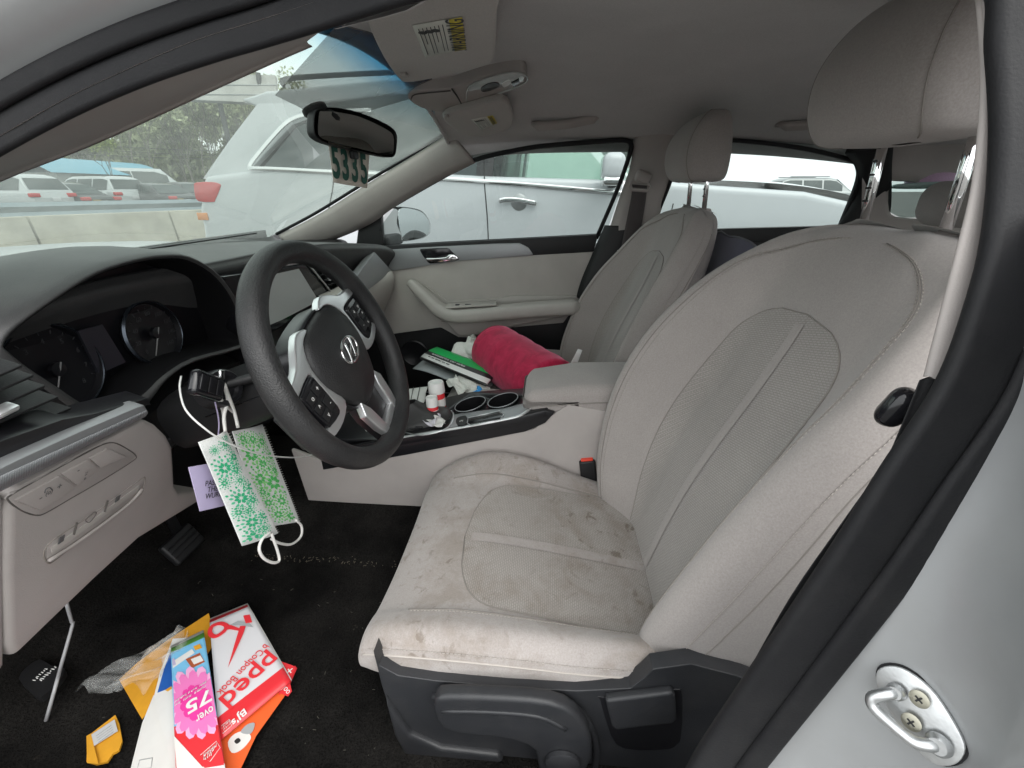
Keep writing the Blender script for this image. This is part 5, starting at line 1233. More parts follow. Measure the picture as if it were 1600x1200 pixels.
# receipts by the gear lever
rc = T('printed_form', 'white printed form with dark lines lying beyond the gear lever', 'paper', ct(645, 612, .02))
P4 = (ct(600, 640, .012), ct(662, 632, .012), ct(668, 604, .02), ct(606, 610, .02)); sheet('form_sheet', P4, m_pap, rc, 6, 6, crump(1, .0015))
for u in (.66, .82): sweep('form_line', [P4[0]*(1-u)+P4[1]*u+V(0, 0, .003), P4[3]*(1-u)+P4[2]*u+V(0, 0, .003)], circ(.0011, 5), m_ink, rc)
# bottles
def bottle(label, px, py, r, hcap, hbody, name='pill_bottle'):
    base = ct(px, py, .004); g = T(name, label, 'bottle', base); u = V(.03, .05, 1)
    lathe('body', [(r*.9, 0), (r*.98, .002), (r, .006), (r, hbody-.004), (r*.95, hbody)], base, u, m_rp, g, 28)
    lathe('label_band', [(r*1.012, hbody*.25), (r*1.012, hbody*.7)], base, u, m_pap, g, 28, caps=False)
    lathe('cap', [(r*1.08, hbody), (r*1.10, hbody+.003), (r*1.06, hbody+hcap-.003), (r*.98, hbody+hcap), (r*.78, hbody+hcap), (r*.74, hbody+hcap-.003), (0, hbody+hcap-.003)], base, u, m_wht, g, 32)
bottle('larger red bottle with a white screw cap behind the gear lever', 686, 640, .020, .030, .052)
bottle('small red bottle with white cap in front of the larger bottle', 678, 652, .0145, .026, .034)
wb = T('candy_wrapper', 'crumpled clear and white wrappers round the bottles by the gear lever', 'wrapper', ct(660, 645, .0))
sheet('wrapper_foil', (ct(640, 652, .012), ct(680, 664, .014), ct(690, 645, .014), ct(650, 632, .012)), M('foil_wrap', (.62, .60, .66), .25, var=.2, vs=60), wb, 18, 18, crump(5, .004))
sheet('wrapper_strip', (ct(660, 655, .016), ct(692, 668, .012), ct(696, 656, .012), ct(668, 642, .02)), m_pap, wb, 14, 14, crump(6, .003))
cp = T('red_white_wrapper', 'red and white wrapper under the steering wheel rim on the console', 'wrapper', A(590, 675, x=-.02))
sheet('wrapper', (A(568, 672, x=-.06), A(598, 690, x=-.08), A(600, 668, x=-.02), A(574, 660, x=0)), m_pap, cp, 12, 12, crump(2, .003)); sheet('red_part', (A(584, 678, x=-.062), A(602, 684, x=-.065), A(602, 670, x=-.03), A(588, 666, x=-.02)), m_rp, cp, 8, 8, crump(3, .003))
rbox('bin', (.14, .22, .02), (-.03, .56, .515), m_blk2, con, .005)
# ---- organiser hung behind the passenger seat
po = T('seat_back_organizer', 'navy fabric organizer hung behind the front passenger seat by black straps', 'organizer', (.38, -.35, .5))
bpl = (V(0, math.cos(BS), math.sin(BS)), V(.375, -.085, .42)+V(0, math.cos(BS), math.sin(BS))*-.125)
Q = [A(p[0], p[1], pl=bpl) for p in ((1104, 378), (1140, 370), (1168, 376), (1180, 388), (1178, 415), (1160, 445), (1118, 482), (1060, 520), (1030, 545), (1010, 520))]
m_navy = fabric('navy_denim', (.085, .085, .13), weave=500)
prism('panel', cr(Q, 3, True), .012, m_navy, po, .003, dirn=(0, -1, -.3))
sweep('binding', cr(Q, 4, True), circ(.003, 6), M('grey_binding', (.14, .14, .16), .8), po, closed=True)
for px in (1084, 1100): rbox('strap', (.03, .02, .055), A(px, 342, x=.32 if px > 1090 else .42)+V(0, -.004, 0), m_blk, po, .006, 3, rot=(R(-20), 0, R(10)))
# ---- key, tag, masks, cable
kf = T('key_fob', 'black remote key with chrome tip plugged into the ignition', 'car key', KEY)
kc = A(323, 603, y=.55); ka = nrm(KEY-kc)
kx = nrm(A(345, 612, y=.55)-A(300, 596, y=.55)); kn_ = V(0, -1, .1); kn_ = nrm(kn_-kx*(kn_@kx)); kz = np.cross(kx, kn_)
fobm = rbox('fob_case', (.056, .016, .036), kc, m_gloss, kf, .007, 4, axes=(kx, kn_, kz))
for q in (-1, 0, 1):
    b = rbox('fob_button', (.013, .002, .022), kc+kx*q*.0155+kn_*.0085, m_blk2, fobm, .001, 2, axes=(kx, kn_, kz))
text('fob_mark', 'o', m_wht, fobm, kc+kx*.0+kn_*.0098, kx, kz, .010, .0001); text('fob_mark', '^', m_wht, fobm, kc+kx*.0155+kn_*.0098, kx, kz, .010, .0001)
sweep('blade', [kc+kx*.02, KEY+V(0, -.002, 0)], rrect(.003, .010, .001), m_chr, kf)
rbox('chrome_loop', (.010, .006, .016), A(346, 586, y=.56), m_chr, kf, .003, 3, rot=(0, R(20), 0))
def leafs(P, uc, vc, R0, W_, H_, mats, parent, rng, name='printed_flower'):
    """printed flower on the cloth: rings of leaf shapes, P(u, v) gives the cloth point; petals that would leave the cloth are dropped"""
    for ring, (r0, ln, wd, cnt, mi) in enumerate(((.10, .40, .115, 8, 0), (.48, .30, .10, 12, 1), (.80, .22, .085, 13, 0))):
        v, f = [], []
        for q in range(cnt):
            a = 2*math.pi*(q+.5*ring)/cnt+rng.rand()*.2; d = (math.cos(a), math.sin(a)); p = (-d[1], d[0]); o = len(v); pts = []
            for s, t in ((0, 0), (.3, .8), (.6, 1), (1, 0), (.6, -1), (.3, -.8)):
                pts.append((uc+(d[0]*(r0+ln*s)+p[0]*wd*t)*R0/W_, vc+(d[1]*(r0+ln*s)+p[1]*wd*t)*R0/H_))
            if all(.015 < x < .90 and .015 < y < .985 for x, y in pts):
                v += [P(*q_) for q_ in pts]; f.append(tuple(range(o, o+6)))
        if f: mesh(name, v, f, mats[mi], parent, smooth=False)
m_mask = fabric('mask_cloth', (.80, .82, .80), weave=900, sheen=.1)
m_g1 = [paper('print_jade', (.04, .50, .24), .8), paper('print_mint', (.12, .62, .36), .8)]
m_g2 = [paper('print_leaf_green', (.10, .56, .14), .8), paper('print_lime', (.30, .74, .26), .8)]
def mask(label, quad, y, seed, mats, flowers, loops):
    g = T('face_mask', label, 'face mask', A(*quad[0], y=y), 'face masks hanging from the key')
    c4 = [A(*p, y=y) for p in quad]; TLm, TRm, BRm, BLm = c4
    fn = lambda u, v: V(0, -.004*math.sin(math.pi*u)-.0007*math.sin(9*u+2*v), 0)
    sheet('mask_cloth', (BLm, BRm, TRm, TLm), m_mask, g, 40, 10, fn, .0012)
    ux = nrm(TRm-TLm); uy = nrm(TLm-BLm); W_ = np.linalg.norm(TRm-TLm); rng = np.random.RandomState(seed)
    H_ = np.linalg.norm(TLm-BLm); PP = lambda u, v: BLm*(1-u)*(1-v)+BRm*u*(1-v)+TRm*u*v+TLm*(1-u)*v+V(0, -.004*math.sin(math.pi*u)-.0007*math.sin(9*u+2*v)-.0012, 0)
    for (u, v, s) in flowers: leafs(PP, u, v, W_*s*.98, W_, H_, mats, g, rng)
    # stitched edge band
    st_l = []
    for q in np.linspace(.02, .98, 44):
        for u0, u1 in ((.90, .985),):
            st_l.append([BLm*(1-u0)*(1-q)+BRm*u0*(1-q)+TRm*u0*q+TLm*(1-u0)*q+V(0, -.0058, 0), BLm*(1-u1)*(1-q)+BRm*u1*(1-q)+TRm*u1*q+TLm*(1-u1)*q+V(0, -.0052, 0)])
    v, f = tubes_vf(st_l, .0004, 4); mesh('edge_crimp', v, f, m_pap, g)
    for lp_ in loops: tube('ear_loop', [A(p[0], p[1], y=(y if len(p) < 3 else p[2])-.006) for p in lp_], .0026, m_pap, g, 8)
    return g
mask('green flowered face mask with ear loop down, in front of its twin', [(309, 691), (354, 672), (434, 833), (378, 853)], .575, 1, m_g1,
     [(.30, .90, .16), (.85, .97, .12), (.35, .74, .40), (.75, .80, .26), (.62, .70, .22), (.42, .45, .42), (.82, .52, .26), (.70, .40, .24), (.42, .20, .40), (.80, .22, .26), (.28, .06, .36), (.68, .10, .20), (.18, .62, .22), (.60, .60, .2), (.66, .92, .22), (.5, .32, .2), (.2, .33, .24), (.55, .02, .2)],
     [[(422, 832), (410, 842), (405, 858), (412, 872), (426, 879), (436, 876), (434, 862), (427, 842), (424, 834)], [(350, 600, .552), (356, 625), (350, 650), (352, 674)], [(350, 600, .552), (365, 640), (372, 668)]])
mask('green flowered face mask hanging behind and to the right of the first mask', [(362, 674), (410, 663), (468, 815), (408, 824)], .60, 2, m_g2,
     [(.20, .92, .2), (.45, .90, .2), (.28, .76, .36), (.82, .72, .22), (.30, .52, .30), (.62, .46, .42), (.30, .26, .24), (.66, .26, .28), (.78, .08, .26), (.5, .66, .24), (.78, .58, .2), (.25, .38, .2), (.45, .12, .26), (.7, .86, .22)],
     [[(462, 812), (471, 822), (470, 838), (456, 850), (438, 849), (424, 842)], [(334, 612, .555), (360, 640), (390, 664)], [(334, 612, .555), (348, 640), (352, 674)]])
pc = T('purple_card', 'pale purple key card with printed words behind the face masks', 'card', A(310, 740, y=.595))
PQ = [A(p[0], p[1], y=.597) for p in ((313, 799), (352, 790), (340, 722), (295, 730))]
m_lil = paper('lilac_card', (.50, .44, .64), .4)
prism('card', PQ, .0015, m_lil, pc, .0003, dirn=(0, 1, 0))
cu, cv_ = nrm(PQ[1]-PQ[0]), nrm(PQ[3]-PQ[0])
for q, s_ in enumerate(('PASS', 'THE', 'WURU')): text('printed_word', s_, m_ink, pc, PQ[3]*.45+PQ[0]*.55+cu*.033+V(0, -.001, 0)-cv_*(q-1)*.011, cu, cv_, .012, .0001)
tube('card_string', [A(333, 615, y=.555), A(342, 660, y=.575), A(338, 700, y=.592), A(334, 724, y=.594)], .0010, m_lil, pc, 6)
cb = tag(tube('charging_cable', [A(p[0], p[1], y=p[2]) for p in ((283, 588, .64), (281, 608, .62), (290, 640, .59), (318, 668, .565), (352, 690, .557), (400, 708, .558), (440, 714, .565), (470, 714, .585), (500, 708, .62))], .0014, m_wht, None, 8), 'thin white charging cable drooping across the face masks', 'cable')
# ---- trash on the driver floor
FZ = .276
fp = lambda px, py, h=0.: A(px, py, z=FZ+h)
def flat(name, pts, h, m, parent, th=.0006, sm=0):
    P = [fp(p[0], p[1], h) for p in pts]
    if sm: P = cr(P, sm, True)
    o = prism(name, P, th, m, parent, 0, dirn=(0, 0, -1)); return o
ye = T('yellow_mailer', 'yellow paper mailer sticking out under the coupon pages on the floor', 'envelope', fp(240, 1070)); flat('mailer', [(186, 1062), (215, 1035), (262, 1000), (326, 958), (338, 1000), (300, 1060), (240, 1100), (222, 1124), (205, 1095)], .006, m_yel, ye)
def clear_mat():
    m = bpy.data.materials.new('clear_plastic_film'); m.use_nodes = True; t = m.node_tree; b_ = t.nodes['Principled BSDF']
    b_.inputs['Base Color'].default_value = (.8, .82, .8, 1); b_.inputs['Roughness'].default_value = .12; b_.inputs['Alpha'].default_value = .15; b_.inputs['Specular IOR Level'].default_value = 1.; return m
pbag = tag(sheet('plastic_bag', (fp(118, 1082, .01), fp(226, 1076, .03), fp(300, 1002, .035), fp(284, 978, .03)), clear_mat(), None, 30, 20, lambda u, v: V(.006*math.sin(17*u+3*v), .006*math.sin(13*v), .010*math.sin(11*u+6*v)+.006*math.sin(25*u-14*v)), 0), 'crumpled clear plastic bag spread over the yellow mailer', 'plastic bag')
en = T('white_envelope', 'plain white envelope at the lower edge of the paper pile', 'envelope', fp(240, 1150)); flat('envelope', [(198, 1225), (222, 1130), (240, 1086), (262, 1108), (280, 1225)], .010, m_pap, en); sweep('stamp_box', [fp(p[0], p[1], .0108) for p in ((218, 1188), (238, 1184), (236, 1200), (214, 1203))], circ(.0006, 5), m_greyp, en, closed=True)
bm_ = T('blue_mailer', 'white letter with a blue corner beside the pink flower page', 'letter', fp(255, 1060)); flat('letter', [(240, 1090), (250, 1050), (270, 998), (296, 996), (290, 1225), (276, 1225)], .016, m_pap, bm_); flat('blue_corner', [(246, 1082), (256, 1046), (270, 1008), (272, 1012), (270, 1072), (262, 1076)], .0172, m_bl, bm_); flat('yellow_arc', [(258, 1078), (268, 1072), (268, 1076), (262, 1080)], .0176, m_yel, bm_)
dg = T('orange_leaflet', 'orange and red leaflet with a dog photo under the coupon book', 'leaflet', fp(400, 1130)); flat('leaflet', [(340, 1225), (345, 1150), (430, 1060), (458, 1046), (450, 1080), (400, 1150), (365, 1225)], .012, m_org, dg); flat('leaflet_red', [(440, 1052), (461, 1040), (464, 1044), (452, 1072), (436, 1086)], .0136, m_rp, dg)
flat('dog_face', [(356, 1160), (366, 1147), (382, 1142), (392, 1150), (388, 1160), (376, 1172), (362, 1176)], .0138, m_pap, dg, sm=3); flat('dog_ear', [(376, 1144), (386, 1132), (398, 1130), (392, 1146)], .0142, m_greyp, dg, sm=3); flat('dog_nose', [(366, 1158), (372, 1153), (376, 1157), (370, 1162)], .0146, m_ink, dg, sm=3)
rc2 = T('red_coupon', 'small red folded coupon corner with white letters beyond the coupon book', 'coupon', fp(450, 1060)); flat('coupon', [(430, 1030), (458, 1040), (462, 1044), (452, 1062), (456, 1080), (450, 1088), (430, 1080)], .018, m_rp, rc2)
fu = nrm(fp(345, 1150)-fp(450, 1062)); fv = nrm(fp(345, 1150)-fp(330, 970))
fdown = nrm(V(*np.cross(V(0, 0, 1), fu)))
text('white_letters', '+', m_wht, rc2, fp(452, 1048, .0186), fu, fdown, .025, .0001); text('white_letters', 'ook', m_wht, rc2, fp(446, 1078, .0186), -fdown, fu, .014, .0001)
cpn = T('coupon_book', 'white and red coupon book page with scissors print on the driver floor', 'coupon book', fp(390, 1050))
CQ = [fp(343, 1158, .024), fp(455, 1064, .024), fp(386, 944, .03), fp(327, 968, .03)]
CPm = band_material('coupon_print', [(0, (.72, .035, .045)), (.155, (.66, .66, .68)), (.965, (.72, .035, .045))])
def cfn(u, v): return V(0, 0, -.006*max(0, v-.9)*10*.3)
sheet('page', CQ, CPm, cpn, 12, 14, cfn, .0012); sheet('page', [q+V(0, 0, -.004)+V(.004, .002, 0) for q in CQ], m_pap, cpn, 6, 6, None, .004)
cq = lambda px, py, h=.0: A(px, py, pl=(np.cross(CQ[1]-CQ[0], CQ[3]-CQ[0]), CQ[0]+V(0, 0, .003+h)))
tu = nrm(cq(352, 1112)-cq(440, 1036)); tn = nrm(np.cross(CQ[1]-CQ[0], CQ[3]-CQ[0])); tn = tn if tn[2] > 0 else -tn; tv = np.cross(tn, tu)
textfit('lettering', 'pped', m_rp, cpn, cq(428, 1024), cq(347, 1098), np.linalg.norm(cq(395, 1075)-cq(380, 1046)), tv, .012)
textfit('lettering', 'b Coupon Book', m_rp, cpn, cq(416, 1008), cq(341, 1084), np.linalg.norm(cq(380, 1047)-cq(373, 1036)), tv)
textfit('lettering', "BJ's", m_wht, cpn, cq(384, 1109), cq(362, 1131), np.linalg.norm(cq(380, 1121)-cq(374, 1110)), tv, .02, .2)
for k_ in range(2): scribble('small_print', cq(360, 1128+5*k_-2), cq(348, 1139+5*k_-2), .004, m_wht, cpn, tv, k_)
sweep('label_frame', [cq(p[0], p[1]) for p in ((346, 1134), (358, 1124), (362, 1134), (348, 1146))], circ(.0005, 4), m_wht, cpn, closed=True)
def cflat(name, pts, h, m, sm=0):
    P = [cq(p[0], p[1], h) for p in pts]; P = cr(P, sm, True) if sm else P
    return prism(name, P, .0004, m, cpn, 0, dirn=(0, 0, -1))
sweep('scissor_handle', cr([cq(p[0], p[1], .0005) for p in ((328, 986), (332, 978), (344, 974), (354, 978), (350, 986), (338, 994), (330, 992))], 4, True), rrect(.0008, .008, .0003), m_rp, cpn, closed=True, up=(0, 0, 1))
cflat('scissor_arm', [(350, 975), (362, 977), (378, 983), (376, 986), (360, 983), (350, 984)], .0006, m_rp); cflat('scissor_blade', [(360, 976), (372, 970), (388, 972), (396, 980), (378, 977)], .0008, m_greyp); cflat('scissor_blade', [(375, 978), (384, 978), (380, 990), (356, 1043), (366, 1008)], .001, m_rp); cflat('scissor_handle_far', [(380, 962), (390, 960), (394, 972), (384, 974)], .001, m_rp)
br_ = T('flower_brochure', 'folded brochure with a big pink daisy and the number 75 on the driver floor', 'brochure', fp(305, 1100))
BQ = [fp(276, 1222, .034), fp(354, 1212, .034), fp(318, 985, .036), fp(267, 1010, .036)]
BPm = band_material('brochure_print', [(0, (.66, .68, .70)), (.06, (.72, .035, .045)), (.34, (.20, .52, .78)), (.93, (.10, .30, .05)), (.975, (.74, .73, .70))])
sheet('front', BQ, BPm, br_, 12, 12, None, .003)
bpn = np.cross(BQ[1]-BQ[0], BQ[3]-BQ[0])
bq = lambda px, py, h=0.: A(px, py, pl=(bpn, BQ[0]+V(0, 0, .002+h)))
def edge_x(py): return np.interp(py, [985, 1212], [319, 354])-1.5
rng = np.random.RandomState(5)
for ring, (cnt, ln, wd, mm, hh) in enumerate(((16, 52, 9, m_pk2, .0004), (15, 46, 8, m_pk1, .0009), (12, 26, 7, m_pk3, .0014))):
    for q in range(cnt):
        a = 2*math.pi*(q+.5*ring)/cnt+.2; d = (math.cos(a), math.sin(a)*1.12); p = (-math.sin(a), math.cos(a)); pts = []
        for s, t in ((0, 0), (.3, .55), (.7, 1), (.92, .7), (1, 0), (.92, -.7), (.7, -1), (.3, -.55)):
            X = 306+d[0]*ln*s+p[0]*wd*t; Y = 1098+d[1]*ln*s+p[1]*wd*t
            pts.append(bq(min(max(X, 269+.03*(Y-1010)), edge_x(Y)), Y, hh+.00008*q))
        v = np.array(pts); mesh('petal', v, [tuple(range(8))], mm, br_, smooth=False)
bu_ = nrm(bq(286, 1112)-bq(326, 1092)); bnn = nrm(bpn); bnn = bnn if bnn[2] > 0 else -bnn; bv_ = np.cross(bnn, bu_)
textfit('number', '75', m_wht, br_, bq(330, 1085, .003), bq(291, 1108, .003), np.linalg.norm(bq(310, 1106)-bq(305, 1088)), bv_, .02)
textfit('lettering', 'over', m_wht, br_, bq(333, 1106, .003), bq(306, 1124, .003), np.linalg.norm(bq(310, 1106)-bq(308, 1098)), bv_, .01)
for k_ in range(2): scribble('small_print', bq(322, 1066+6*k_, .003), bq(274, 1096+6*k_, .003), .005, m_wht, br_, bv_, 5+k_)
def bflat(name, pts, h, m): return prism(name, [bq(p[0], p[1], h) for p in pts], .0003, m, br_, 0, dirn=(0, 0, -1))
bflat('red_corner', [(277, 1155), (300, 1150), (340, 1140), (342, 1150), (350, 1195), (320, 1200)], .0002, m_rp)
bflat('grey_corner', [(272, 1150), (318, 1200), (318, 1214), (277, 1214)], .0003, m_pap); bflat('package_print', [(290, 1030), (312, 1020), (320, 1034), (300, 1044)], .0003, m_brn); bflat('package_print', [(298, 1030), (313, 1024), (318, 1032), (303, 1038)], .0006, m_pap); bflat('white_panel', [(269, 1034), (300, 1014), (304, 1020), (270, 1044)], .0004, m_pap); bflat('purple_panel', [(269, 1030), (272, 1028), (275, 1038), (270, 1040)], .0007, m_lil); bflat('yellow_panel', [(302, 1010), (312, 1006), (316, 1012), (305, 1016)], .0007, m_yel)
scribble('small_print', bq(339, 1164, .001), bq(318, 1181, .001), .006, m_wht, br_, bv_, 20); scribble('small_print', bq(335, 1171, .001), bq(318, 1184, .001), .006, m_wht, br_, bv_, 21); scribble('small_print', bq(331, 1178, .001), bq(318, 1187, .001), .006, m_wht, br_, bv_, 22)
sweep('label_frame', [bq(p[0], p[1], .0008) for p in ((313, 1180), (338, 1158), (344, 1168), (328, 1190))], circ(.0005, 4), m_wht, br_, closed=True)
yc = T('torn_yellow_card', 'torn yellow cardboard scrap with a pale label lying alone on the carpet', 'card', fp(160, 1160)); flat('card', [(137, 1150), (180, 1117), (186, 1130), (191, 1158), (186, 1172), (176, 1178), (168, 1190), (150, 1194), (135, 1190)], .008, m_yel, yc, .004); flat('fold', [(135, 1150), (142, 1146), (154, 1194), (136, 1192)], .013, m_yel, yc); flat('label', [(142, 1148), (179, 1124), (184, 1142), (146, 1166)], .0128, M('grey_label', (.55, .55, .55), .6), yc)
for q in range(4): sweep('label_line', [fp(150+q*1.2, 1150+q*3.4, .0136), fp(174+q*1.2, 1133+q*3.4, .0136)], circ(.0005, 4), m_greyp, yc)
pw = T('black_pouch', 'small black packet with white lettering in the dark corner of the footwell', 'packet', fp(65, 1060)); flat('packet', [(29, 1060), (42, 1042), (62, 1030), (80, 1040), (100, 1044), (96, 1058), (64, 1090), (45, 1078)], .052, m_blk, pw, .012, 2)
pu_ = nrm(fp(84, 1040)-fp(56, 1068)); pv_ = np.cross(V(0, 0, 1), pu_)
for k_, off_ in enumerate((.006, -.006)): scribble('lettering', fp(58, 1064, .053)+pv_*off_, fp(82, 1042, .053)+pv_*off_, .008, m_wht, pw, pv_, 3+k_)
wst = tag(tube('hook_rod', [fp(103, 940, .17), fp(112, 972, .11), fp(113, 977, .105), fp(96, 1038, .064), fp(88, 1068, .062), fp(72, 1126, .012)], .0028, M('grey_wire', (.36, .36, .37), .45), None, 8, 3), 'thin bent pale rod leaning by the packet near the dash end', 'rod')
# lint and crumbs on the carpet
rng = np.random.RandomState(11); segs = []
for q in range(95):
    px, py = rng.uniform(60, 600), rng.uniform(890, 1190)
    p = fp(px, py, .002)
    if p[0] > -.76 and p[0] < -.12 and not (200 < px < 470 and py > 940):
        a = rng.uniform(0, 6.3); l = rng.uniform(.001, .007); segs.append([p, p+V(math.cos(a)*l, math.sin(a)*l, .001)])
v, f = tubes_vf(segs, .00045, 4); o = mesh('carpet_lint', v, f, M('lint', (.12, .11, .09), .9), None); o['kind'] = 'stuff'; o['label'] = 'pale lint and crumbs scattered on the black carpet'; o['category'] = 'lint'
# crumbs gathered in the crease where carpet meets the tunnel
rng = np.random.RandomState(4); segs = []
for q in range(90):
    y_ = rng.uniform(.38, .80); p = V(-.285+rng.normal(0, .006), y_, .281+rng.uniform(0, .003)); a = rng.uniform(0, 6.3); l = rng.uniform(.001, .006); segs.append([p, p+V(math.cos(a)*l, math.sin(a)*l, .001)])
v, f = tubes_vf(segs, .0006, 4); o = mesh('carpet_crumbs', v, f, M('crumbs', (.16, .135, .10), .9), None); o['kind'] = 'stuff'; o['label'] = 'brown crumbs lying in the carpet crease beside the tunnel'; o['category'] = 'crumbs'
# ================================================================== outside
def asphalt():
    m = bpy.data.materials.new('asphalt'); m.use_nodes = True; t = m.node_tree; b_ = t.nodes['Principled BSDF']; co = coord(t)
    c = mixc(t, 1., ramp(t, noise(t, co, .35, 5, .6), [(.3, (.075, .073, .07)), (.7, (.13, .127, .12))]), ramp(t, noise(t, co, 140, 2), [(.3, (.7, .7, .7)), (.7, (1.25, 1.25, 1.25))]), 'MULTIPLY')
    t.links.new(c, b_.inputs['Base Color']); b_.inputs['Roughness'].default_value = .9; bump(t, b_, noise(t, co, 160, 3), .4, .004); return m
gr = mesh('ground', [(-400, -400, 0), (400, -400, 0), (400, 400, 0), (-400, 400, 0)], [(0, 1, 2, 3)], asphalt(), None, smooth=False); gr['kind'] = 'structure'
m_wpaint = M('white_car_paint', (.50, .52, .535), .2, coat=.8, var=.01); m_dark = M('grey_car_paint', (.07, .075, .08), .3, metal=.4, coat=.5, var=.02); m_bkp = M('black_car_paint', (.03, .032, .035), .3, coat=.5, var=.02)
m_silc = M('silver_grey_paint', (.34, .35, .35), .3, metal=.5, coat=.4, var=.02)
m_tl = M('tail_lamp_red', (.55, .03, .03), .2, coat=.5, var=.1, vs=30); m_tyre = M('tyre_rubber', (.02, .02, .02), .8); m_alloy = M('alloy_rim', (.5, .5, .52), .3, metal=.9)
m_priv = M('privacy_glass', (.055, .07, .07), .08, var=.15, vs=2); m_plate = M('plate_white', (.6, .6, .62), .5)
m_trimd = M('dark_cladding', (.05, .05, .052), .7)
def wheel_at(c, r, axis, parent):
    w_ = lathe('wheel', [(r*.62, -.11), (r*.95, -.115), (r, -.09), (r, .09), (r*.95, .115), (r*.62, .11)], c, axis, m_tyre, parent, 28)
    lathe('rim', [(r*.62, .10), (r*.60, .085), (r*.2, .07), (0, .08)], c, axis, m_alloy, w_, 24); lathe('rim', [(r*.62, -.10), (r*.60, -.085), (r*.2, -.07), (0, -.08)], c, axis, m_alloy, w_, 24)
# ---- the white SUV parked alongside (its tail points the way our nose does)
JX = 2.2
jp = T('white_suv', 'white SUV with chrome window trim parked alongside, tail towards the barrier', 'SUV', (JX+.95, .3, 0))
y_of = lambda px, py, x=JX: A(px, py, x=x)[1]
z_of = lambda px, py, x=JX: A(px, py, x=x)[2]
yt = y_of(303, 300)                       # tail
low = [(yt, 1.00), (yt+.02, .80), (yt+.10, .72), (yt+.10, .45), (yt-.15, .36), (-1.9, .36), (-2.18, .42), (-2.22, .80), (-2.10, 1.02), (-1.6, 1.12), (-.9, 1.165), (-.72, 1.18), (.5, 1.215), (1.2, 1.25), (2.0, 1.275), (yt-.10, 1.22)]
def prof(name, pts, x0, th, m, parent, bev): return prism(name, [V(x0, y, z) for y, z in pts], th, m, parent, bev, dirn=(1, 0, 0), seg=4)
prof('body', low, JX, 1.90, m_wpaint, jp, .05)
roof = [(yt-.60, 1.62), (yt-.42, 1.70), (yt-.62, 1.745), (1.2, 1.80), (.3, 1.80), (-.25, 1.74), (-.30, 1.70), (.3, 1.71), (1.2, 1.71)]
prof('roof', roof, JX+.13, 1.64, m_wpaint, jp, .02)
def pill(name, pts, m=m_wpaint):
    for x0 in (JX+.035, JX+1.80):
        lean = .10
        P = [V(x0+lean*max(0, (z-1.2)/.5)*(1 if x0 < JX+1 else -1), y, z) for y, z in pts]; prism(name, P, .07, m, jp, .012, dirn=(1, 0, 0))
yq = [y_of(396, 264), y_of(450, 192), y_of(480, 181)]
pill('rear_quarter', [(yt-.06, 1.2), (yt-.30, 1.45), (yt-.52, 1.66), (yt-.60, 1.75), (yq[2]-.05, 1.74), (yq[2]+.0, z_of(480, 181)+.01), (yq[1]+.03, z_of(450, 192)), (yq[0]+.05, z_of(396, 264)), (yq[0]-.6, 1.20)])
yb = y_of(757, 285)
yc_ = y_of(519, 270)
pill('door_pillar', [(yc_+.03, 1.2), (yc_-.03, 1.2), (yc_-.05, 1.75), (yc_+.0, 1.75)], m_trimd); pill('door_pillar', [(yb+.07, 1.18), (yb-.05, 1.18), (yb-.10, 1.77), (yb+.01, 1.77)], m_trimd)
yf = y_of(965, 300)
pill('front_pillar', [(yf-.32, 1.15), (yf-.42, 1.15), (-.34, 1.73), (-.22, 1.75)])
# side glass
def jglass(pts, m, both=True):
    for x0, s in ((JX+.045, 1), (JX+1.855, -1)):
        prism('side_window', [V(x0+s*.10*max(0, (z-1.2)/.5), y, z) for y, z in pts], .006, m, jp, 0, dirn=(1, 0, 0))
jglass([(yq[0]-.01, 1.25), (yq[1], z_of(450, 192)-.01), (yq[2], z_of(480, 181)-.01), (yc_+.02, 1.70), (yc_+.02, 1.22)], m_priv)
jglass([(yc_-.03, 1.21), (yc_-.04, 1.71), (yb+.02, 1.73), (yb+.06, 1.19)], m_priv)
g_j = glass('suv_front_glass', (.74, .82, .78))
jglass([(yb-.05, 1.17), (yb-.09, 1.73), (-.10, 1.70), (yf-.28, 1.15)], g_j)
prism('windshield', [V(JX+.20, yf-.42, 1.16), V(JX+1.70, yf-.42, 1.16), V(JX+1.60, -.30, 1.72), V(JX+.30, -.30, 1.72)], .006, g_j, jp, 0)
prism('rear_window', [V(JX+.25, yt-.16, 1.28), V(JX+1.65, yt-.16, 1.28), V(JX+1.55, yt-.50, 1.66), V(JX+.35, yt-.50, 1.66)], .01, m_priv, jp, 0)
for x0 in (JX+.35, JX+1.1):
    rbox('seat_back', (.45, .14, .62), (x0+.2, yb-.15, 1.28), m_silc, jp, .05, 4, rot=(R(8), 0, 0)); rbox('headrest', (.26, .09, .17), (x0+.2, yb-.12, 1.62), m_silc, jp, .03, 3)
# chrome: belt line, quarter surround, handles, roof rail
belt = [A(*p, x=JX-.004) for p in ((388, 263), (440, 264.5), (520, 269), (600, 273), (757, 283.5), (860, 292), (960, 301), (1000, 305))]
sweep('belt_chrome', cr(belt, 3), rrect(.012, .028, .004), m_chr, jp, up=(-1, 0, 0))
sweep('window_chrome', cr([A(*p, x=JX+xo) for p, xo in (((389, 262), 0.), ((396, 250), .02), ((425, 215), .05), ((450, 190), .08), ((475, 180), .09), ((512, 175), .10), ((580, 172), .10))], 4), rrect(.014, .026, .004), m_chr, jp, up=(-1, 0, 0))
gap = [[(755, 205), (757, 285), (759, 310), (762, 350), (764, 400)], [(522, 275), (519, 300), (513, 330), (505, 380)], [(1052, 318), (1040, 370)]]
for g in gap: sweep('door_gap', cr([A(*p, x=JX-.0005) for p in g], 3), circ(.004, 6), m_ink, jp)
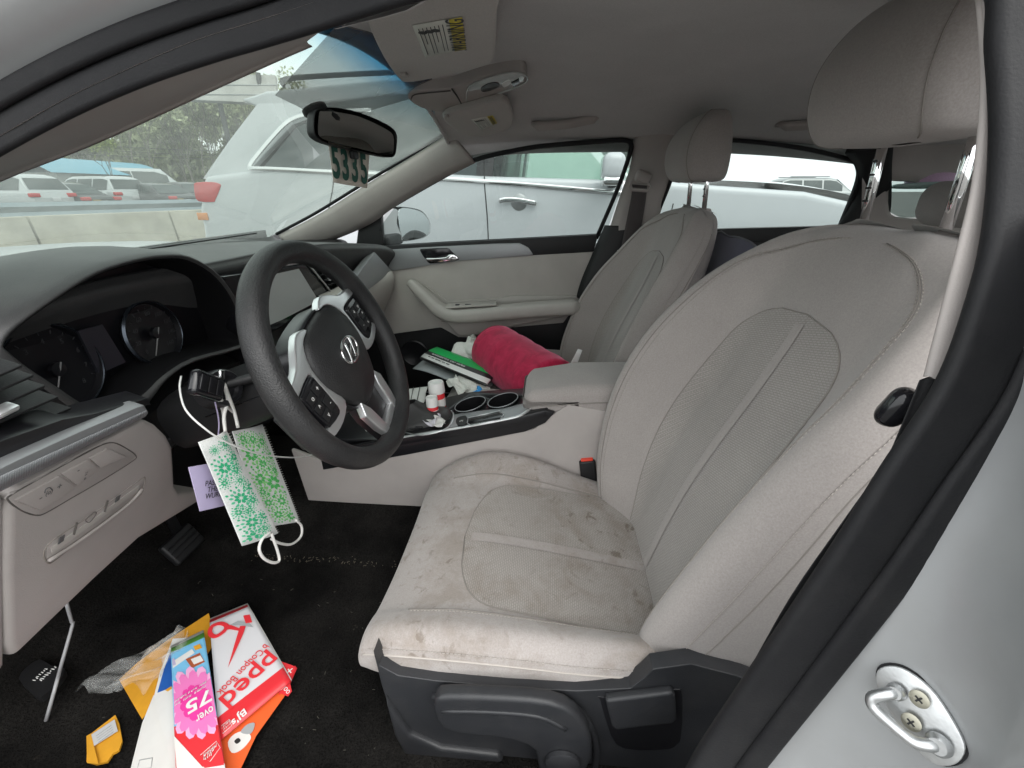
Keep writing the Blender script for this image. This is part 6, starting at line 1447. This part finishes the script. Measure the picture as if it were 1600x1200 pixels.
for px in (780, 556):
    dyp = 0 if px == 780 else -8
    h0 = [A(px+a, 310+b+dyp, x=JX-.03) for a, b in ((0, 4), (10, 2), (30, 3), (58, 8))]; hh = sweep('door_handle', cr(h0, 4), rrect(.018, .034, .008), m_chr, jp, up=(-1, 0, 0))
    lathe('handle_cup', [(.055, 0), (.05, .004), (.0, .006)], A(px+31, 316+dyp, x=JX-.0015), (-1, 0, 0), m_silc, jp, 24)
sp = prism('spoiler', [V(JX+.25, y, z) for y, z in ((yt-.62, 1.76), (yt-.40, 1.725), (yt-.36, 1.70), (yt-.50, 1.68), (yt-.62, 1.70))], 1.4, m_wpaint, jp, .012, dirn=(1, 0, 0))
for s, x0 in ((1, JX-.006), (-1, JX+1.906)):
    lamp = [(303, 290), (306, 285), (330, 284), (344, 287), (345, 293), (337, 312), (334, 316), (311, 315), (305, 306)]
    P = [A(*p, x=JX) for p in lamp]; P = [V(x0 if s > 0 else JX+1.9-.05, p[1], p[2]) for p in P]
    tl = prism('tail_lamp', cr(P, 2, True), .06, m_tl, jp, .01, dirn=(1, 0, 0))
rbox('rear_bumper', (1.86, .14, .30), (JX+.95, yt+.06, .62), m_wpaint, jp, .05); rbox('reflector', (.01, .08, .05), (JX-.004, yt-.02, .95), M('amber', (.7, .25, .05), .3), jp, .003)
for y in (yt-.72, -1.35):
    for x0, s in ((JX+.10, 1), (JX+1.80, -1)):
        wheel_at(V(x0, y, .37), .37, (-1, 0, 0), jp)
    lathe('wheel_arch', [(.47, 0), (.46, .02), (.40, .025), (.39, .0)], V(JX+.005, y, .40), (-1, 0, 0), m_trimd, jp, 36, caps=False); lathe('arch_well', [(.40, 0), (.0, .004)], V(JX+.0, y, .40), (-1, 0, 0), m_ink, jp, 32)
rbox('side_cladding', (.03, 2.4, .13), (JX-.005, .2, .43), m_trimd, jp, .01)
cap = A(957, 262, x=JX-.16); mi = rbox('mirror_cap', (.22, .14, .17), cap, m_wpaint, jp, .05, 5); rbox('mirror_base_chrome', (.21, .13, .06), cap+V(0, 0, -.075), m_chr, jp, .025, 4); rbox('mirror_stem', (.16, .05, .05), cap+V(.15, -.02, -.09), m_trimd, jp, .01)
sweep('hood_gap', cr([A(*p, x=JX+.02) for p in ((1040, 297), (1140, 318), (1220, 329), (1300, 341), (1420, 362))], 4), circ(.007, 6), m_ink, jp)
hoodp = [[V(x, y, z-.05*((x-JX-.95)/.9)**2) for x in (JX+.06, JX+.3, JX+.95, JX+1.6, JX+1.84)] for y, z in ((-.70, 1.235), (-1.1, 1.235), (-1.6, 1.20), (-2.0, 1.12), (-2.2, .98))]
Surf(hoodp, 3, 3).obj('hood', m_wpaint, jp)
for x0 in (JX+.2, JX+1.68): sweep('roof_rail', cr([V(x0, yt-.7, 1.79), V(x0, yt-.85, 1.835), V(x0, .5, 1.86), V(x0, -.05, 1.83), V(x0, -.15, 1.79)], 5), rrect(.03, .03, .01), m_trimd, jp)
rbox('floor_pan', (1.7, 4.0, .1), (JX+.95, .1, .35), m_ink, jp, .0)

# ---- other parked cars
def car(name, label, loc, head, L_, Wd, Ht, m, style, group, plate=True):
    """local frame: +X forward, +Y left; tail at -L/2"""
    t = T(name, label, 'car', (loc[0], loc[1], 0), group)
    ca, sa = math.cos(head), math.sin(head)
    g = lambda x, y, z: V(loc[0]+x*ca-y*sa, loc[1]+x*sa+y*ca, z)
    lat = g(0, 1, 0)-g(0, 0, 0)
    bz = Ht*.62 if style != 'van' else Ht*.55
    h = L_/2
    TP = {'suv': [(-h, bz-.22), (-h+.08, bz), (-h+.40, Ht-.09), (-h+.70, Ht), (h-2.1, Ht), (h-1.85, Ht-.06), (h-1.15, bz+.02), (h-.3, bz-.10), (h, .70)],
          'van': [(-h, Ht-.30), (-h+.12, Ht-.06), (-h+.35, Ht), (h-1.6, Ht), (h-.6, bz), (h-.1, bz-.2), (h, .7)]}.get(style, [(-h, bz-.13), (-h+.10, bz-.03), (-h+.70, bz+.01), (-h+1.30, Ht-.09), (-h+1.70, Ht), (h-2.3, Ht), (h-2.0, Ht-.06), (h-1.15, bz+.02), (h-.3, bz-.14), (h, .62)])
    top = lambda x: float(np.interp(x, [p[0] for p in TP], [p[1] for p in TP]))
    def half(x, q):       # half width at a share q of the height between belt and roof
        zt = top(x); zb = min(bz, zt-.01); e = min(1., max(0., (h-abs(x))/.35)); w_ = Wd/2*(.86+.14*e**.5)
        return w_*.955-(zt-zb)*(.34*q+.10*q*q), zb+(zt-zb)*q
    xs_ = sorted(set([-h, -h+.06, -h+.2, h-.06, h-.2, h]+[p[0] for p in TP]+list(np.linspace(-h, h, 15))))
    rows = []
    for x in xs_:
        zt = top(x); zb = min(bz, zt-.01); e = min(1., max(0., (h-abs(x))/.35)); w_ = Wd/2*(.86+.14*e**.5); lo_ = .30 if e > .5 else .40
        hs_ = [(w_*.9, lo_), (w_*.985, lo_+.12), (w_, (lo_+zb)/2+.05), (w_*.985, zb-.06), (w_*.955, zb)]+[half(x, q) for q in (.35, .70, .90)]
        hs_ += [(hs_[-1][0]*.72, zt-.012*min(1, (zt-zb)*4)), (0, zt)]
        rows.append([g(x, y, z) for y, z in hs_]+[g(x, -y, z) for y, z in hs_[-2::-1]])
    bo_ = Surf(rows, 2, 1); bobj = bo_.obj('body', m, t)
    for r_, nm in ((rows[0], 'tail_panel'), (rows[-1], 'nose_panel')): mesh(nm, r_, [tuple(range(len(r_)))], m, t, smooth=False)
    # windows laid just proud of the shell
    zc0, zc1 = .10, .80
    xa = min(p[0] for p in TP if p[1] > Ht-.2)-.02; xb = max(p[0] for p in TP if p[1] > Ht-.2)+.30
    for s in (-1, 1):
        cuts = np.linspace(xa, xb, 4)
        for k in range(3):
            r0, r1, r2 = [], [], []
            for x in np.linspace(cuts[k]+.04, cuts[k+1]-.04, 4):
                for rr_, q in ((r0, zc0), (r1, .45), (r2, zc1)):
                    y, z = half(x, q); rr_.append(g(x, s*(y+.014), z))
            Surf([r0, r1, r2], 1, 2).obj('side_window', m_priv, t)
    def slope(x0, x1, nm):
        rows = []
        for x in np.linspace(x0, x1, 5):
            y, _ = half(x, .9); rows.append([g(x, y*k, top(x)+.012) for k in (-.92, -.4, .4, .92)])
        Surf(rows, 2, 1).obj(nm, m_priv, t)
    if style == 'suv': slope(-h+.12, -h+.36, 'rear_window')
    elif style == 'sedan': slope(-h+.78, -h+1.28, 'rear_window')
    slope(h-1.80, h-1.22, 'windshield') if style != 'van' else slope(h-1.5, h-.7, 'windshield')
    wy_ = Wd/2-.22
    for s in (-1, 1):
        zl = bz-.12 if style != 'van' else .8
        rbox('tail_light', (.16, .36, .15), g(-h+.05, s*(Wd/2-.24), zl), m_tl, t, .03, 3, rot=(0, 0, head))
        rbox('headlight', (.10, .36, .14), g(h-.08, s*(Wd/2-.24), .70), m_lens, t, .03, 3, rot=(0, 0, head))
        for x in (-h+.85, h-.9): wheel_at(g(x, s*(Wd/2-.11), .33), .33, lat, t)
    if plate: rbox('number_plate', (.02, .32, .16), g(-h-.03, 0, bz-.28), m_plate, t, .004, 2, rot=(0, 0, head))
    rbox('rear_bumper', (.12, Wd-.1, .2), g(-h+.02, 0, .50), m, t, .04, 3, rot=(0, 0, head))
    if style == 'suv':
        for s in (-1, 1): sweep('roof_rail', [g(-h+.7, s*(wy_-.06), Ht+.03), g(h-2.2, s*(wy_-.06), Ht+.03)], rrect(.03, .03, .01), m_trimd, t)
    return t
def G(px, depth, z=0.):
    d = FW+RT*(px-800)/FPX+UP*(600-297)/FPX; return CAM+d*depth
HB_ = R(62)
grp = 'cars parked beyond the barrier'
car('parked_suv', 'white SUV parked beyond the barrier, largest of the row', G(150, 22), R(80), 4.9, 1.95, 1.76, m_wpaint, 'suv', grp)
car('parked_sedan', 'black sedan with white plate parked left of the white SUV', G(84, 19.5), R(86), 4.8, 1.85, 1.46, m_bkp, 'sedan', grp)
car('parked_suv', 'white SUV at the far left edge of the windshield view', G(2, 18), R(88), 4.8, 1.9, 1.72, m_wpaint, 'suv', grp)
car('parked_sedan', 'dark grey sedan parked right of the white SUV', G(236, 22.5), R(76), 4.8, 1.85, 1.47, m_dark, 'sedan', grp)
car('parked_sedan', 'dark car partly hidden behind the red tail lamp of the nearer SUV', G(282, 25), R(74), 4.7, 1.85, 1.55, m_bkp, 'sedan', grp)
car('parked_van', 'long white van roof showing above the parked row', G(195, 35), R(-35), 8.5, 2.4, 2.75, m_wpaint, 'van', grp, False)
car('dark_suv', 'dark grey SUV with roof rails seen over the white hood', G(1275, 22)[:2], R(-92), 4.7, 1.9, 1.70, m_silc, 'suv', None)
car('far_car', 'grey car roof peeking behind the passenger headrest', G(1150, 25)[:2], R(-90), 4.6, 1.85, 1.5, m_silc, 'sedan', None)
# ---- concrete barrier, guard rail
def conc():
    m = bpy.data.materials.new('weathered_concrete'); m.use_nodes = True; t = m.node_tree; b_ = t.nodes['Principled BSDF']; co = coord(t)
    c = mixc(t, 1., (.46, .43, .36), ramp(t, noise(t, co, 2.2, 6, .65), [(.3, (.72, .72, .72)), (.7, (1.1, 1.1, 1.1))]), 'MULTIPLY')
    t.links.new(c, b_.inputs['Base Color']); b_.inputs['Roughness'].default_value = .92; bump(t, b_, noise(t, co, 30, 5), .4, .01); return m
m_con = conc()
B1, B2 = A(37, 338, z=.80), A(258, 329.5, z=.80); bd = nrm((B2-B1)*V(1, 1, 0)); SL = np.linalg.norm((B2-B1)[:2]); bl_ = V(-bd[1], bd[0], 0)
for k in range(-2, 3):
    s0 = V(B1[0], B1[1], 0)+bd*SL*k+bd*.012; s1 = s0+bd*(SL-.024)
    P = [(-.30, 0), (.30, 0), (.28, .10), (.14, .34), (.09, .80), (-.09, .80), (-.14, .34), (-.28, .10)]
    lab = {-1: 'weathered concrete barrier block at the far left of the windshield view', 0: 'long weathered concrete barrier block in the middle of the barrier row', 1: 'greyer concrete barrier block ending at the white SUV tail'}.get(k, 'concrete barrier block %s' % {-3: 'third from the long middle block, off to the far left', -2: 'second from the long middle block, off to the left', 2: 'hidden just behind the white SUV tail', 3: 'second one hidden behind the white SUV', 4: 'last one hidden behind the white SUV'}.get(k, ''))
    o = prism('concrete_barrier', [s0+bl_*a+V(0, 0, b) for a, b in P], np.linalg.norm(s1-s0), m_con, None, .02, dirn=bd); tag(o, lab, 'barrier', 'concrete barrier blocks')
gra = V(B1[0], B1[1], 0)+bl_*(.9 if (bl_@V(.6, .8, 0)) > 0 else -.9)
rail = T('guard_rail', 'grey steel guard rail running just behind the concrete barrier', 'guard rail', gra)
sweep('rail_beam', [gra-bd*9+V(0, 0, .82), gra+bd*9+V(0, 0, .82)], [(.02, -.14), (.05, -.08), (.02, 0), (.05, .08), (.02, .14), (0, .14), (.03, .08), (0, 0), (.03, -.08), (0, -.14)], M('galvanised_rail', (.30, .35, .38), .5, metal=.5), rail, up=tuple(bl_*-1 if (bl_@V(.6, .8, 0)) > 0 else bl_), auto=20)
for k in range(-6, 7): rbox('rail_post', (.08, .08, .98), gra+bd*k*1.4+V(0, 0, .49)+bl_*.05, M('wood_post', (.30, .22, .12), .9) if k == -6 else MATS['wood_post'], rail, .005)
# ---- billboard
bb = T('billboard', 'back of a weathered grey billboard above the trees', 'billboard', G(370, 40))
bdep = 40
bp4 = [CAM+(FW+RT*(px-800)/FPX+UP*(600-py)/FPX)*bdep for px, py in ((300, 160), (437, 166), (433, 122), (320, 120))]
m_bb = M('billboard_grey', (.42, .41, .39), .8, var=.15, vs=.8)
prism('panel', bp4, .4, m_bb, bb, .02)
for px in (334, 404): p0 = CAM+(FW+RT*(px-800)/FPX+UP*(600-120)/FPX)*(bdep-.5); sweep('post', [p0+V(0, 0, .3), V(p0[0], p0[1], 0)], circ(.22, 10), m_trimd, bb)
for py in (133, 148): sweep('stringer', [CAM+(FW+RT*(px-800)/FPX+UP*(600-py)/FPX)*(bdep-.4) for px in (318, 432)], circ(.06, 6), m_silc, bb)
# ---- shed with blue roof
bs_ = T('blue_roof_shed', 'low shed with pale blue roof beyond the parked cars', 'shed', G(110, 34)); c = G(112, 34); dd = nrm(V(RT[0], RT[1], 0)); dn = V(-dd[1], dd[0], 0)
prism('wall', [V(c[0], c[1], 0)+dd*a+V(0, 0, b) for a, b in ((-4.2, 0), (4.0, 0), (4.0, 2.2), (-4.2, 2.2))], 5, M('pale_wall', (.45, .47, .46), .8), bs_, 0)
Surf([[V(c[0], c[1], 0)+dd*a+dn*(k*5.4-.2)+V(0, 0, z) for a, z in ((-4.5, 2.2), (-2, 3.1), (.5, 3.3), (2.5, 3.1), (4.3, 2.2))] for k in (-1, 0, 1)], 4, 1).obj('roof', M('blue_roof', (.18, .40, .52), .5), bs_)
# ---- trees: a wood behind, one young tree in front
def leaf_mat(name, c1, c2):
    m = bpy.data.materials.new(name); m.use_nodes = True; t = m.node_tree; b_ = t.nodes['Principled BSDF']; co = coord(t)
    t.links.new(ramp(t, noise(t, co, 1.2, 4), [(.3, c1), (.7, c2)]), b_.inputs['Base Color']); b_.inputs['Roughness'].default_value = .8; return m
m_lf = leaf_mat('haze_paled_leaf', (.34, .38, .22), (.50, .52, .33)); m_lf2 = leaf_mat('young_leaf', (.20, .26, .05), (.34, .38, .08)); m_brk = M('bark', (.22, .20, .17), .9, var=.2)  # wood leaf and bark colours paled to stand for haze
def tree_vf(base, Ht, spread, rng, nl, lsz, trunk_r):
    segs = []; tips = []
    def grow(p, d, l, r, lev):
        q = p+d*l; segs.append((p, q, r, r*.65)); 
        if lev == 0: tips.append(q); return
        for k in range(3 if lev > 1 else 3):
            a = rng.uniform(0, 6.28); tilt = rng.uniform(.25, .75)
            s_ = nrm(np.cross(d, [math.cos(a), math.sin(a), .3])); nd_ = nrm(d*math.cos(tilt)+s_*math.sin(tilt)*spread+V(0, 0, .18)); grow(q, nd_, l*rng.uniform(.6, .85), r*.6, lev-1)
    grow(np.array(base, float), V(rng.uniform(-.05, .05), rng.uniform(-.05, .05), 1), Ht*.34, trunk_r, 4)
    tv, tf = [], []
    for a, b, r0, r1 in segs:
        d = nrm(b-a); n1 = nrm(np.cross(d, [.3, .5, .8])); n2 = np.cross(d, n1); o = len(tv)
        for c_, r in ((a, r0), (b, r1)):
            for k in range(4): an = k*math.pi/2; tv.append(c_+(n1*math.cos(an)+n2*math.sin(an))*r)
        for k in range(4): tf.append((o+k, o+(k+1) % 4, o+4+(k+1) % 4, o+4+k))
    lv, lf_ = [], []
    for q in range(nl):
        c_ = tips[rng.randint(len(tips))]+rng.normal(0, Ht*.035, 3); u = nrm(rng.normal(0, 1, 3)); w_ = nrm(np.cross(u, rng.normal(0, 1, 3))); o = len(lv); s = lsz*rng.uniform(.6, 1.3)
        lv += [c_-u*s, c_+w_*s*.5, c_+u*s, c_-w_*s*.5]; lf_.append((o, o+1, o+2, o+3))
    return tv, tf, lv, lf_
rng = np.random.RandomState(21)
ty = T('young_tree', 'young yellow green tree standing above the parked cars', 'tree', G(182, 31)); b0 = G(182, 31); b0[2] = 0
tv, tf, lv, lf_ = tree_vf(b0, 4.6, .8, rng, 1500, .11, .05); mesh('trunk', tv, tf, m_brk, ty); mesh('crown', lv, lf_, m_lf2, ty, smooth=False)
TV, TF, LV, LF = [], [], [], []
for q in range(60):
    px = rng.uniform(-60, 470); dp = rng.uniform(44, 66); b0 = G(px, dp); b0[2] = 0
    a1, a2, a3, a4 = tree_vf(b0, rng.uniform(8.5, 12.2), .8, rng, 1100, .22, .10)
    o = len(TV); TV += list(a1); TF += [tuple(i+o for i in f) for f in a2]; o = len(LV); LV += list(a3); LF += [tuple(i+o for i in f) for f in a4]
for q in range(40000):       # undergrowth and twig haze between the trunks
    px, dp = rng.uniform(-120, 500), rng.uniform(56, 76); c_ = G(px, dp); c_[2] = (8.5+1.6*math.sin(px*.031)+1.2*math.sin(px*.083+1))*rng.beta(1.1, 1.25); u = nrm(rng.normal(0, 1, 3)); w_ = nrm(np.cross(u, rng.normal(0, 1, 3))); s = rng.uniform(.25, .6); o = len(LV)
    LV += [c_-u*s, c_+w_*s*.45, c_+u*s, c_-w_*s*.45]; LF.append((o, o+1, o+2, o+3))
wd = bpy.data.objects.new('woods', None); COL.objects.link(wd); wd['kind'] = 'stuff'; wd['label'] = 'hazy wood of half bare spring trees behind the car park'; wd['category'] = 'woods'
mesh('trunks', TV, TF, m_brk, wd); mesh('foliage', LV, LF, m_lf, wd, smooth=False)
# power lines
pl_ = T('power_line', 'thin overhead power lines in front of the wood', 'power line', G(200, 36))
for py0, py1 in ((216, 238), (222, 246), (233, 250)): sweep('wire', cr([CAM+(FW+RT*(px-800)/FPX+UP*(600-(py0+(py1-py0)*k/4+3*math.sin(k/4*3.14)))/FPX)*38 for k, px in enumerate((-40, 100, 200, 300, 420))], 4), circ(.022, 5), m_ink, pl_)
# small shrub bank left
# ground so that nothing hangs in the void
